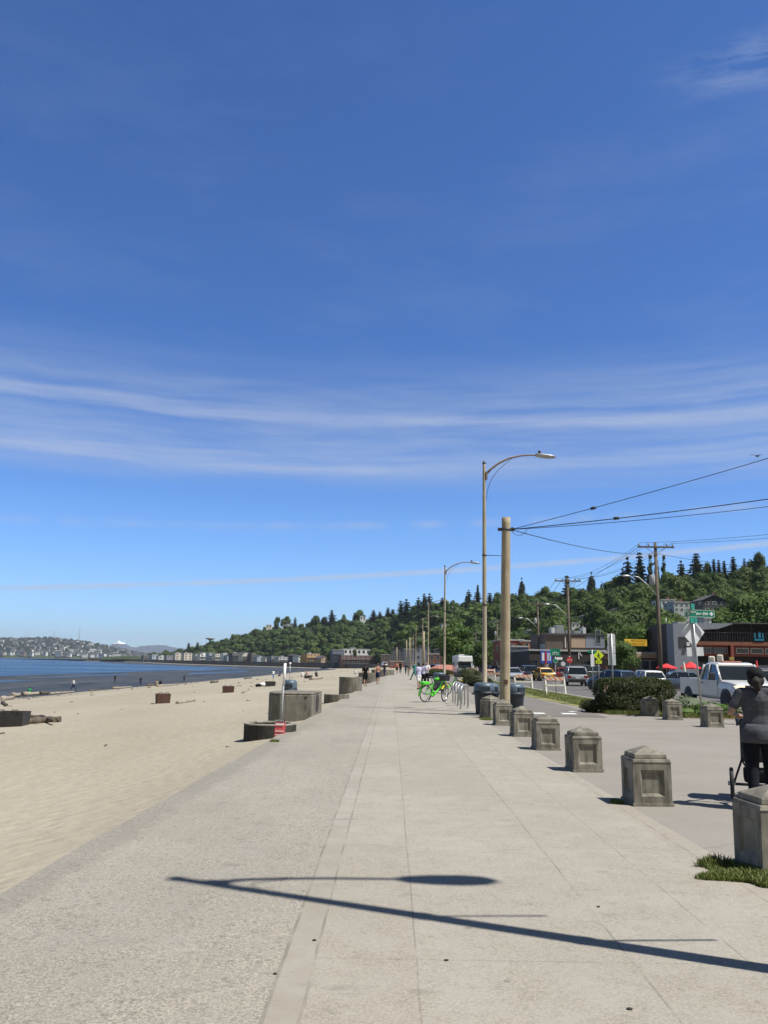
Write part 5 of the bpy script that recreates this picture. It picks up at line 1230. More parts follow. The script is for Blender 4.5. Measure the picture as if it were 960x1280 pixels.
for (u, yt, D, lab, ld, lz, tr) in (
    (825.5, 678, 70, 'tall dark crossarm pole with a street light arm, in front of the deck building', (-1, -.1, 2.3), 721, True),
    (712, 722, 99, 'second dark crossarm pole with a light arm, left of the tan panel', (-1, -.1, 2.2), 756, False),
    (673.5, 752, 128, 'third crossarm pole with a white transformer behind the blue sign', (-1, -.1, 2.4), 773, True),
    (622, 775, 172, 'dark crossarm pole carrying two pale transformers, beside the lamp post', None, None, True),
    (595, 790, 225, 'far crossarm pole right of the motorhome', (-1, 0, 2.5), 800, False),
    (569, 797, 290, 'farthest crossarm pole above the motorhome', None, None, False)):
    h = polez(u, yt, D); p_ = (XA(u, D, 2), D, 0)
    cross_pole(p_, h, lab, ld, None if lz is None else polez(u, lz, D), tr, arm=(3.1 if D < 110 else 2.6)); UP.append((p_, h))
def wire(name, p0, p1, sag, r, label, group=None, n=14, cat='cable'):
    p0, p1 = Vector(p0), Vector(p1); pts = [p0.lerp(p1, k/n)-Vector((0, 0, sag*4*(k/n)*(1-k/n))) for k in range(n+1)]
    o = MB().tube(pts, r, 5).build(name, M['wire']); return tag(o, label, cat, group)
for i in range(len(UP)-1):
    (a_, ha), (b_, hb) = UP[i], UP[i+1]
    for k, x in enumerate((-1.35, -.6, .9, 1.35)):
        if i > 1 and k in (1, 2): continue
        wire('overhead_wire', (a_[0]+x, a_[1]-.145, ha-.1), (b_[0]+x*.85, b_[1]-.145, hb-.1), .8, .014 if i == 0 else .022, f"thin overhead wire between the {['first and second', 'second and third', 'third and fourth', 'fourth and fifth', 'fifth and sixth'][i]} crossarm poles, {['leftmost', 'second', 'third', 'rightmost'][k]} on the arm")
(a_, ha) = UP[0]
for k, x in enumerate((-1.35, 1.35)): wire('overhead_wire', (a_[0]+x, a_[1]-.145, ha-.1), (a_[0]+x+22, 44, 12.8), .8, .014, ['thin wire leaving the tall crossarm pole towards the right edge, upper', 'thin wire leaving the tall crossarm pole towards the right edge, lower'][k])
def ext(px, py, D, f): q = A(px, py, D); return ptop+(q-ptop)*f
W_ = [((960, 569.5, 25), 1.45, .012, 'topmost cable rising steeply from the wooden pole top to the right', .10), ((960, 620.5, 25), 1.45, .016, 'thicker middle cable from the wooden pole top to the right', .10),
      ((960, 628.5, 25), 1.45, .010, 'thin cable just under the thicker middle one', .14)]
for (q, f, r, lab, sg) in W_:
    w_ = wire('overhead_cable', ptop, ext(*q, f), sg, r, lab)
    d = (ext(*q, f)-ptop); i0 = ptop+d*(.30 if q[1] > 600 else .235)-Vector((0, 0, sg*.75))
    if q[1] < 625: MB().tube([i0-d.normalized()*.09, i0+d.normalized()*.09], .05, 8).build('splice', M['sblack'], w_)
ends = [ext(*q, f) for q, f, r, lab, sg in W_]
ex, ey = sum(e.x for e in ends)/3, sum(e.y for e in ends)/3
o = MB().lathe([(.20, 0), (.14, max(e.z for e in ends)+.4)], 12).build('wooden_pole', M['pole_dark']); o.location = (ex+.15, ey, 0); tag(o, 'tall dark wooden pole that the rising cables run to, beyond the right edge', 'pole')
wire('overhead_cable', ptop, (a_[0]-.2, a_[1]-.2, polez(826, 692, 70)), .35, .016, 'cable falling gently from the wooden pole top to the crossarm pole')
wire('overhead_cable', (a_[0]-.2, a_[1]-.2, polez(826, 692, 70)), A(1050, 716, 62), .3, .016, 'cable running on from the crossarm pole past the skyline trees')
wire('guy_wire', (a_[0]-1.2, a_[1], ha-.3), A(600, 800, 160), .5, .02, 'slack wire crossing behind the street lights')

# ---- litter bins
def bin_(h=.98):
    t = thing('litter_bin', '', 'litter bin')
    MB().lathe([(.225, 0), (.235, .02), (.275, .60), (.28, .62), (.305, .63), (.305, .72), (.28, .73)], 20).build('body', M['black_plastic'], t)
    mb = MB(); mb.lathe([(.292, .731), (.295, .76), (.285, .90), (.262, .965), (.20, 1.0), (.02, 1.01)], 20); ld = mb.build('lid', M['lid_plastic'], t)
    MB().bx(-.13, .13, -.297, -.26, .78, .88).build('flap', M['black_plastic'], ld)
    for s in (-1, 1): mb = MB(); mb.box((s*.325, 0, .64), (.05, .14, .04)); mb.build('handle', M['black_plastic'], t)
    return t
bn = bin_(); binpos = [(G(602, 893.5).x+.13, G(602, 893.5).y+.3, 0, 1.10, 'dark litter bin with a grey lid, left of the pale wooden pole'), (3.72, 29.25, 0, 1.08, 'dark litter bin half hidden behind the wooden pole'),
                       (XA(643, 28.9), 28.9, 0, 1.08, 'dark litter bin with a grey lid, right of the pale wooden pole'), (XA(549, 52.5), 52.5, 0, 1.15, 'dark litter bin behind the green bicycle'),
                       ]
for i, (x, y, z, sc, lab) in enumerate(binpos):
    o = bn if i == 0 else copy_tree(bn); o.location = (x, y, z); o.scale = (sc*1.12, sc*1.12, sc*.96); o['label'] = lab; o.rotation_euler = (0, 0, i*.35)
q = GB(362, 866); q.y = 34.0; q.x = XA(361.5, 34.0, 0); zt = A(361, 849.5, 34).z; zb_ = beach_z(q.x, 34)
o = copy_tree(bn); o.location = (q.x, 34, zb_); o.scale = (1.02, 1.02, (zt-zb_)/1.01); o['label'] = 'dark litter bin on the sand behind the concrete block'

# ---- bicycles and the rack
M['lime'] = mat('lime_green_paint', (.10, .62, .03), .35, .1, 3); M['bikey'] = mat('bike_yellow_paint', (.75, .62, .03), .35, .1, 3); M['chrome'] = mat('bright_metal', (.6, .6, .6), .25, .1, 3, metal=1.0)
def ring(mb, c, R, r, n=28, m=6, ax='y'):
    mb.smooth = True; rs = []
    for k in range(n):
        a = 2*PI*k/n
        rs.append(mb.verts([(c[0]+(R+r*math.cos(b))*math.cos(a), c[1]+r*math.sin(b), c[2]+(R+r*math.cos(b))*math.sin(a)) for b in [2*PI*j/m for j in range(m)]]))
    for k in range(n):
        A_, B_ = rs[k], rs[(k+1) % n]
        for j in range(m): w = (j+1) % m; mb.face((A_+j, A_+w, B_+w, B_+j))
    mb.smooth = False
def bicycle(label, paint, fender, basket, loc, rz, lean=0.06, steer=0.35):
    t = thing('bicycle', label, 'bicycle', loc, rz); t.rotation_euler = (lean, 0, rz)
    R = .33
    def wheel(x, par, name='wheel', st=0):
        mb = MB(); 
        if st: mb.at((x, 0, R), rz=st)
        else: mb.at((x, 0, R))
        ring(mb, (0, 0, 0), R-.02, .022); w = mb.build(name, M['black'], par)
        mb2 = MB(); mb2.T = mb.T.copy(); ring(mb2, (0, 0, 0), R-.045, .012)
        for k in range(14): a = 2*PI*k/14; mb2.tube([(.02*math.cos(a), .03*(-1)**k, .02*math.sin(a)), ((R-.05)*math.cos(a), 0, (R-.05)*math.sin(a))], .003, 3, False)
        mb2.tube([(0, -.05, 0), (0, .05, 0)], .03, 8); mb2.build('rim', M['chrome'], w)
        return w
    wheel(-.52, t); wheel(.56, t, st=steer)
    mb = MB(); mb.tube([(-.12, 0, .30), (-.02, 0, .34), (.22, 0, .52), (.38, 0, .82)], .034, 8); mb.tube([(-.12, 0, .30), (-.22, 0, .72)], .026, 8)
    for s in (-1, 1): mb.tube([(-.12, s*.03, .30), (-.52, s*.06, R)], .013, 6); mb.tube([(-.22, s*.02, .66), (-.52, s*.06, R)], .012, 6)
    mb.box((-.12, 0, .33), (.22, .09, .16)); mb.build('frame', M[paint], t, bevel=.01)
    mb = MB(); c, s_ = math.cos(steer), math.sin(steer)
    mb.tube([(.38, 0, .84), (.34, 0, 1.02)], .018, 8); mb.tube([(.30-.0*c, -.3*c, 1.04), (.36, -.12*c, 1.06), (.36, .12*c, 1.06), (.30, .3*c, 1.04)], .013, 6)
    for s in (-1, 1): mb.tube([(.38, s*.01, .80), (.45, s*.06, .70), (.56, s*.06, R)], .014, 6)
    mb.build('fork_and_handlebar', M['sblack'], t)
    mb = MB(); mb.tube([(-.22, 0, .7), (-.245, 0, .92)], .015, 6); mb.build('seat_post', M['chrome'], t)
    mb = MB(); mb.smooth = True; mb.loft([[(-.40, -.09, .93), (-.40, .09, .93), (-.40, .08, .98), (-.40, -.08, .98)], [(-.28, -.075, .93), (-.28, .075, .93), (-.28, .07, .985), (-.28, -.07, .985)], [(-.12, -.02, .94), (-.12, .02, .94), (-.12, .02, .965), (-.12, -.02, .965)]]); mb.build('saddle', M['sblack'], t)
    for cx, sp, st in ((-.52, (1.2, 3.4), 0), (.56, (.9, 2.6), steer)):
        mb = MB(); mb.at((cx, 0, R), rz=st); rr = []
        for k in range(9): a = sp[0]+(sp[1]-sp[0])*k/8; rr.append([((R+.03)*math.cos(a), -.04, (R+.03)*math.sin(a)), ((R+.03)*math.cos(a), .04, (R+.03)*math.sin(a)), ((R+.045)*math.cos(a), .03, (R+.045)*math.sin(a)), ((R+.045)*math.cos(a), -.03, (R+.045)*math.sin(a))])
        mb.loft(rr); mb.build('fender', M[fender if st == 0 else paint if not basket else 'bikey'], t)
    if basket:
        mb = MB(); mb.box((-.62, 0, .74), (.36, .24, .11), 1.05, 1.05); mb.build('rear_guard', M['lime'], t, bevel=.03)
        MB().box((.47, 0, .93), (.24, .32, .20), 1.25, 1.1).build('basket', M['sblack'], t)
    mb = MB(); mb.tube([(-.12, -.12, .30), (-.12, .12, .30)], .012, 6); mb.tube([(-.12, .10, .30), (.02, .11, .20)], .01, 5); mb.tube([(-.12, -.10, .30), (-.26, -.11, .40)], .01, 5)
    for dx, dy, z in ((.02, .15, .20), (-.26, -.15, .40)): mb.box((dx, dy, z), (.09, .09, .02))
    mb.build('crank', M['sblack'], t)
    MB().tube([(-.2, .03, .28), (-.30, .2, .02)], .01, 5).build('kickstand', M['sblack'], t)
    return t
b1 = G(543, 877.5); sc = 1.12
o = bicycle('lime green share bicycle with yellow fender standing by the rack', 'lime', 'lime', True, (b1.x, b1.y, 0), math.radians(42), .1, .35); o.scale = (1.12,)*3
o = bicycle('dark bicycle parked behind the lime green share bicycle', 'sblack', 'sblack', False, (XA(545, 45.5), 45.5, 0), math.radians(8), .08, .2)
o = bicycle('second lime green bicycle with a bright basket lid, farther back by the rack', 'lime', 'lime', True, (XA(561, 48), 48, 0), math.radians(20), .05, .2); o.scale = (1.1,)*3
rk = [(567.5, 878), (570.5, 880), (573.8, 882.5), (577.6, 885.8)]
for i, (u, v) in enumerate(rk):
    q = G(u, v); 
    mb = MB(); w = .36
    mb.tube([(-w, 0, 0), (-w, 0, .62), (-w*.8, 0, .78), (-w*.4, 0, .86), (w*.4, 0, .86), (w*.8, 0, .78), (w, 0, .62), (w, 0, 0)], .032, 8)
    for s in (-1, 1): mb.lathe([(.07, 0), (.07, .012)], 10, c=(s*w, 0, 0))
    o = mb.build('bicycle_rack', M['galv']); o.location = (q.x+.1, q.y+.1, 0.01); o.rotation_euler = (0, 0, math.radians(62))
    tag(o, ['farthest hoop of the steel bicycle rack', 'second hoop from the far end of the bicycle rack', 'second nearest hoop of the bicycle rack', 'nearest hoop of the steel bicycle rack'][i], 'bike rack', 'steel hoops of the bicycle rack')

# ---- A-frame barricades
M['barr_w'] = mat('barricade_white', (.68, .66, .60), .6, .15, 4, dirt=.4)
def m_stripe():
    m, n, b = new_mat('barricade_stripes'); p = n.coord('Object'); x, y, z = n.sep(p)
    s = n.math('GREATER_THAN', n.math('FRACT', n.math('MULTIPLY', n.math('ADD', x, z), 3.2)), 0.5)
    n.put(b.inputs['Base Color'], n.mix(s, (.62, .55, .48), (.60, .20, .09))); b.inputs['Roughness'].default_value = .55; return m
M['stripe'] = m_stripe()
def barricade(label, loc, rz, w=1.2, h=1.0):
    t = thing('barricade', label, 'barricade', loc, rz, 'striped barricades on the verge')
    for s in (-1, 1):
        for f in (-1, 1):
            mb = MB(); x = s*w/2
            mb.hexa([(x-.04, f*.30-.02, 0), (x+.04, f*.30-.02, 0), (x+.04, f*.30+.02, 0), (x-.04, f*.30+.02, 0), (x-.04, f*.03-.02, h), (x+.04, f*.03-.02, h), (x+.04, f*.03+.02, h), (x-.04, f*.03+.02, h)])
            mb.build('leg', M['barr_w'], t)
    for f in (-1, 1):
        for z in (h-.14, h-.52):
            yy = f*(.03+.27*(1-z/h)+.035); MB().box((0, yy, z), (w, .02, .2 if z > .6 else .10)).build('board', M['stripe'] if z > .6 else M['barr_w'], t)
    return t
for (u, v, rz, w, lab) in ((693.5, 867, .1, 1.15, 'white legged striped barricade in front of the green bicycle route sign'), (654, 861, .05, 1.2, 'striped barricade on the verge left of the yellow car'), (617, 855, -.2, 1.2, 'cream legged striped barricade beside the lamp post'),
                           (755, 889, 1.15, 1.15, 'striped barricade leaning at the left end of the clipped hedge'), (591, 846, -.1, 1.3, 'far striped barricade right of the motorhome'), (611, 850, .3, 1.3, 'far striped barricade behind the lamp post')):
    q = G(u, v); barricade(lab, (q.x, q.y, .01), rz, w, 1.0 if v > 852 else 1.15)

# ---- signs
def post(t, h, r=.03, m='galv'): return MB().lathe([(r, -.1), (r, h)], 10).build('post', M[m], t)
# street name sign with the backs of a warning sign and a plate
D = 28.6; q = (XA(878, D, 0.0), D, 0)
t = thing('street_sign', 'leaning post with green 59th Ave blades above the grey back of a diamond sign', 'street sign', q); t.rotation_euler = (0, math.radians(-2.6), 0)
H_ = lambda v: A(872, v, D).z
post(t, H_(763), .033)
MB().hexa([(-.46, -.05, H_(789.5)), (0, -.05, H_(807.5)), (0, -.047, H_(807.5)), (-.46, -.047, H_(789.5)), (0, -.05, H_(773)), (.46, -.05, H_(789.5)), (.46, -.047, H_(789.5)), (0, -.047, H_(773))]) if False else None
def diamond(t, zc, s, y, m, name='diamond_plate', th=.004):
    a = s; mb = MB(); mb.prism([(-1, 0)]*0 or [(0, 0), (1, 0), (1, 1)], 0, 1) if False else None
    mb = MB(); i = mb.verts([(0, y, zc-a), (a, y, zc), (0, y, zc+a), (-a, y, zc), (0, y+th, zc-a), (a, y+th, zc), (0, y+th, zc+a), (-a, y+th, zc)])
    mb.face((i, i+1, i+2, i+3)); mb.face((i+7, i+6, i+5, i+4))
    for k in range(4): j = (k+1) % 4; mb.face((i+k, i+4+k, i+4+j, i+j))
    return mb.build(name, m, t)
dp = diamond(t, H_(790.5), .50, .05, M['alu']); dp.rotation_euler = (0, 0, math.radians(22))
MB().bx(-.31, .31, .045, .05, H_(820), H_(809)).build('plate_back', M['alu'], t).rotation_euler = (0, 0, math.radians(10))
bl = MB().bx(-.50, .54, -.012, .012, H_(771.8), H_(762.3)).build('street_name_blade', M['sgreen'], t); bl.rotation_euler = (0, math.radians(3.5), math.radians(3)); bl.location = (0, -.055, 0)
hc = (H_(771.8)+H_(762.3))/2
mb = MB()
for (a0, a1, b0, b1) in ((-.49, .53, H_(771.8)+.008, H_(771.8)+.018), (-.49, .53, H_(762.3)-.018, H_(762.3)-.008), (-.49, -.48, H_(771.8)+.018, H_(762.3)-.018), (.52, .53, H_(771.8)+.018, H_(762.3)-.018)): mb.bx(a0, a1, -.016, -.0125, b0, b1)
mb.build('border', M['swhite'], bl)
text_mesh('59', .22, bl, (-.335, -.016, hc), (PI/2, 0, 0), M['swhite'], bold=.006); text_mesh('TH', .07, bl, (-.165, -.016, hc+.04), (PI/2, 0, 0), M['swhite'], bold=.002)
text_mesh('Ave SW', .125, bl, (.10, -.016, hc-.01), (PI/2, 0, 0), M['swhite'], bold=.004)
mb = MB(); mb.at((.43, -.014, hc)); mb.box((0, 0, 0), (.13, .004, .05)); mb.box((0, 0, 0), (.05, .0045, .13)); mb.build('emblem', M['swhite'], bl)
b2 = MB().bx(-.42, .42, -.012, .012, 0, .20).build('crossing_blade', M['sgreen'], t); b2.location = (.03, .0, H_(762.0)); b2.rotation_euler = (0, 0, math.radians(62))
b3 = MB().bx(-.42, .42, -.012, .012, 0, .20).build('crossing_blade', M['sgreen'], t); b3.location = (.0, -.05, H_(779)); b3.rotation_euler = (0, 0, math.radians(55))
# tall post with three plain sign backs
D = 42; t = thing('sign_post', 'grey post with three tall blank sign backs one above the other', 'sign', (XA(767, D), D, 0)); H_ = lambda v: A(766, v, D).z
post(t, H_(792), .035)
for a_, b_ in ((805.8, 792.3), (816.5, 806.3), (831.5, 817)): MB().bx(-.19, .19, .036, .042, H_(a_), H_(b_)).build('sign_back', M['alu'], t)
# pedestrian crossing sign
D = 62; t = thing('crossing_sign', 'fluorescent yellow diamond sign with a walking figure and an arrow plate below', 'sign', (XA(749.3, D), D, -.1)); H_ = lambda v: A(749, v, D).z
post(t, H_(814)-.0+.1, .035); dd = diamond(t, H_(819.2)+.1, .40, -.045, M['sfluo'], 'warning_plate')
mb = MB(); zc = H_(819.2)+.1; mb.at((0, -.048, zc)); mb.ball((.01, 0, .17), (.035, .004, .035), 10, 6)
for pp, rr in (([(0, 0, .12), (0, 0, -.02)], .032), ([(0, 0, -.02), (-.05, 0, -.12), (-.10, 0, -.2)], .02), ([(0, 0, -.02), (.05, 0, -.1), (.09, 0, -.2)], .02), ([(0, 0, .1), (-.07, 0, .04), (-.08, 0, -.03)], .013), ([(0, 0, .1), (.06, 0, .05), (.11, 0, .02)], .013)): mb.tube(pp, rr, 6)
mb.build('walking_figure', M['sblack'], dd)
pl = MB().bx(-.22, .22, -.045, -.041, H_(829.5)+.1, H_(825.6)+.1).build('arrow_plate', M['sfluo'], t); zc = (H_(829.5)+H_(825.6))/2+.1
mb = MB(); mb.bx(-.10, .13, -.05, -.0455, zc-.012, zc+.03); mb.prism([(-.16, -.05)]*0 or [(-.1, -.0495), (-.1, -.046), (-.11, -.046)], zc-.07, zc+.02); mb.box((-.11, -.0478, zc-.02), (.07, .0035, .09)); mb.build('arrow', M['sblack'], pl)
# small white sign with green street blades left of it
D = 60; t = thing('parking_sign', 'narrow white sign under small green street name blades, left of the crossing sign', 'sign', (XA(741.5, D), D, -.1)); H_ = lambda v: A(741, v, D).z+.1
post(t, H_(812), .03); MB().bx(-.13, .13, -.04, -.035, H_(833), H_(818)).build('white_plate', M['swhite'], t)
MB().bx(-.33, .33, -.012, .012, H_(816), H_(813.3)).build('street_name_blade', M['sgreen'], t)
# green bicycle route signs
D = 50.5; t = thing('route_sign', 'green bicycle route sign with a small oval one and a white arrow below it', 'sign', (XA(695, D), D, 0)); H_ = lambda v: A(695, v, D).z
post(t, H_(812), .028); sg = MB().bx(-.30, .30, -.04, -.035, H_(820), H_(811)).build('green_plate', M['sgreen'], t)
zc = H_(816); mb = MB(); mb.at((0, -.043, zc)); ring(mb, (-.11, 0, -.05), .07, .010, 14, 4); ring(mb, (.11, 0, -.05), .07, .010, 14, 4); mb.tube([(-.11, 0, -.05), (-.04, 0, .05), (.07, 0, .05), (0, 0, -.05), (-.04, 0, .05)], .009, 4); mb.tube([(.11, 0, -.05), (.06, 0, .09)], .009, 4); mb.build('bicycle_symbol', M['swhite'], sg)
ov = MB(); ov.at((0, -.041, H_(826)), rx=PI/2); ov.lathe([(.14, 0), (.14, .005)], 18); o_ = ov.build('oval_plate', M['sgreen'], t)
mb = MB(); mb.at((0, -.0475, H_(826))); ring(mb, (0, 0, 0), .125, .006, 20, 4); mb.build('oval_rim', M['swhite'], o_)
MB().bx(.06, .42, -.05, -.046, H_(824.6), H_(821.4)).build('arrow_plate', M['swhite'], t)
# octagonal sign back/stop sign by the corner
D = 96; t = thing('stop_sign', 'red octagonal stop sign at the corner of the side street', 'stop sign', (XA(712.5, D), D, 0)); H_ = lambda v: A(712, v, D).z
post(t, H_(820), .04); mb = MB(); mb.at((0, -.05, H_(825)), rx=PI/2); mb.lathe([(.36, 0), (.36, .006)], 8); sp_ = mb.build('octagon_plate', M['sred'], t); sp_.rotation_euler = (0, 0, 0)
text_mesh('STOP', .23, sp_, (0, -.06, H_(825)), (PI/2, 0, 0), M['swhite'])
mb = MB(); mb.at((-.75, -.05, H_(830)), rx=PI/2); mb.lathe([(.27, 0), (.27, .006)], 16); mb.build('round_plate', M['alu'], t)
# yellow restaurant sign on a mast
D = 100; t = thing('banner_sign', 'wide yellow sign reading RESTAURANT BREAKFAST with a sun disc, high above the shopfront', 'sign', (XA(794, D, 3), D, 0)); H_ = lambda v: A(794, v, D).z
w = 28/F*D/2; MB().lathe([(.07, 0), (.07, H_(807.5))], 8, c=(0, .1, 0)).build('mast', M['frame_d'], t)
sg = MB().bx(-w, w, -.12, .03, H_(807.3), H_(799)).build('panel', M['syel'], t); sg.rotation_euler = (0, math.radians(1.0), 0)
MB().bx(-w+.05, -w+.75, -.135, -.1215, H_(806.8), H_(799.5)).build('sun_field', mat('pale_yellow', (.75, .62, .10), .5), sg)
mb = MB(); mb.at((-w+.4, -.137, (H_(807)+H_(799.2))/2), rx=PI/2); mb.lathe([(.26, 0), (.26, .01)], 16); mb.build('sun_disc', M['syel'], sg)
M['rust_letter'] = mat('dark_orange_letters', (.32, .08, .01), .5)
text_mesh('RESTAURANT', .30, sg, (.33, -.124, H_(801.3)), (PI/2, 0, 0), M['rust_letter']); text_mesh('BREAKFAST', .30, sg, (.33, -.124, H_(805.1)), (PI/2, 0, 0), M['rust_letter'])
# blue and white box sign with a red stripe
D = 116; t = thing('box_sign', 'blue and white shop sign with a red vertical stripe, left of the green route sign', 'sign', (XA(683, D, 2), D, 0)); H_ = lambda v: A(683, v, D).z; k_ = D/F
MB().lathe([(.06, 0), (.06, H_(829))], 8).build('mast', M['frame_d'], t)
sg = MB().bx(-7*k_, 7*k_, -.1, .1, H_(829), H_(813.5)).build('panel', mat('sign_blue', (.03, .10, .50), .45), t)
MB().bx(-5.6*k_, -2.6*k_, -.13, -.1015, H_(826), H_(816)).build('white_letter', M['swhite'], sg); MB().bx(-1.6*k_, .1*k_, -.17, -.1015, H_(831), H_(814)).build('red_stripe', M['sred'], sg)
for a_ in (1.2, 3.8): MB().bx(a_*k_, (a_+1.4)*k_, -.13, -.1015, H_(826), H_(816)).build('white_letter', M['swhite'], sg)
MB().bx(-3*k_, 2.4*k_, -.08, .08, H_(836), H_(830)).build('lower_frame', M['frame_g'], t)
# parasols in front of the deck building
def parasol(label, u, vt, vb, wpx, D, open_=True, m='sred'):
    t = thing('parasol', label, 'parasol', (XA(u, D, 2), D, 0)); zt = A(u, vt, D).z; w = wpx/F*D/2
    MB().lathe([(.03, 0), (.03, zt)], 6).build('pole', M['frame_w'], t)
    if open_:
        zb = A(u, vb, D).z; mb = MB(); n = 8; c = mb.verts([(0, 0, zt+.03)]); r = mb.verts([(w*math.cos(2*PI*k/n), w*math.sin(2*PI*k/n), zb+.14) for k in range(n)]); r2 = mb.verts([(w*math.cos(2*PI*k/n), w*math.sin(2*PI*k/n), zb) for k in range(n)])
        for k in range(n): j = (k+1) % n; mb.face((c, r+k, r+j)); mb.face((r+k, r2+k, r2+j, r+j))
        mb.build('canopy', M[m], t)
    else:
        mb = MB(); mb.lathe([(.22, .75), (.20, 1.2), (.12, zt-.4), (.03, zt+.05)], 9); mb.build('canopy', M[m], t)
M['umb'] = mat('parasol_red', (.62, .03, .035), .75, .12, 2); M['umbw'] = mat('parasol_cream', (.62, .57, .48), .75, .12, 2)
parasol('open red parasol in front of the deck building, right of the leaning closed one', 863, 827, 836, 26, 98, True, 'umb'); parasol('open red parasol behind the crossarm pole', 833, 829.5, 836, 26, 99, True, 'umb')
parasol('folded cream parasol between the two open red ones', 855, 828, 0, 0, 97, False, 'umbw'); parasol('tall folded red parasol at the right edge above the truck', 946, 826, 0, 0, 97, False, 'umb')

# ================================================================== VEHICLES
def paint(name, col, rough=.28):
    m, n, b = new_mat(name); p = n.coord('Object')
    d = n.rng(n.noise(p, 1.5, 5), .35, .7); z = n.sep(p)[2]
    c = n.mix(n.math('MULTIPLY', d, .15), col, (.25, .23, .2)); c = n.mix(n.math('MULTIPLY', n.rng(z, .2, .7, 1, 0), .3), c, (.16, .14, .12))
    n.put(b.inputs['Base Color'], c); b.inputs['Roughness'].default_value = rough; b.inputs['Coat Weight'].default_value = .5; b.inputs['Coat Roughness'].default_value = .08; return m
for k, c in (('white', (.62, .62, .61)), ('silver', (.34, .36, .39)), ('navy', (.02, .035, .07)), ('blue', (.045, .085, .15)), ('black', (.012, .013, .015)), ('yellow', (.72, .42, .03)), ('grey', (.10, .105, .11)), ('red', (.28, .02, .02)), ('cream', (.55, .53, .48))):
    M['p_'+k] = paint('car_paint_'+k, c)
M['carglass'] = glass_mat('car_glass', (.012, .016, .02), .04)
M['tlight'] = mat('tail_light', (.35, .01, .01), .25, .1, 5); M['hlight'] = mat('head_light', (.75, .74, .68), .15, .1, 5, metal=.3); M['hub'] = mat('wheel_rim', (.35, .36, .37), .35, .15, 5, metal=.7)
M['trim'] = mat('black_trim', (.02, .02, .022), .55, .2, 5); M['plate'] = mat('plate_white', (.6, .6, .58), .5)

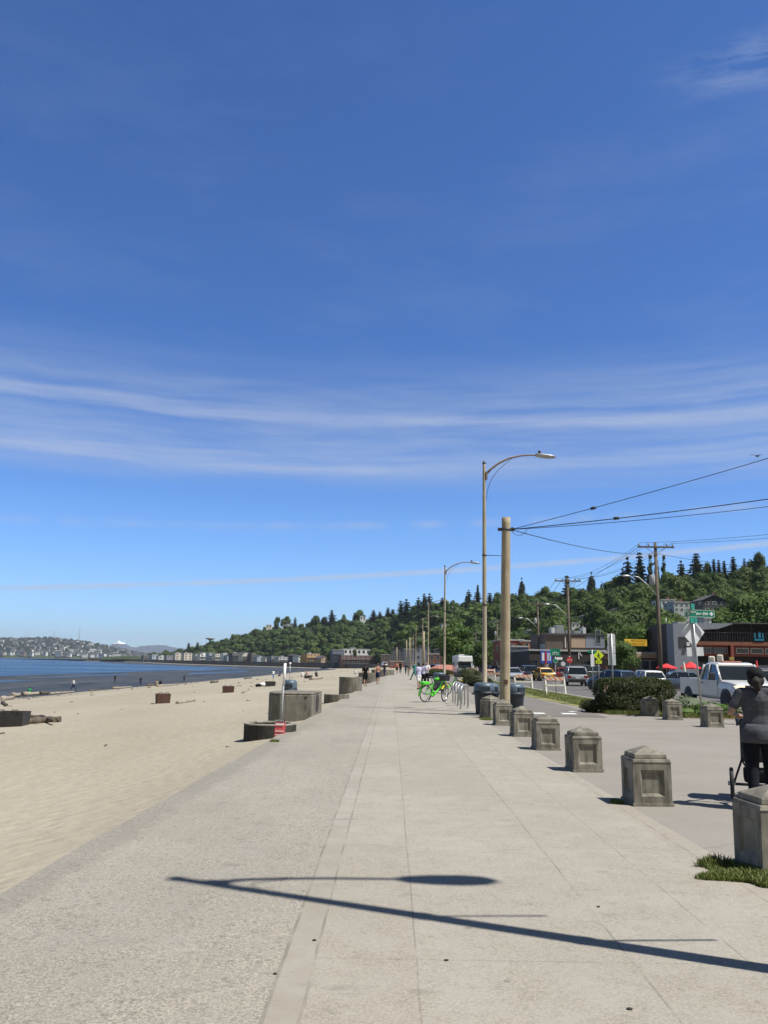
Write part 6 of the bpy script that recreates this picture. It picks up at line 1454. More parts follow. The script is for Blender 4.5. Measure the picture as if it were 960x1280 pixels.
def car_wheel(t, x, y, R=.34, w=.22):
    s = 1 if y > 0 else -1
    mb = MB(); mb.at((x, y, R), rx=PI/2); mb.lathe([(R*.62, -w/2), (R*.94, -w/2), (R, -w/2+.03), (R, w/2-.03), (R*.94, w/2), (R*.62, w/2)], 24)
    wh = mb.build('wheel', M['black'], t)
    mb = MB(); mb.at((x, y, R), rx=PI/2*(-s)); mb.lathe([(R*.64, w/2-.03), (R*.60, w/2-.012), (R*.55, w/2-.05), (.07, w/2-.02), (.05, w/2)], 20)
    mb.build('rim', M['hub'], wh)
def vehicle(name, label, cat, loc, heading, kind, pm, sc=1.0):
    """body built along +x (front), heading = direction of the nose in degrees from +x"""
    t = thing(name, label, cat, loc, math.radians(heading)); t.scale = (sc,)*3
    P_ = {
     'suv':   dict(L=4.6, W=1.86, belt=1.02, H=1.70, hood=(.98, 1.05), gh=((-2.22, 1.04), (-2.02, 1.66), (.35, 1.70), (1.05, 1.05)), R=.37, wb=(-1.38, 1.40), floor=.30, pil=(-1.35, -.25)),
     'sedan': dict(L=4.6, W=1.80, belt=.92, H=1.45, hood=(.80, .90), gh=((-2.05, .94), (-1.25, 1.42), (.15, 1.45), (1.05, .92)), R=.33, wb=(-1.35, 1.40), floor=.22, pil=(-.95, -.1)),
     'hatch': dict(L=4.1, W=1.78, belt=.94, H=1.50, hood=(.80, .92), gh=((-1.88, .95), (-1.60, 1.45), (.10, 1.50), (.95, .95)), R=.33, wb=(-1.25, 1.30), floor=.22, pil=(-.85, 0.0)),
     'beetle': dict(L=4.1, W=1.75, belt=.92, H=1.50, hood=(.70, .92), gh=((-1.45, .95), (-.85, 1.40), (.05, 1.50), (.85, .95)), R=.35, wb=(-1.25, 1.30), floor=.22, pil=(-.35,)),
     'van':   dict(L=5.0, W=1.95, belt=1.10, H=1.85, hood=(.98, 1.12), gh=((-2.42, 1.12), (-2.32, 1.80), (.95, 1.85), (1.65, 1.12)), R=.36, wb=(-1.55, 1.55), floor=.26, pil=(-1.3, 0.0)),
    }[kind]
    L, W_, belt, H_, R = P_['L'], P_['W'], P_['belt'], P_['H'], P_['R']; hw = W_/2; g = P_['gh']; fl = P_['floor']
    st = [(-L/2, .62, belt-.12, .86), (-L/2+.06, fl+.05, belt-.03, .94), (-L/2+.35, fl, belt, 1.0), (-L*.2, fl, belt, 1.0), (L*.12, fl, belt, 1.0), (g[3][0], fl, belt, .99), (g[3][0]+.5, fl, P_['hood'][1]-.02, .97), (L/2-.35, fl, P_['hood'][0]+.02, .93), (L/2-.08, fl+.05, P_['hood'][0]-.10, .86), (L/2, .35, .62, .78)]
    mb = MB(); rr = []
    for x, z0, z1, k in st:
        w = hw*k; zm = (z0+z1)/2
        rr.append([(x, -w*.93, z0), (x, -w, z0+.12), (x, -w, zm+.08), (x, -w*.955, z1-.03), (x, -w*.86, z1), (x, w*.86, z1), (x, w*.955, z1-.03), (x, w, zm+.08), (x, w, z0+.12), (x, w*.93, z0)])
    mb.smooth = True; mb.loft(rr); bd = mb.build('body', pm, t, bevel=.02)
    wb_, wt = hw*.90, hw*.70
    if kind == 'van': wt = hw*.84
    if kind == 'suv': wt = hw*.76
    (ax, az), (bx_, bz), (cx, cz), (dx, dz) = g
    q = [(ax, -wb_, az-.06), (dx, -wb_, dz-.06), (dx, wb_, dz-.06), (ax, wb_, az-.06), (bx_, -wt, bz-.05), (cx, -wt, cz-.05), (cx, wt, cz-.05), (bx_, wt, bz-.05)]
    MB().hexa(q).build('glass', M['carglass'], t)
    mb = MB(); n = 5; rr = []
    for k in range(n+1):
        f = k/n; x = bx_+(cx-bx_)*f; z = bz+(cz-bz)*f+.03*math.sin(PI*f); w = wt+.015
        rr.append([(x-(.05 if k == 0 else 0)+(.05 if k == n else 0), -w, z-.07), (x, -w*.9, z), (x, w*.9, z), (x-(.05 if k == 0 else 0)+(.05 if k == n else 0), w, z-.07)])
    mb.loft(rr); mb.build('roof', pm, t, bevel=.015)
    mb = MB()
    for s in (-1, 1):
        mb.tube([(ax-.01, s*(wb_+.005), az-.05), (bx_, s*(wt+.01), bz-.05)], .05, 5); mb.tube([(dx, s*(wb_+.005), dz-.05), (cx, s*(wt+.01), cz-.05)], .035, 5)
        for px_ in P_['pil']: f = .5; mb.tube([(px_, s*(wb_+.006), belt-.03), (px_+.03, s*(wt+.012), bz-.05)], .035, 5)
    mb.build('pillars', pm, t)
    for s in (-1, 1):
        for x in P_['wb']:
            car_wheel(t, x, s*(hw-.10), R)
            mb = MB(); mb.at((x, s*(hw-.02), R), rx=PI/2); mb.lathe([(R+.055, -.035), (R+.055, .035)], 22); mb.build('wheel_arch', M['trim'], t)
        MB().box((dx-.12, s*(hw+.10), belt+.08), (.12, .2, .14)).build('mirror', pm, t, bevel=.03)
        MB().bx(-L/2+.0, -L/2+.22, s*hw*.60, s*hw*.935, belt-.34, belt-.12).build('tail_light', M['tlight'], t)
        MB().bx(L/2-.26, L/2-.02, s*hw*.52, s*hw*.87, .56, P_['hood'][0]-.12).build('headlight', M['hlight'], t)
    MB().bx(-L/2-.05, -L/2+.12, -hw*.86, hw*.86, fl, fl+.28).build('rear_bumper', M['trim'], t, bevel=.03)
    MB().bx(L/2-.14, L/2+.05, -hw*.78, hw*.78, fl, fl+.26).build('front_bumper', M['trim'], t, bevel=.03)
    MB().bx(-L/2-.062, -L/2-.02, -.17, .17, .62, .76).build('number_plate', M['plate'], t)
    return t
zs = -.135
def vpos(u, D): return (XA(u, D, .5), D, zs)
vehicle('parked_car', 'silver SUV driving away in the street left of the crossing sign', 'car', vpos(718, 77), 84, 'suv', M['p_silver'])
vehicle('parked_car', 'small yellow rounded car behind the striped barricades', 'car', vpos(679.5, 96), 96, 'beetle', M['p_yellow'])
vehicle('parked_car', 'dark blue SUV left of the yellow car', 'car', vpos(661, 99), 88, 'suv', M['p_navy'])
vehicle('parked_car', 'black car half hidden behind the dark blue SUV', 'car', vpos(652, 118), 88, 'sedan', M['p_black'])
vehicle('parked_car', 'silver sedan just right of the pale wooden pole', 'car', vpos(641, 92), 270, 'sedan', M['p_silver'])
vehicle('parked_car', 'blue van seen above the left part of the hedge', 'car', vpos(765, 64), 118, 'hatch', M['p_blue'])
vehicle('parked_car', 'white car with dark windows seen above the hedge, right of the blue van', 'car', vpos(807, 66), 95, 'hatch', M['p_white'])
vehicle('parked_car', 'dark blue low car right of the crossarm pole, behind the white truck', 'car', vpos(843, 66), 172, 'sedan', M['p_blue'])
vehicle('parked_car', 'black van parked by the corner bar, right of the silver SUV', 'car', vpos(736, 104), 12, 'van', M['p_black'])
vehicle('parked_car', 'dark red car parked by the corner bar left of the silver SUV', 'car', vpos(697, 108), 170, 'sedan', M['p_red'])
vehicle('parked_car', 'grey car on the far side of the street behind the lamp post', 'car', vpos(629, 128), 92, 'hatch', M['p_grey'])
vehicle('parked_car', 'white van far down the street near the promenade end', 'van', (XA(481, 300), 330, -.1), 100, 'van', M['p_white'])
vehicle('parked_car', 'black car at the right edge behind the person in grey', 'car', vpos(962, 46), 5, 'suv', M['p_black'])
for k, (u, D, m_) in enumerate(((533, 190, 'grey'), (541, 172, 'red'), (549, 158, 'silver'), (606, 150, 'navy'))):
    vehicle('parked_car', ['grey car beyond the far lamps', 'red car left of the second lamp post, far off', 'silver car just right of the second lamp post, far off', 'navy car far down the street behind the first lamp post'][k], 'car', (XA(u, D, .5)+(1.2 if k == 3 else 0), D, zs), 95, ['hatch', 'sedan', 'hatch', 'sedan'][k], M['p_'+m_])

# ---- white pickup truck
t = thing('pickup_truck', 'white pickup truck with a lit headlight, nose towards the right edge', 'truck', (15.4, 37.4, zs), math.radians(-89)); t.scale = (1.04,)*3; pw = M['p_white']
hw = 1.0; R = .42
mb = MB(); mb.smooth = True
prof = lambda x, z0, z1, k: [(x, -hw*k*.94, z0), (x, -hw*k, z0+.12), (x, -hw*k, (z0+z1)/2+.1), (x, -hw*k*.95, z1-.04), (x, -hw*k*.88, z1), (x, hw*k*.88, z1), (x, hw*k*.95, z1-.04), (x, hw*k, (z0+z1)/2+.1), (x, hw*k, z0+.12), (x, hw*k*.94, z0)]
mb.loft([prof(-.72, .48, 1.28, .99), prof(.2, .46, 1.28, 1), prof(1.05, .46, 1.27, 1), prof(1.3, .48, 1.24, .99), prof(2.2, .5, 1.18, .97), prof(2.62, .52, 1.12, .95), prof(2.78, .6, .98, .92)])
mb.build('body', pw, t, bevel=.02)
mb = MB()                                            # bed: open box
for a_ in ((-3.0, -.78, -1.0, -.93, .56, 1.27), (-3.0, -.78, .93, 1.0, .56, 1.27), (-3.02, -2.95, -.995, .995, .58, 1.26), (-.86, -.785, -.925, .925, .6, 1.27), (-2.94, -.87, -.925, .925, .62, .68)): mb.bx(*a_)
mb.build('bed', pw, t, bevel=.02)
wb_, wt = .93, .78
MB().hexa([(-.66, -wb_, 1.24), (1.30, -wb_, 1.22), (1.30, wb_, 1.22), (-.66, wb_, 1.24), (-.52, -wt, 1.86), (.62, -wt, 1.88), (.62, wt, 1.88), (-.52, wt, 1.86)]).build('glass', M['carglass'], t)
mb = MB(); mb.loft([[(x, -w, z-.09), (x, -w*.88, z), (x, w*.88, z), (x, w, z-.09)] for x, w, z in ((-.60, .80, 1.90), (-.3, .81, 1.955), (.3, .81, 1.96), (.62, .80, 1.93), (.70, .79, 1.88))]); mb.build('roof', pw, t, bevel=.02)
for s in (-1, 1):
    for p_, q_, r_ in (((-.68, s*(wb_+.01), 1.22), (-.56, s*(wt+.02), 1.86), .065), ((1.32, s*(wb_+.0), 1.21), (.66, s*(wt+.01), 1.86), .05), ((.08, s*(wb_+.015), 1.22), (.06, s*(wt+.02), 1.86), .05)): MB().tube([p_, q_], r_, 6).build('pillar', pw, t)
for s in (-1, 1):
    for x in (-2.05, 1.85):
        car_wheel(t, x, s*(hw-.10), R, .26); mb = MB(); mb.at((x, s*(hw-.01), R+.02), rx=PI/2); mb.lathe([(R+.05, -.02), (R+.05, .03)], 24); mb.build('wheel_arch', M['trim'], t)
    d_ = MB(); d_.bx(-.60, 1.12, s*(hw+.004)-.006, s*(hw+.004)+.006, .60, 1.22); d_ = d_.build('door', pw, t); MB().bx(-.50, -.30, s*(hw+.02)-.015, s*(hw+.02)+.015, 1.08, 1.12).build('handle', M['trim'], d_)
    MB().box((1.12, s*(hw+.20), 1.38), (.12, .24, .3)).build('mirror', M['trim'], t, bevel=.03)
    MB().bx(2.50, 2.80, s*.60, s*.93, .80, 1.04).build('headlight', emit_mat('lit_headlight', (1, .80, .45), 1.2) if s < 0 else M['hlight'], t, bevel=.02)
MB().bx(2.70, 2.82, -.58, .58, .74, 1.06).build('grille', M['trim'], t); MB().bx(2.66, 2.92, -.96, .96, .42, .68).build('front_bumper', M['trim'], t, bevel=.03)
MB().bx(-3.12, -3.03, -.95, .95, .44, .60).build('rear_bumper', M['trim'], t)
MB().bx(.0, .35, -.42, .42, 1.962, 2.015).build('roof_beacon', mat('pale_red_plastic', (.42, .14, .11), .4), t, bevel=.02)
q = t.matrix_basis @ Vector((-1.15, .1, .68))
o = bush_o = None
mb = MB()
for k, (x, y, w, h) in enumerate(((-.20, 0, .34, 1.62), (.16, .08, .32, 1.70))): mb.box((x, y, h/2), (w, .6, h), .82, .8)
o = mb.build('tarp_bundle', M['umbw'], None, bevel=.06); o.location = Matrix.Translation((t.location)) @ (Matrix.Rotation(math.radians(-89), 3, 'Z') @ Vector((-1.5, .1, .70))); o.rotation_euler = (0, 0, -.4)
tag(o, 'cream covered bundle standing upright in the bed of the white truck', 'bundle')

# ---- motorhome
D = 116; t = thing('motorhome', 'white motorhome with an overhanging cab roof facing the camera beside the path', 'motorhome', (XA(579, D, 1), D, zs), -PI/2+.06); t.scale = (.95,)*3
MB().bx(-3.2, 1.3, -1.12, 1.12, .55, 3.0).build('body', M['p_white'], t, bevel=.08)
mb = MB(); mb.hexa([(1.25, -1.10, 2.02), (2.15, -1.05, 2.15), (2.15, 1.05, 2.15), (1.25, 1.10, 2.02), (1.25, -1.12, 3.0), (2.0, -1.0, 2.92), (2.0, 1.0, 2.92), (1.25, 1.12, 3.0)]); mb.build('overcab', M['p_white'], t, bevel=.08)
mb = MB(); mb.hexa([(1.25, -.98, .5), (2.75, -.93, .5), (2.75, .93, .5), (1.25, .98, .5), (1.25, -.98, 1.32), (2.65, -.86, 1.15), (2.65, .86, 1.15), (1.25, .98, 1.32)]); mb.build('hood', M['p_white'], t, bevel=.05)
MB().hexa([(1.27, -.93, 1.30), (2.2, -.88, 1.25), (2.2, .88, 1.25), (1.27, .93, 1.30), (1.27, -.9, 2.03), (1.75, -.82, 2.05), (1.75, .82, 2.05), (1.27, .9, 2.03)]).build('windscreen', M['carglass'], t)
MB().bx(2.70, 2.79, -.5, .5, .68, 1.02).build('grille', M['trim'], t); MB().bx(2.7, 2.92, -.98, .98, .38, .58).build('front_bumper', M['hub'], t)
for s in (-1, 1):
    MB().bx(2.68, 2.78, s*.58, s*.84, .78, 1.0).build('headlight', M['hlight'], t); MB().box((1.9, s*1.15, 1.45), (.12, .22, .4)).build('mirror', M['p_white'], t)
    for x in (-2.0, 1.95): car_wheel(t, x, s*.92, .38, .26)
    MB().bx(-2.4, -1.2, s*1.122, s*1.14, 1.5, 2.1).build('side_window', M['carglass'], t)
MB().bx(-2.2, -1.4, -.4, .4, 3.003, 3.25).build('roof_unit', M['p_cream'], t)
# rounded pinkish tarp covered boat or tent beyond the lamp
o = MB(); o.smooth = True; o.ball((0, 0, .3), (2.9, 1.6, 1.15), 20, 10); o = o.build('covered_mound', mat('faded_pink_canvas', (.40, .16, .12), .85, .3, .8, dirt=.3)); o.location = (XA(561, 122), 126, 0)
tag(o, 'faded pink rounded canvas cover behind the second lamp post', 'cover')

# ================================================================== BEACH THINGS
# low round planter and tall concrete block at the promenade edge
def arc_wall(name, cx, cy, r, a0, a1, th, z0, z1, m, par=None, n=24, rx=1.0):
    mb = MB(); rr = []
    for k in range(n+1):
        a = a0+(a1-a0)*k/n; c, s = math.cos(a), math.sin(a)
        rr.append([(cx+r*rx*c, cy+r*s, z0), (cx+(r*rx-th)*c, cy+(r-th)*s, z0), (cx+(r*rx-th)*c, cy+(r-th)*s, z1), (cx+r*rx*c, cy+r*s, z1)])
    mb.loft(rr); return mb.build(name, m, par, bevel=.012)
M['blockdark'] = m_conc('dark_concrete', (.035, .033, .030), (.075, .070, .060), (.02, .02, .018)); M['blockmid'] = m_conc('stained_cast_concrete', (.15, .14, .115), (.24, .225, .185), (.07, .065, .052))
t = thing('planter', 'low round concrete planter at the promenade edge below the tall block', 'planter', (-2.72, 21.0, 0))
arc_wall('ring_wall', 0, 0, .64, 0, 2*PI-.0001, .12, -.6, .15, M['blockdark'], t, 40)  # ring wall near black all round, far darker than the rim
arc_wall('rim', 0, 0, .645, 0, 2*PI-.0001, .13, .151, .19, M['block'], t, 40)
MB().lathe([(.515, -.2), (.515, .02)], 28).build('fill', M['sand'], t)
t = thing('concrete_block', 'tall cast concrete block with a round hole, behind the low round planter', 'block', (-2.86, 27.6, 0), .0)
mb = MB(); mb.smooth = False
H1 = A(370, 866, 26.6).z
# D shaped plan: rounded on the left, flat front towards the camera, end face with a disc painted as a round opening
pl = [(-.30, -1.10), (.70, -1.05), (.86, 1.0), (.2, 1.25), (-.35, 1.2), (-.62, .8), (-.74, .2), (-.74, -.4), (-.64, -.80), (-.50, -1.0)]
mb.prism(pl, -.6, H1-.06); mb.prism([(x*1.0, y*1.0) for x, y in pl], H1-.059, H1); mb.build('body', M['blockmid'], t, bevel=.03)
mb = MB(); e0 = Vector((.70, -1.05, 0)); e1 = Vector((.86, 1.0, 0)); dd = (e1-e0).normalized(); nn = Vector((dd.y, -dd.x, 0)); c = e0+dd*1.05+nn*.004
mb.T = Matrix(((dd.x, 0, nn.x, c.x), (dd.y, 0, nn.y, c.y), (0, 1, 0, .36), (0, 0, 0, 1))); mb.lathe([(.30, -.002), (.30, .004)], 24); mb.build('opening_shade', M['soot'], t)  # thin dark disc paints the shade inside a round opening
mb = MB(); mb.at((.50, -1.062, H1-.14), rx=PI/2); mb.lathe([(.035, 0), (.035, .006)], 12); mb.build('bolt_hole_shade', M['sblack'], t)  # small black disc paints the shade inside a bolt hole
# curved concrete seats farther on
for (u, v, r, h, lab) in ((430, 874, .62, .20, 'low dark curved concrete step in front of the curved wall'), (443, 864, .72, .80, 'curved concrete wall beside the two walkers'), (466, 852, 1.0, .75, 'second curved concrete wall, farther along behind the two walkers'), (479, 844, 1.6, .7, 'third curved concrete wall far along the promenade edge')):
    q = G(u, v); o = arc_wall('curved_wall', 0, 0, r, PI*.75, PI*2.25 if h > .4 else PI*2.0, .35, -.6, h, M['blockmid'], None, 20, rx=.95)
    o.location = (coast_x(q.y+1)-r*.45, q.y+r*.9, 0); o.rotation_euler = (0, 0, .2); tag(o, lab, 'concrete seat')
# pole with a red notice leaning on the planter
p0 = A(347, 896, 21.3); p0 = Vector((XA(350.5, 21.0, .1), 21.0, .0)); top = A(356.5, 829, 21.0)
t = thing('marker_pole', 'thin metal pole with a white upper tube, rising from the planter', 'pole', tuple(p0))
mid = p0.lerp(top, .68)
MB().tube([(0, 0, 0), tuple(mid-p0)], .022, 8).build('lower_pole', M['frame_g'], t); MB().tube([tuple(mid-p0), tuple(top-p0)], .034, 10).build('white_tube', M['swhite'], t)
t = thing('notice_board', 'red and white printed notice leaning on the low round planter', 'notice', (XA(349.5, 20.2, .1), 20.22, 0), -.10); t.rotation_euler = (.0, 0, -.1)
zt, zb2 = A(349, 902.5, 20.2).z, A(349, 922, 20.2).z; w = 6.4/F*20.2
MB().hexa([(-w, -.02, zb2), (w, -.02, zb2), (w, .0, zb2), (-w, .0, zb2), (-w*.88, -.01, zt), (w*1.1, -.01, zt), (w*1.1, .01, zt), (-w*.88, .01, zt)]).build('board', mat('faded_red_notice', (.72, .12, .13), .5, .12, 6), t)
mb = MB()
for k in range(4): z = zt-.03-k*.085; mb.bx(-w*.78, w*(.85-.12*(k % 2)), -.028, -.023, z-.045 if k == 0 else z-.02, z) if k != 1 else None
mb.build('printed_lines', M['swhite'], t)
mb = MB(); mb.bx(-w*.72, w*.95, -.012, .012, zt+.004, zt+.06); mb.build('header', M['sblack'], t)
text_mesh('NOTICE', .055, t, (0, -.016, zt+.03), (PI/2, 0, 0), M['swhite'])

# steel fire pits
def fire_pit(label, u, vb, wpx, hpx, m='rust', rz=.3, handles=True):
    q = GB(u, vb); k = q.y/F; w = wpx*k; h = hpx*k
    t = thing('fire_pit', label, 'fire pit', (q.x, q.y+w*.4, q.z-.05), rz)
    mb = MB(); a = w*.36; th = .02
    for s in (-1, 1):
        mb.hexa([(-a, s*a-th, 0), (a, s*a-th, 0), (a, s*a+th, 0), (-a, s*a+th, 0), (-a*1.08, s*a*1.08-th, h), (a*1.08, s*a*1.08-th, h), (a*1.08, s*a*1.08+th, h), (-a*1.08, s*a*1.08+th, h)])
        mb.hexa([(s*a-th, -a+th, 0), (s*a+th, -a+th, 0), (s*a+th, a-th, 0), (s*a-th, a-th, 0), (s*a*1.08-th, -a*1.08+th, h), (s*a*1.08+th, -a*1.08+th, h), (s*a*1.08+th, a*1.08-th, h), (s*a*1.08-th, a*1.08-th, h)])
    mb.build('box', M[m], t)
    MB().bx(-a*.97, a*.97, -a*.97, a*.97, .0, h*.55).build('ash', M['soot'], t)
    if handles:
        for s in (-1, 1): MB().tube([(s*a*.5-.1, -a*1.1, h-.05), (s*a*.5-.1, -a*1.1, h+.09), (s*a*.5+.1, -a*1.1, h+.09), (s*a*.5+.1, -a*1.1, h-.05)], .018, 6).build('handle', M[m], t)
    return t
fire_pit('rusty steel fire pit alone in the middle of the sand', 201, 879.5, 21, 12.5, rz=.35)
fire_pit('smaller rusty fire pit near the shoreline right of the lone one', 284, 866, 17, 8.5, rz=.1)
fire_pit('charred black fire pit with bags beside it, left of the bin', 337, 858, 15, 6.5, 'soot', .2, False)
fire_pit('large dark fire pit cut by the left edge, next to a charred log', 6, 909, 44, 19, 'soot', .12)
fire_pit('low dark fire pit far along the beach beyond the bin', 385, 848, 11, 4, 'soot', .3, False)
def log(label, pts, r, m='drift', name='driftwood_log', lift=.6):
    """pts: pixels on the sand"""
    P_ = [GB(*p) for p in pts]; Q_ = []
    for a_, b_ in zip(P_, P_[1:]):
        for k in range(4): Q_.append(a_.lerp(b_, k/4))
    Q_.append(P_[-1]); n = len(Q_); R = []
    for k, q in enumerate(Q_): q.z += r*lift+.05*r*math.sin(k*2.1); R.append(r*(1-.35*k/n)*(1+.18*math.sin(k*1.7)))
    mb = MB(); mb.tube(Q_, R, 9)
    o = mb.build(name, M[m]); return tag(o, label, 'driftwood')
log('charred log with a ragged end lying beside the large dark fire pit', [(28, 905.5), (44, 904.5), (60, 903), (75, 902.5)], .17, 'charred'); log('thin burnt branch on top of the charred log', [(33, 901), (52, 900.5), (68, 906.5)], .08, 'charred', lift=2.0)
log('short pale driftwood stick lying right of the rusty fire pit', [(221, 880), (243, 876.5)], .10); log('short stick on the sand right of the smaller fire pit', [(303, 867), (311, 862.5)], .10)
for k, (u, v, u2, v2, r, lab) in enumerate((
    (0, 876, 16, 874, .30, 'bleached log at the far left of the shoreline'), (14, 871.5, 24, 870.5, .34, 'stubby pale log left of the person in green'), (28, 869.5, 48, 868.5, .30, 'long pale log under the person in green'),
    (50, 868, 60, 867.5, .24, 'dark short log right of the person in green'), (62, 868, 92, 865.5, .16, 'thin bleached log along the shoreline below the walker'), (112, 864, 128, 862.5, .14, 'dark thin driftwood piece right of the shoreline walker'),
    (140, 861, 164, 859.5, .18, 'low driftwood piece on the middle shoreline'), (184, 858, 193, 856.5, .26, 'dark log left of the seated pair'), (196, 858.5, 222, 856, .20, 'pale log under the seated pair'), (264, 854, 272, 853, .22, 'dark lump of driftwood on the shoreline above the fire pit'), (3, 879, 8, 883, .14, 'small dark driftwood piece near the left edge'),
    (306, 849, 314, 848, .22, 'dark driftwood lump near the flats, left of the bin'), (388, 850, 402, 848.5, .25, 'pale log behind the far low fire pit'))):
    log(lab, [(u, v), (u2, v2)], r, 'charred' if 'dark' in lab else 'drift')

# ================================================================== PEOPLE
M['skin'] = mat('skin', (.42, .24, .16), .55, .08, 6); M['skin_d'] = mat('skin_tanned', (.30, .16, .10), .55, .08, 6)
M['hair'] = mat('dark_hair', (.016, .012, .010), .85, .3, 20); M['hair_b'] = mat('brown_hair', (.09, .05, .025), .5, .3, 20)
CL = {'black': (.014, .014, .016), 'white': (.74, .74, .73), 'greyd': (.070, .072, .083), 'navy': (.02, .03, .07), 'green': (.02, .33, .13), 'teal': (.02, .16, .15), 'lilac': (.45, .45, .62), 'pink': (.60, .25, .22), 'khaki': (.32, .27, .18), 'leggings': (.010, .011, .016), 'blue': (.08, .20, .42), 'red': (.45, .04, .03)}
for k, c in CL.items():
    m, n, b = new_mat('cloth_'+k); p = n.coord('Object'); f = n.noise(n.scale(p, (1, 1, 2.2)), 9, 4, .6)
    n.put(b.inputs['Base Color'], n.mix(n.rng(f, .3, .7), tuple(v*.8 for v in c), tuple(min(1, v*1.25) for v in c))); b.inputs['Roughness'].default_value = .9; b.inputs['Specular IOR Level'].default_value = .15
    n.put(b.inputs['Normal'], n.bump(n.math('ADD', f, n.math('MULTIPLY', n.noise(p, 180, 2), .1)), .5, .02)); M['c_'+k] = m
def V3(*a): return Vector(a)
def remesh(o, vox, sm=3):
    r = o.modifiers.new('remesh', 'REMESH'); r.mode = 'VOXEL'; r.voxel_size = vox; r.use_smooth_shade = True
    s = o.modifiers.new('smooth', 'SMOOTH'); s.factor = .6; s.iterations = sm
def capsule(mb, pts, rr, n=12):
    mb.tube(pts, rr, n)
    for p, r in zip(pts, rr): mb.ball(tuple(p), r*.99, n, 8)
def person(label, loc, rz, top, legs, h=1.72, walk=.0, arms='swing', hair='hair', shorts=False, skin='skin', sit=False, longhair=False, cap=None, female=False, vox=.022, bare=False, bend=0.0, sleeves=False):
    k = h/1.75
    J = {}
    J['pel'] = V3(0, 0, .94); J['spine'] = V3(0, .02+bend*.12, 1.14); J['chest'] = V3(0, .01+bend*.28, 1.34-bend*.04); J['neck'] = V3(0, .0+bend*.38, 1.50-bend*.08); J['head'] = V3(0, .02+bend*.46, 1.64-bend*.12)
    sw = .185 if not female else .165
    for s, nm in ((-1, 'l'), (1, 'r')):
        ph = s*walk
        J['sh'+nm] = V3(s*sw, J['neck'].y-.01, J['neck'].z-.07)
        if arms == 'swing': J['el'+nm] = J['sh'+nm]+V3(s*.05, -ph*.5-.01, -.27); J['wr'+nm] = J['el'+nm]+V3(s*.01, -ph*.45+.08, -.24)
        elif arms == 'push': J['el'+nm] = J['sh'+nm]+V3(s*.13, -.05, -.25); J['wr'+nm] = J['el'+nm]+V3(-s*.08, .23, -.05)
        elif arms == 'fold': J['el'+nm] = J['sh'+nm]+V3(s*.06, .03, -.26); J['wr'+nm] = J['el'+nm]+V3(-s*.18, .2, .05)
        elif arms == 'rest': J['el'+nm] = J['sh'+nm]+V3(s*.08, .1, -.24); J['wr'+nm] = J['el'+nm]+V3(-s*.1, .2, -.08)
        J['hip'+nm] = V3(s*.095, 0, .90)
        if sit: J['kn'+nm] = V3(s*.13, .40, .98-.45+.02*s) + V3(0, 0, .45); J['an'+nm] = V3(s*.12, .62, .62)
        else:
            J['kn'+nm] = J['hip'+nm]+V3(s*.0, ph*.42+abs(walk)*.08, -.42); J['an'+nm] = J['kn'+nm]+V3(0, ph*.30-abs(walk)*(.16 if ph < 0 else -.02), -.40+(.05 if ph < -.1 else 0))
    dz = 0 if not sit else -.86
    def P_(p): return (p.x*k, p.y*k, (p.z+dz)*k)
    S = lambda *r: [x*k for x in r]
    # continuous body
    mb = MB()
    def cap(names, rr): capsule(mb, [P_(J[n]) for n in names], S(*rr))
    wz = .13 if not female else .12; hip = .145 if not female else .165
    def torso(m_, g=0.0, lo=True):
        rr = [(J['pel'], hip, .115), (J['spine'], wz+.02, .10), (J['chest'], .165, .115), (J['neck']+V3(0, 0, -.05), .13, .075)]
        n = 16; R = []
        for i, (p, a, b_) in enumerate(rr):
            pp = P_(p); R.append([(pp[0]+(a+g)*k*math.cos(2*PI*q/n), pp[1]+(b_+g)*k*math.sin(2*PI*q/n), pp[2]) for q in range(n)])
        m_.loft(R)
        if lo: m_.ball(P_(J['pel']), ((hip+g)*k, (.12+g)*k, (.11+g)*k), 14, 8)
        m_.ball(P_(J['chest']), ((.165+g)*k, (.115+g)*k, (.13+g)*k), 14, 8)
        for nm in 'lr': capsule(m_, [P_(J['neck']+V3(0, 0, -.07)), P_(J['sh'+nm])], S(.06+g, .062+g))
    torso(mb)
    capsule(mb, [P_(J['neck']+V3(0, 0, -.05)), P_(J['neck']+V3(0, .01, .06))], S(.055, .052))
    hd = J['head']; mb.ball(P_(hd), (.075*k, .092*k, .11*k), 16, 12); mb.ball(P_(hd+V3(0, .02, -.055)), (.055*k, .068*k, .06*k), 12, 8)
    mb.tube([P_(hd+V3(0, .08, .02)), P_(hd+V3(0, .108, -.022))], S(.010, .017), 6)       # nose
    for s in (-1, 1): mb.ball(P_(hd+V3(s*.077, -.005, -.005)), (.012*k, .022*k, .032*k), 8, 6)
    mb.tube([P_(hd+V3(-.022, .084, -.062)), P_(hd+V3(.022, .084, -.062))], S(.008, .008), 5)
    for nm, s in (('l', -1), ('r', 1)):
        cap(['sh'+nm, 'el'+nm, 'wr'+nm], [.052, .041, .030])
        d = (J['wr'+nm]-J['el'+nm]).normalized(); w = J['wr'+nm]; side = Vector((s, 0, 0)); side = (side-d*side.dot(d)).normalized(); up = d.cross(side)
        pm = w+d*.055; mb.T = Matrix.Identity(4)
        mb.tube([P_(w), P_(w+d*.03), P_(w+d*.085)], S(.026, .036, .036), 8)
        for f, (o_, L_) in enumerate(((-.030, .062), (-.010, .075), (.011, .070), (.030, .052))):
            b_ = w+d*.085+side*o_; mb.tube([P_(b_-d*.02), P_(b_+d*L_*.5), P_(b_+d*L_*.85-up*.022*s)], S(.0105, .0095, .0075), 6)
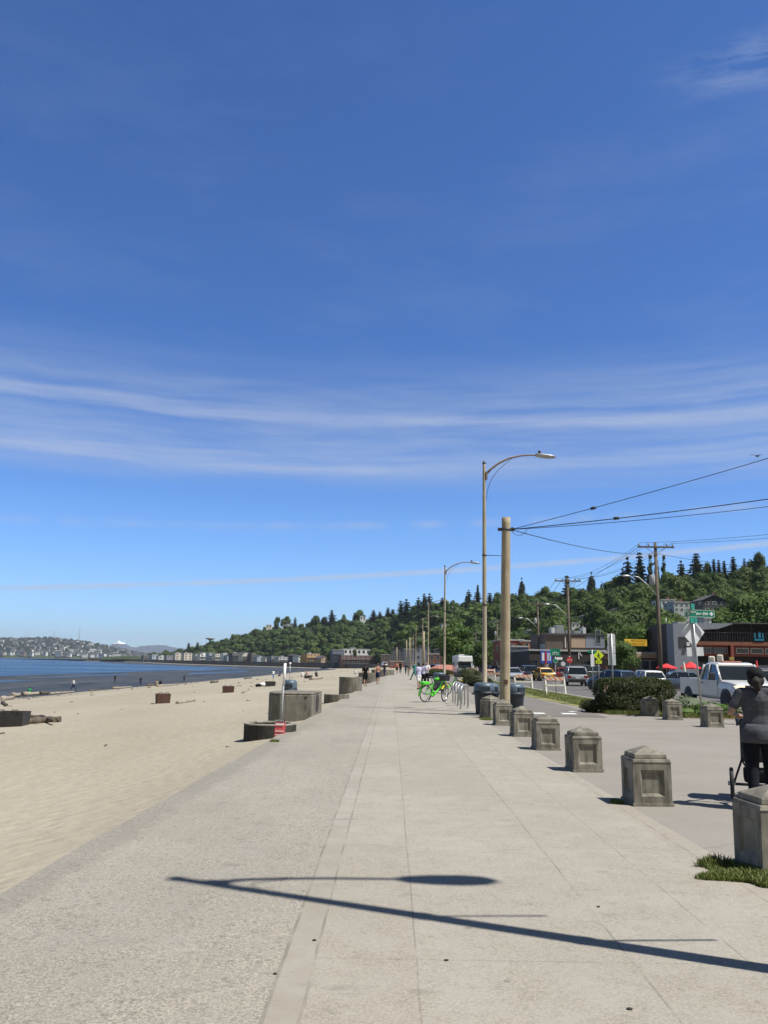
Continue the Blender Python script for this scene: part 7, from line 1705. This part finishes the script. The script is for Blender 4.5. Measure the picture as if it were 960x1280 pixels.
        b_ = w+d*.03-side*.028; mb.tube([P_(b_), P_(b_-side*.028+d*.03), P_(b_-side*.030+d*.062)], S(.013, .011, .008), 6)
        cap(['hip'+nm, 'kn'+nm, 'an'+nm], [.088 if not female else .092, .056, .038])
        a_ = J['an'+nm]; fd = V3(0, 1, -.12 if not sit else .1)
        capsule(mb, [P_(a_+V3(0, -.03, -.04)), P_(a_+V3(0, .13, -.062))], S(.036, .030))
    body = mb.build('person', M[skin]); remesh(body, vox, 3); tag(body, label, 'person')
    body.location = (loc[0], loc[1], loc[2]+(0 if sit else 0)); body.rotation_euler = (0, 0, rz)
    # legwear
    mb = MB(); g = .014
    mb.ball(P_(J['pel']+V3(0, 0, -.01)), ((hip+g)*k, (.125+g)*k, (.12+g)*k), 14, 8)
    for nm in 'lr':
        if shorts: m_ = J['hip'+nm].lerp(J['kn'+nm], .72); capsule(mb, [P_(J['hip'+nm]), P_(m_)], S(.092+g, .080+g))
        else: capsule(mb, [P_(J['hip'+nm]), P_(J['kn'+nm]), P_(J['an'+nm]+V3(0, 0, .03))], S(.090+g, .058+g, .040+g))
    o = mb.build('shorts' if shorts else 'trousers', M['c_'+legs], body); remesh(o, vox, 2)
    if not bare:
        mb = MB(); g = .018; torso(mb, g, True)
        for nm in 'lr':
            e = J['sh'+nm].lerp(J['el'+nm], .62) if not sleeves else J['wr'+nm]
            capsule(mb, [P_(J['sh'+nm]), P_(J['sh'+nm].lerp(e, .5)) if not sleeves else P_(J['el'+nm]), P_(e)], S(.060+g, .052+g if not sleeves else .045+g, .046+g if not sleeves else .034+g))
        o = mb.build('shirt', M['c_'+top], body); remesh(o, vox, 2)
    else:
        mb = MB(); pp = P_(J['chest']); mb.ball((pp[0], pp[1], pp[2]-.02), (.178*k, .128*k, .10*k), 14, 8); o = mb.build('sports_top', M['c_'+top], body)
    for nm in 'lr':
        mb = MB(); a_ = J['an'+nm]; capsule(mb, [P_(a_+V3(0, -.035, -.05)), P_(a_+V3(0, .06, -.055)), P_(a_+V3(0, .14, -.065))], S(.046, .044, .036)); o = mb.build('shoe', M['sblack'], body); remesh(o, vox*.8, 1)
    mb = MB(); mb.ball(P_(hd+V3(0, -.018, .022)), (.086*k, .098*k, .108*k), 14, 10)
    if longhair: capsule(mb, [P_(hd+V3(0, -.08, .0)), P_(hd+V3(0, -.10, -.12)), P_(hd+V3(0, -.09, -.22))], S(.07, .06, .03))
    # keep the face clear
    o = mb.build('hair', M[hair], body); o.modifiers.clear()
    for v in o.data.vertices:
        fy = (J['head'].y+.035)*k
        if v.co.y > fy and v.co.z < (J['head'].z+dz+.075)*k: v.co.y = fy
    return body, J, P_, k
def walker(label, u, vfeet, hpx, face, top, legs, on='prom', **kw):
    q = G(u, vfeet) if on == 'prom' else GB(u, vfeet)
    h = hpx/F*q.y; h = min(1.86, max(1.5, h)); q.z -= 0.0
    return person(label, (q.x, q.y, q.z+.03*h/1.75), face, top, legs, h=h, **kw)
# along the promenade
walker('person in black top and dark shorts walking away along the left side of the promenade', 456.5, 858.5, 27, .1, 'black', 'black', walk=.35, shorts=True, skin='skin_d')
walker('bare shouldered person in dark shorts walking beside the one in black', 472, 855.5, 25, -.1, 'pink', 'navy', walk=-.3, shorts=True, bare=True, female=True, hair='hair_b')
walker('person in a lilac shirt and white shorts standing by the bin behind the bicycle', 523.5, 862, 31, .6, 'lilac', 'white', walk=.08, shorts=True, arms='fold')
walker('person in a pale lilac shirt and black trousers, middle of the standing group', 529, 858.5, 28, -.4, 'lilac', 'black', arms='fold', walk=.05)
walker('person in a white shirt and black trousers, right of the standing group', 533.5, 858.0, 29, 2.6, 'white', 'black', walk=.05, arms='fold')
walker('person in teal leaning away on the far side of the standing group', 518, 850, 21, 1.2, 'teal', 'teal', walk=.5, hair='hair_b')
walker('bare shouldered runner with reddish shorts far along the promenade', 496, 842.5, 14, 0, 'red', 'black', walk=.5, shorts=True, bare=True)
walker('tiny person in black beside the far runner', 500.5, 842, 13.5, 0, 'black', 'black', walk=.3)
walker('tiny person in navy far along the promenade under the poles', 507, 843, 13, .3, 'navy', 'navy', walk=.3)
walker('tiny person in grey standing under the far pale pole', 510.5, 845, 15, .3, 'greyd', 'khaki', walk=.2)
walker('tiny person in dark clothes behind the walkers, near the second curved wall', 480.5, 845, 15, .3, 'black', 'navy', walk=.2)
# on the beach
walker('person in white top and dark trousers walking along the waterline', 91.3, 863.2, 14, -1.2, 'white', 'navy', 'beach', walk=.45)
walker('tiny dark figure wading on the flats left of the seated pair', 175.5, 856.5, 8.5, .5, 'black', 'navy', 'beach', walk=.2)
walker('tiny dark figure on the flats above the walker', 143.5, 853, 6.5, .5, 'black', 'black', 'beach', walk=.2)
walker('tiny person in pale blue standing near the flats left of the bin', 341.5, 848.5, 8, .5, 'white', 'blue', 'beach', walk=.2)
walker('tiny dark figure standing in the far flats', 230, 852, 6, .5, 'navy', 'black', 'beach', walk=.1)
def sitter(label, u, v, rz, top, legs, **kw):
    q = GB(u, v); person(label, (q.x, q.y, q.z+.12), rz, top, legs, h=1.75, sit=True, arms='rest', **kw)
sitter('person in a bright green top sitting on the shoreline logs', 36.5, 868, .2, 'green', 'navy')
sitter('person in black sitting on the sand by the middle shoreline', 200.5, 856.8, .4, 'black', 'black')
sitter('person in pale clothes sitting left of the one in black', 196, 857.0, .3, 'khaki', 'khaki')
sitter('person in white sitting beyond the far fire pit', 378, 846, .3, 'white', 'navy'); sitter('person in black sitting beyond the far fire pit', 395, 846, -.4, 'black', 'black'); sitter('person in red sitting at the far fire pit', 384, 843.5, 1.0, 'pink', 'black')
sitter('person in dark clothes sitting far along the beach', 350, 845.5, 1.0, 'navy', 'black')
sitter('tiny seated figure near the end of the beach left of the two walkers', 444, 842.5, .0, 'white', 'black')
# camp things beside the charred pit
def lump(name, label, u, v, r, m, cat): q = GB(u, v); mb = MB(); mb.smooth = True; mb.ball((0, 0, r*.5), (r*1.3, r, r*.7), 10, 7); o = mb.build(name, M[m]); o.location = q; remesh(o, r*.15, 1); tag(o, label, cat)
lump('bag', 'white bag on the sand left of the charred fire pit', 328.5, 858, .32, 'c_white', 'bag'); lump('bag', 'dark bag lying left of the white bag', 323, 858.5, .26, 'c_black', 'bag')
t = thing('beach_pole', 'thin pole with a round head standing in the sand behind the bin', 'pole', tuple(A(362, 852, 95))); MB().tube([(0, 0, -.5), (0, 0, 1.9)], .03, 6).build('shaft', M['galv'], t); MB().ball((0, 0, 2.0), .13, 10, 8).build('head', M['swhite'], t)

# ---- the person pushing a pushchair
wq = G(937, 1004); wx, wy = XA(949, 10.55, .9), 10.55
body, J, P_, k = person('person in a dark grey tee, black leggings and black cap pushing a pushchair away', (wx, wy, .03), -.38, 'greyd', 'leggings', h=1.66, walk=.22, arms='push', hair='hair', female=True, vox=.011, longhair=False, bend=.10, skin='skin')
body.scale = (1.14, 1.08, 1.0)
# looser hem over the hips, and the cap
mb = MB(); R = []
for z, a, b_, y in ((.80, .205, .165, .0), (.86, .208, .165, 0), (.94, .198, .158, .0), (1.04, .175, .14, .01)):
    R.append([((a+.006*math.sin(5*2*PI*q/24+z*9))*k*math.cos(2*PI*q/24), y*k+(b_+.005*math.sin(7*2*PI*q/24))*k*math.sin(2*PI*q/24), z*k) for q in range(24)])
mb.smooth = True; mb.loft(R, caps=False); o = mb.build('shirt_hem', M['c_greyd'], body); sd = o.modifiers.new('s', 'SOLIDIFY'); sd.thickness = .008
hd = J['head']
mb = MB(); mb.smooth = True; pts = [P_(hd+V3(0, -.015, .035))]
mb.ball(P_(hd+V3(0, -.012, .038)), (.098*k, .114*k, .104*k), 20, 14); cp = mb.build('cap', M['c_black'], body)
for v in cp.data.vertices:
    if v.co.z < P_(hd+V3(0, 0, -.03))[2]: v.co.z = P_(hd+V3(0, 0, -.03))[2]
mb = MB(); R = []
for s, w in ((0, .085), (.05, .078), (.09, .05)): R.append([P_(hd+V3(x*w, .09+s-abs(x)*.03, .02-.02*s*10*0-abs(x)*.012+dz_)) for x in (-1, -.5, 0, .5, 1) for dz_ in (0,)]+[P_(hd+V3(x*w, .09+s-abs(x)*.03, .028-abs(x)*.012)) for x in (1, .5, 0, -.5, -1)])
mb.loft(R); mb.build('cap_peak', M['c_black'], cp)
mb = MB(); b0 = hd+V3(0, -.105, -.005); capsule(mb, [P_(b0), P_(b0+V3(.0, -.03, -.05)), P_(b0+V3(.01, -.03, -.13)), P_(b0+V3(.01, -.02, -.17))], [.034*k, .05*k, .04*k, .015*k], 10); mb.ball(P_(hd+V3(0, -.045, -.04)), (.094*k, .075*k, .085*k), 14, 10); o = mb.build('ponytail', M['hair'], body); remesh(o, .01, 1)
# pushchair in front of the person
t = thing('pushchair', 'three wheeled dark pushchair, mostly hidden, with one rear wheel showing', 'pushchair', (wx+.62*math.sin(.38)-.01, wy+.62*math.cos(.38), 0), -.38)
def pw_(x, y, r, nm='wheel'):
    mb = MB(); mb.at((x, y, r), rz=PI/2); ring(mb, (0, 0, 0), r-.025, .025, 28, 8); w = mb.build(nm, M['black'], t)
    mb = MB(); mb.at((x, y, r), rz=PI/2); ring(mb, (0, 0, 0), r-.055, .012, 28, 6)
    for q in range(8): a = PI*q/4; mb.tube([(0, 0, 0), ((r-.06)*math.cos(a), 0, (r-.06)*math.sin(a))], .007, 5)
    mb.tube([(0, -.05, 0), (0, .05, 0)], .025, 8); mb.build('rim', M['galv'], w)
pw_(-.33, .05, .205); pw_(.33, .05, .205); pw_(0, .95, .15)
mb = MB()
for s in (-1, 1): mb.tube([(s*.19, -.30, 1.03), (s*.19, -.12, .85), (s*.19, .35, .48), (s*.05, .93, .17)], .015, 8); mb.tube([(s*.31, .05, .20), (s*.19, .22, .50)], .014, 8)
mb.tube([(-.31, .05, .20), (.31, .05, .20)], .018, 8); mb.tube([(-.19, -.30, 1.03), (.19, -.30, 1.03)], .02, 8); mb.build('frame', M['trim'], t)
mb = MB(); mb.smooth = True; mb.loft([[(-.2, y, z), (.2, y, z), (.2, y+.04, z+.05), (-.2, y+.04, z+.05)] for y, z in ((.05, .88), (.12, .62), (.30, .46), (.55, .45))]); mb.build('seat', M['c_greyd'], t)
mb = MB(); R = []
for a in [PI*.05+PI*.55*q/8 for q in range(9)]: R.append([(x*(.24), .18+.32*math.cos(a+.6), .80+.32*math.sin(a+.6)-.05*abs(x)) for x in (-1, -.6, 0, .6, 1)])
mb.smooth = True; mb.loft(R, close=False, caps=False); o = mb.build('hood', M['c_greyd'], t); sd = o.modifiers.new('s', 'SOLIDIFY'); sd.thickness = .01
MB().box((0, .28, .30), (.36, .42, .16)).build('basket', M['c_black'], t, bevel=.03)

# ---- bird high on the right
q = A(946, 570, 60); mb = MB(); mb.smooth = True
mb.loft([[(x, w*math.cos(a), w*math.sin(a)) for a in [2*PI*i/8 for i in range(8)]] for x, w in ((-.22, .01), (-.12, .05), (.05, .07), (.15, .045), (.24, .01))])
for s in (-1, 1): mb.hexa([(-.06, s*.03, 0), (.08, s*.03, 0), (.02, s*.30, .10), (-.06, s*.30, .10), (-.06, s*.03, .02), (.08, s*.03, .02), (.02, s*.30, .112), (-.06, s*.30, .112)]); mb.hexa([(-.06, s*.30, .10), (.02, s*.30, .10), (-.04, s*.58, .06), (-.08, s*.58, .06), (-.06, s*.30, .112), (.02, s*.30, .112), (-.04, s*.58, .066), (-.08, s*.58, .066)])
o = mb.build('bird', M['sblack']); o.location = q; o.rotation_euler = (.2, .1, .5); tag(o, 'small dark bird flying high near the right edge', 'bird')
# a few loose bits on the pavement
for i, (u, v, s_) in enumerate(((787, 1262, .012), (748, 1134, .010), (393, 1176, .010), (558, 1201, .010), (344, 1218, .009))):
    q = G(u, v); mb = MB(); mb.smooth = True; mb.ball((0, 0, .004), (s_*1.4, s_, .006), 8, 5); o = mb.build('pebble', M['soot']); o.location = q; tag(o, ['dark pebble at the bottom right below the lamp shadow', 'dark pebble between the two short shadow lines', 'dark pebble on the smooth strip', 'dark pebble just under the long shadow', 'dark pebble at the lower left of the smooth strip'][i], 'pebble')

# scattered bits of wood and weed on the sand, thicker near the wrack line
g = np.random.default_rng(99); mb = MB()
for i in range(190):
    y = 17+150*g.random()**1.6; d_ = (g.uniform(1, 44) if i % 2 else g.normal(40, 2.2)); x = coast_x(y)-d_; z = beach_z(x, y)
    a = g.uniform(0, PI); L = g.uniform(.02, .09)*(1+y/60); r = L*g.uniform(.1, .3)
    mb.tube([(x-L*math.cos(a), y-L*math.sin(a), z+r*.3), (x+L*math.cos(a), y+L*math.sin(a), z+r*.8)], r, 4)
o = mb.build('beach_debris', M['charred']); o['kind'] = 'stuff'; tag(o, 'small dark bits of wood and weed scattered over the sand', 'debris')
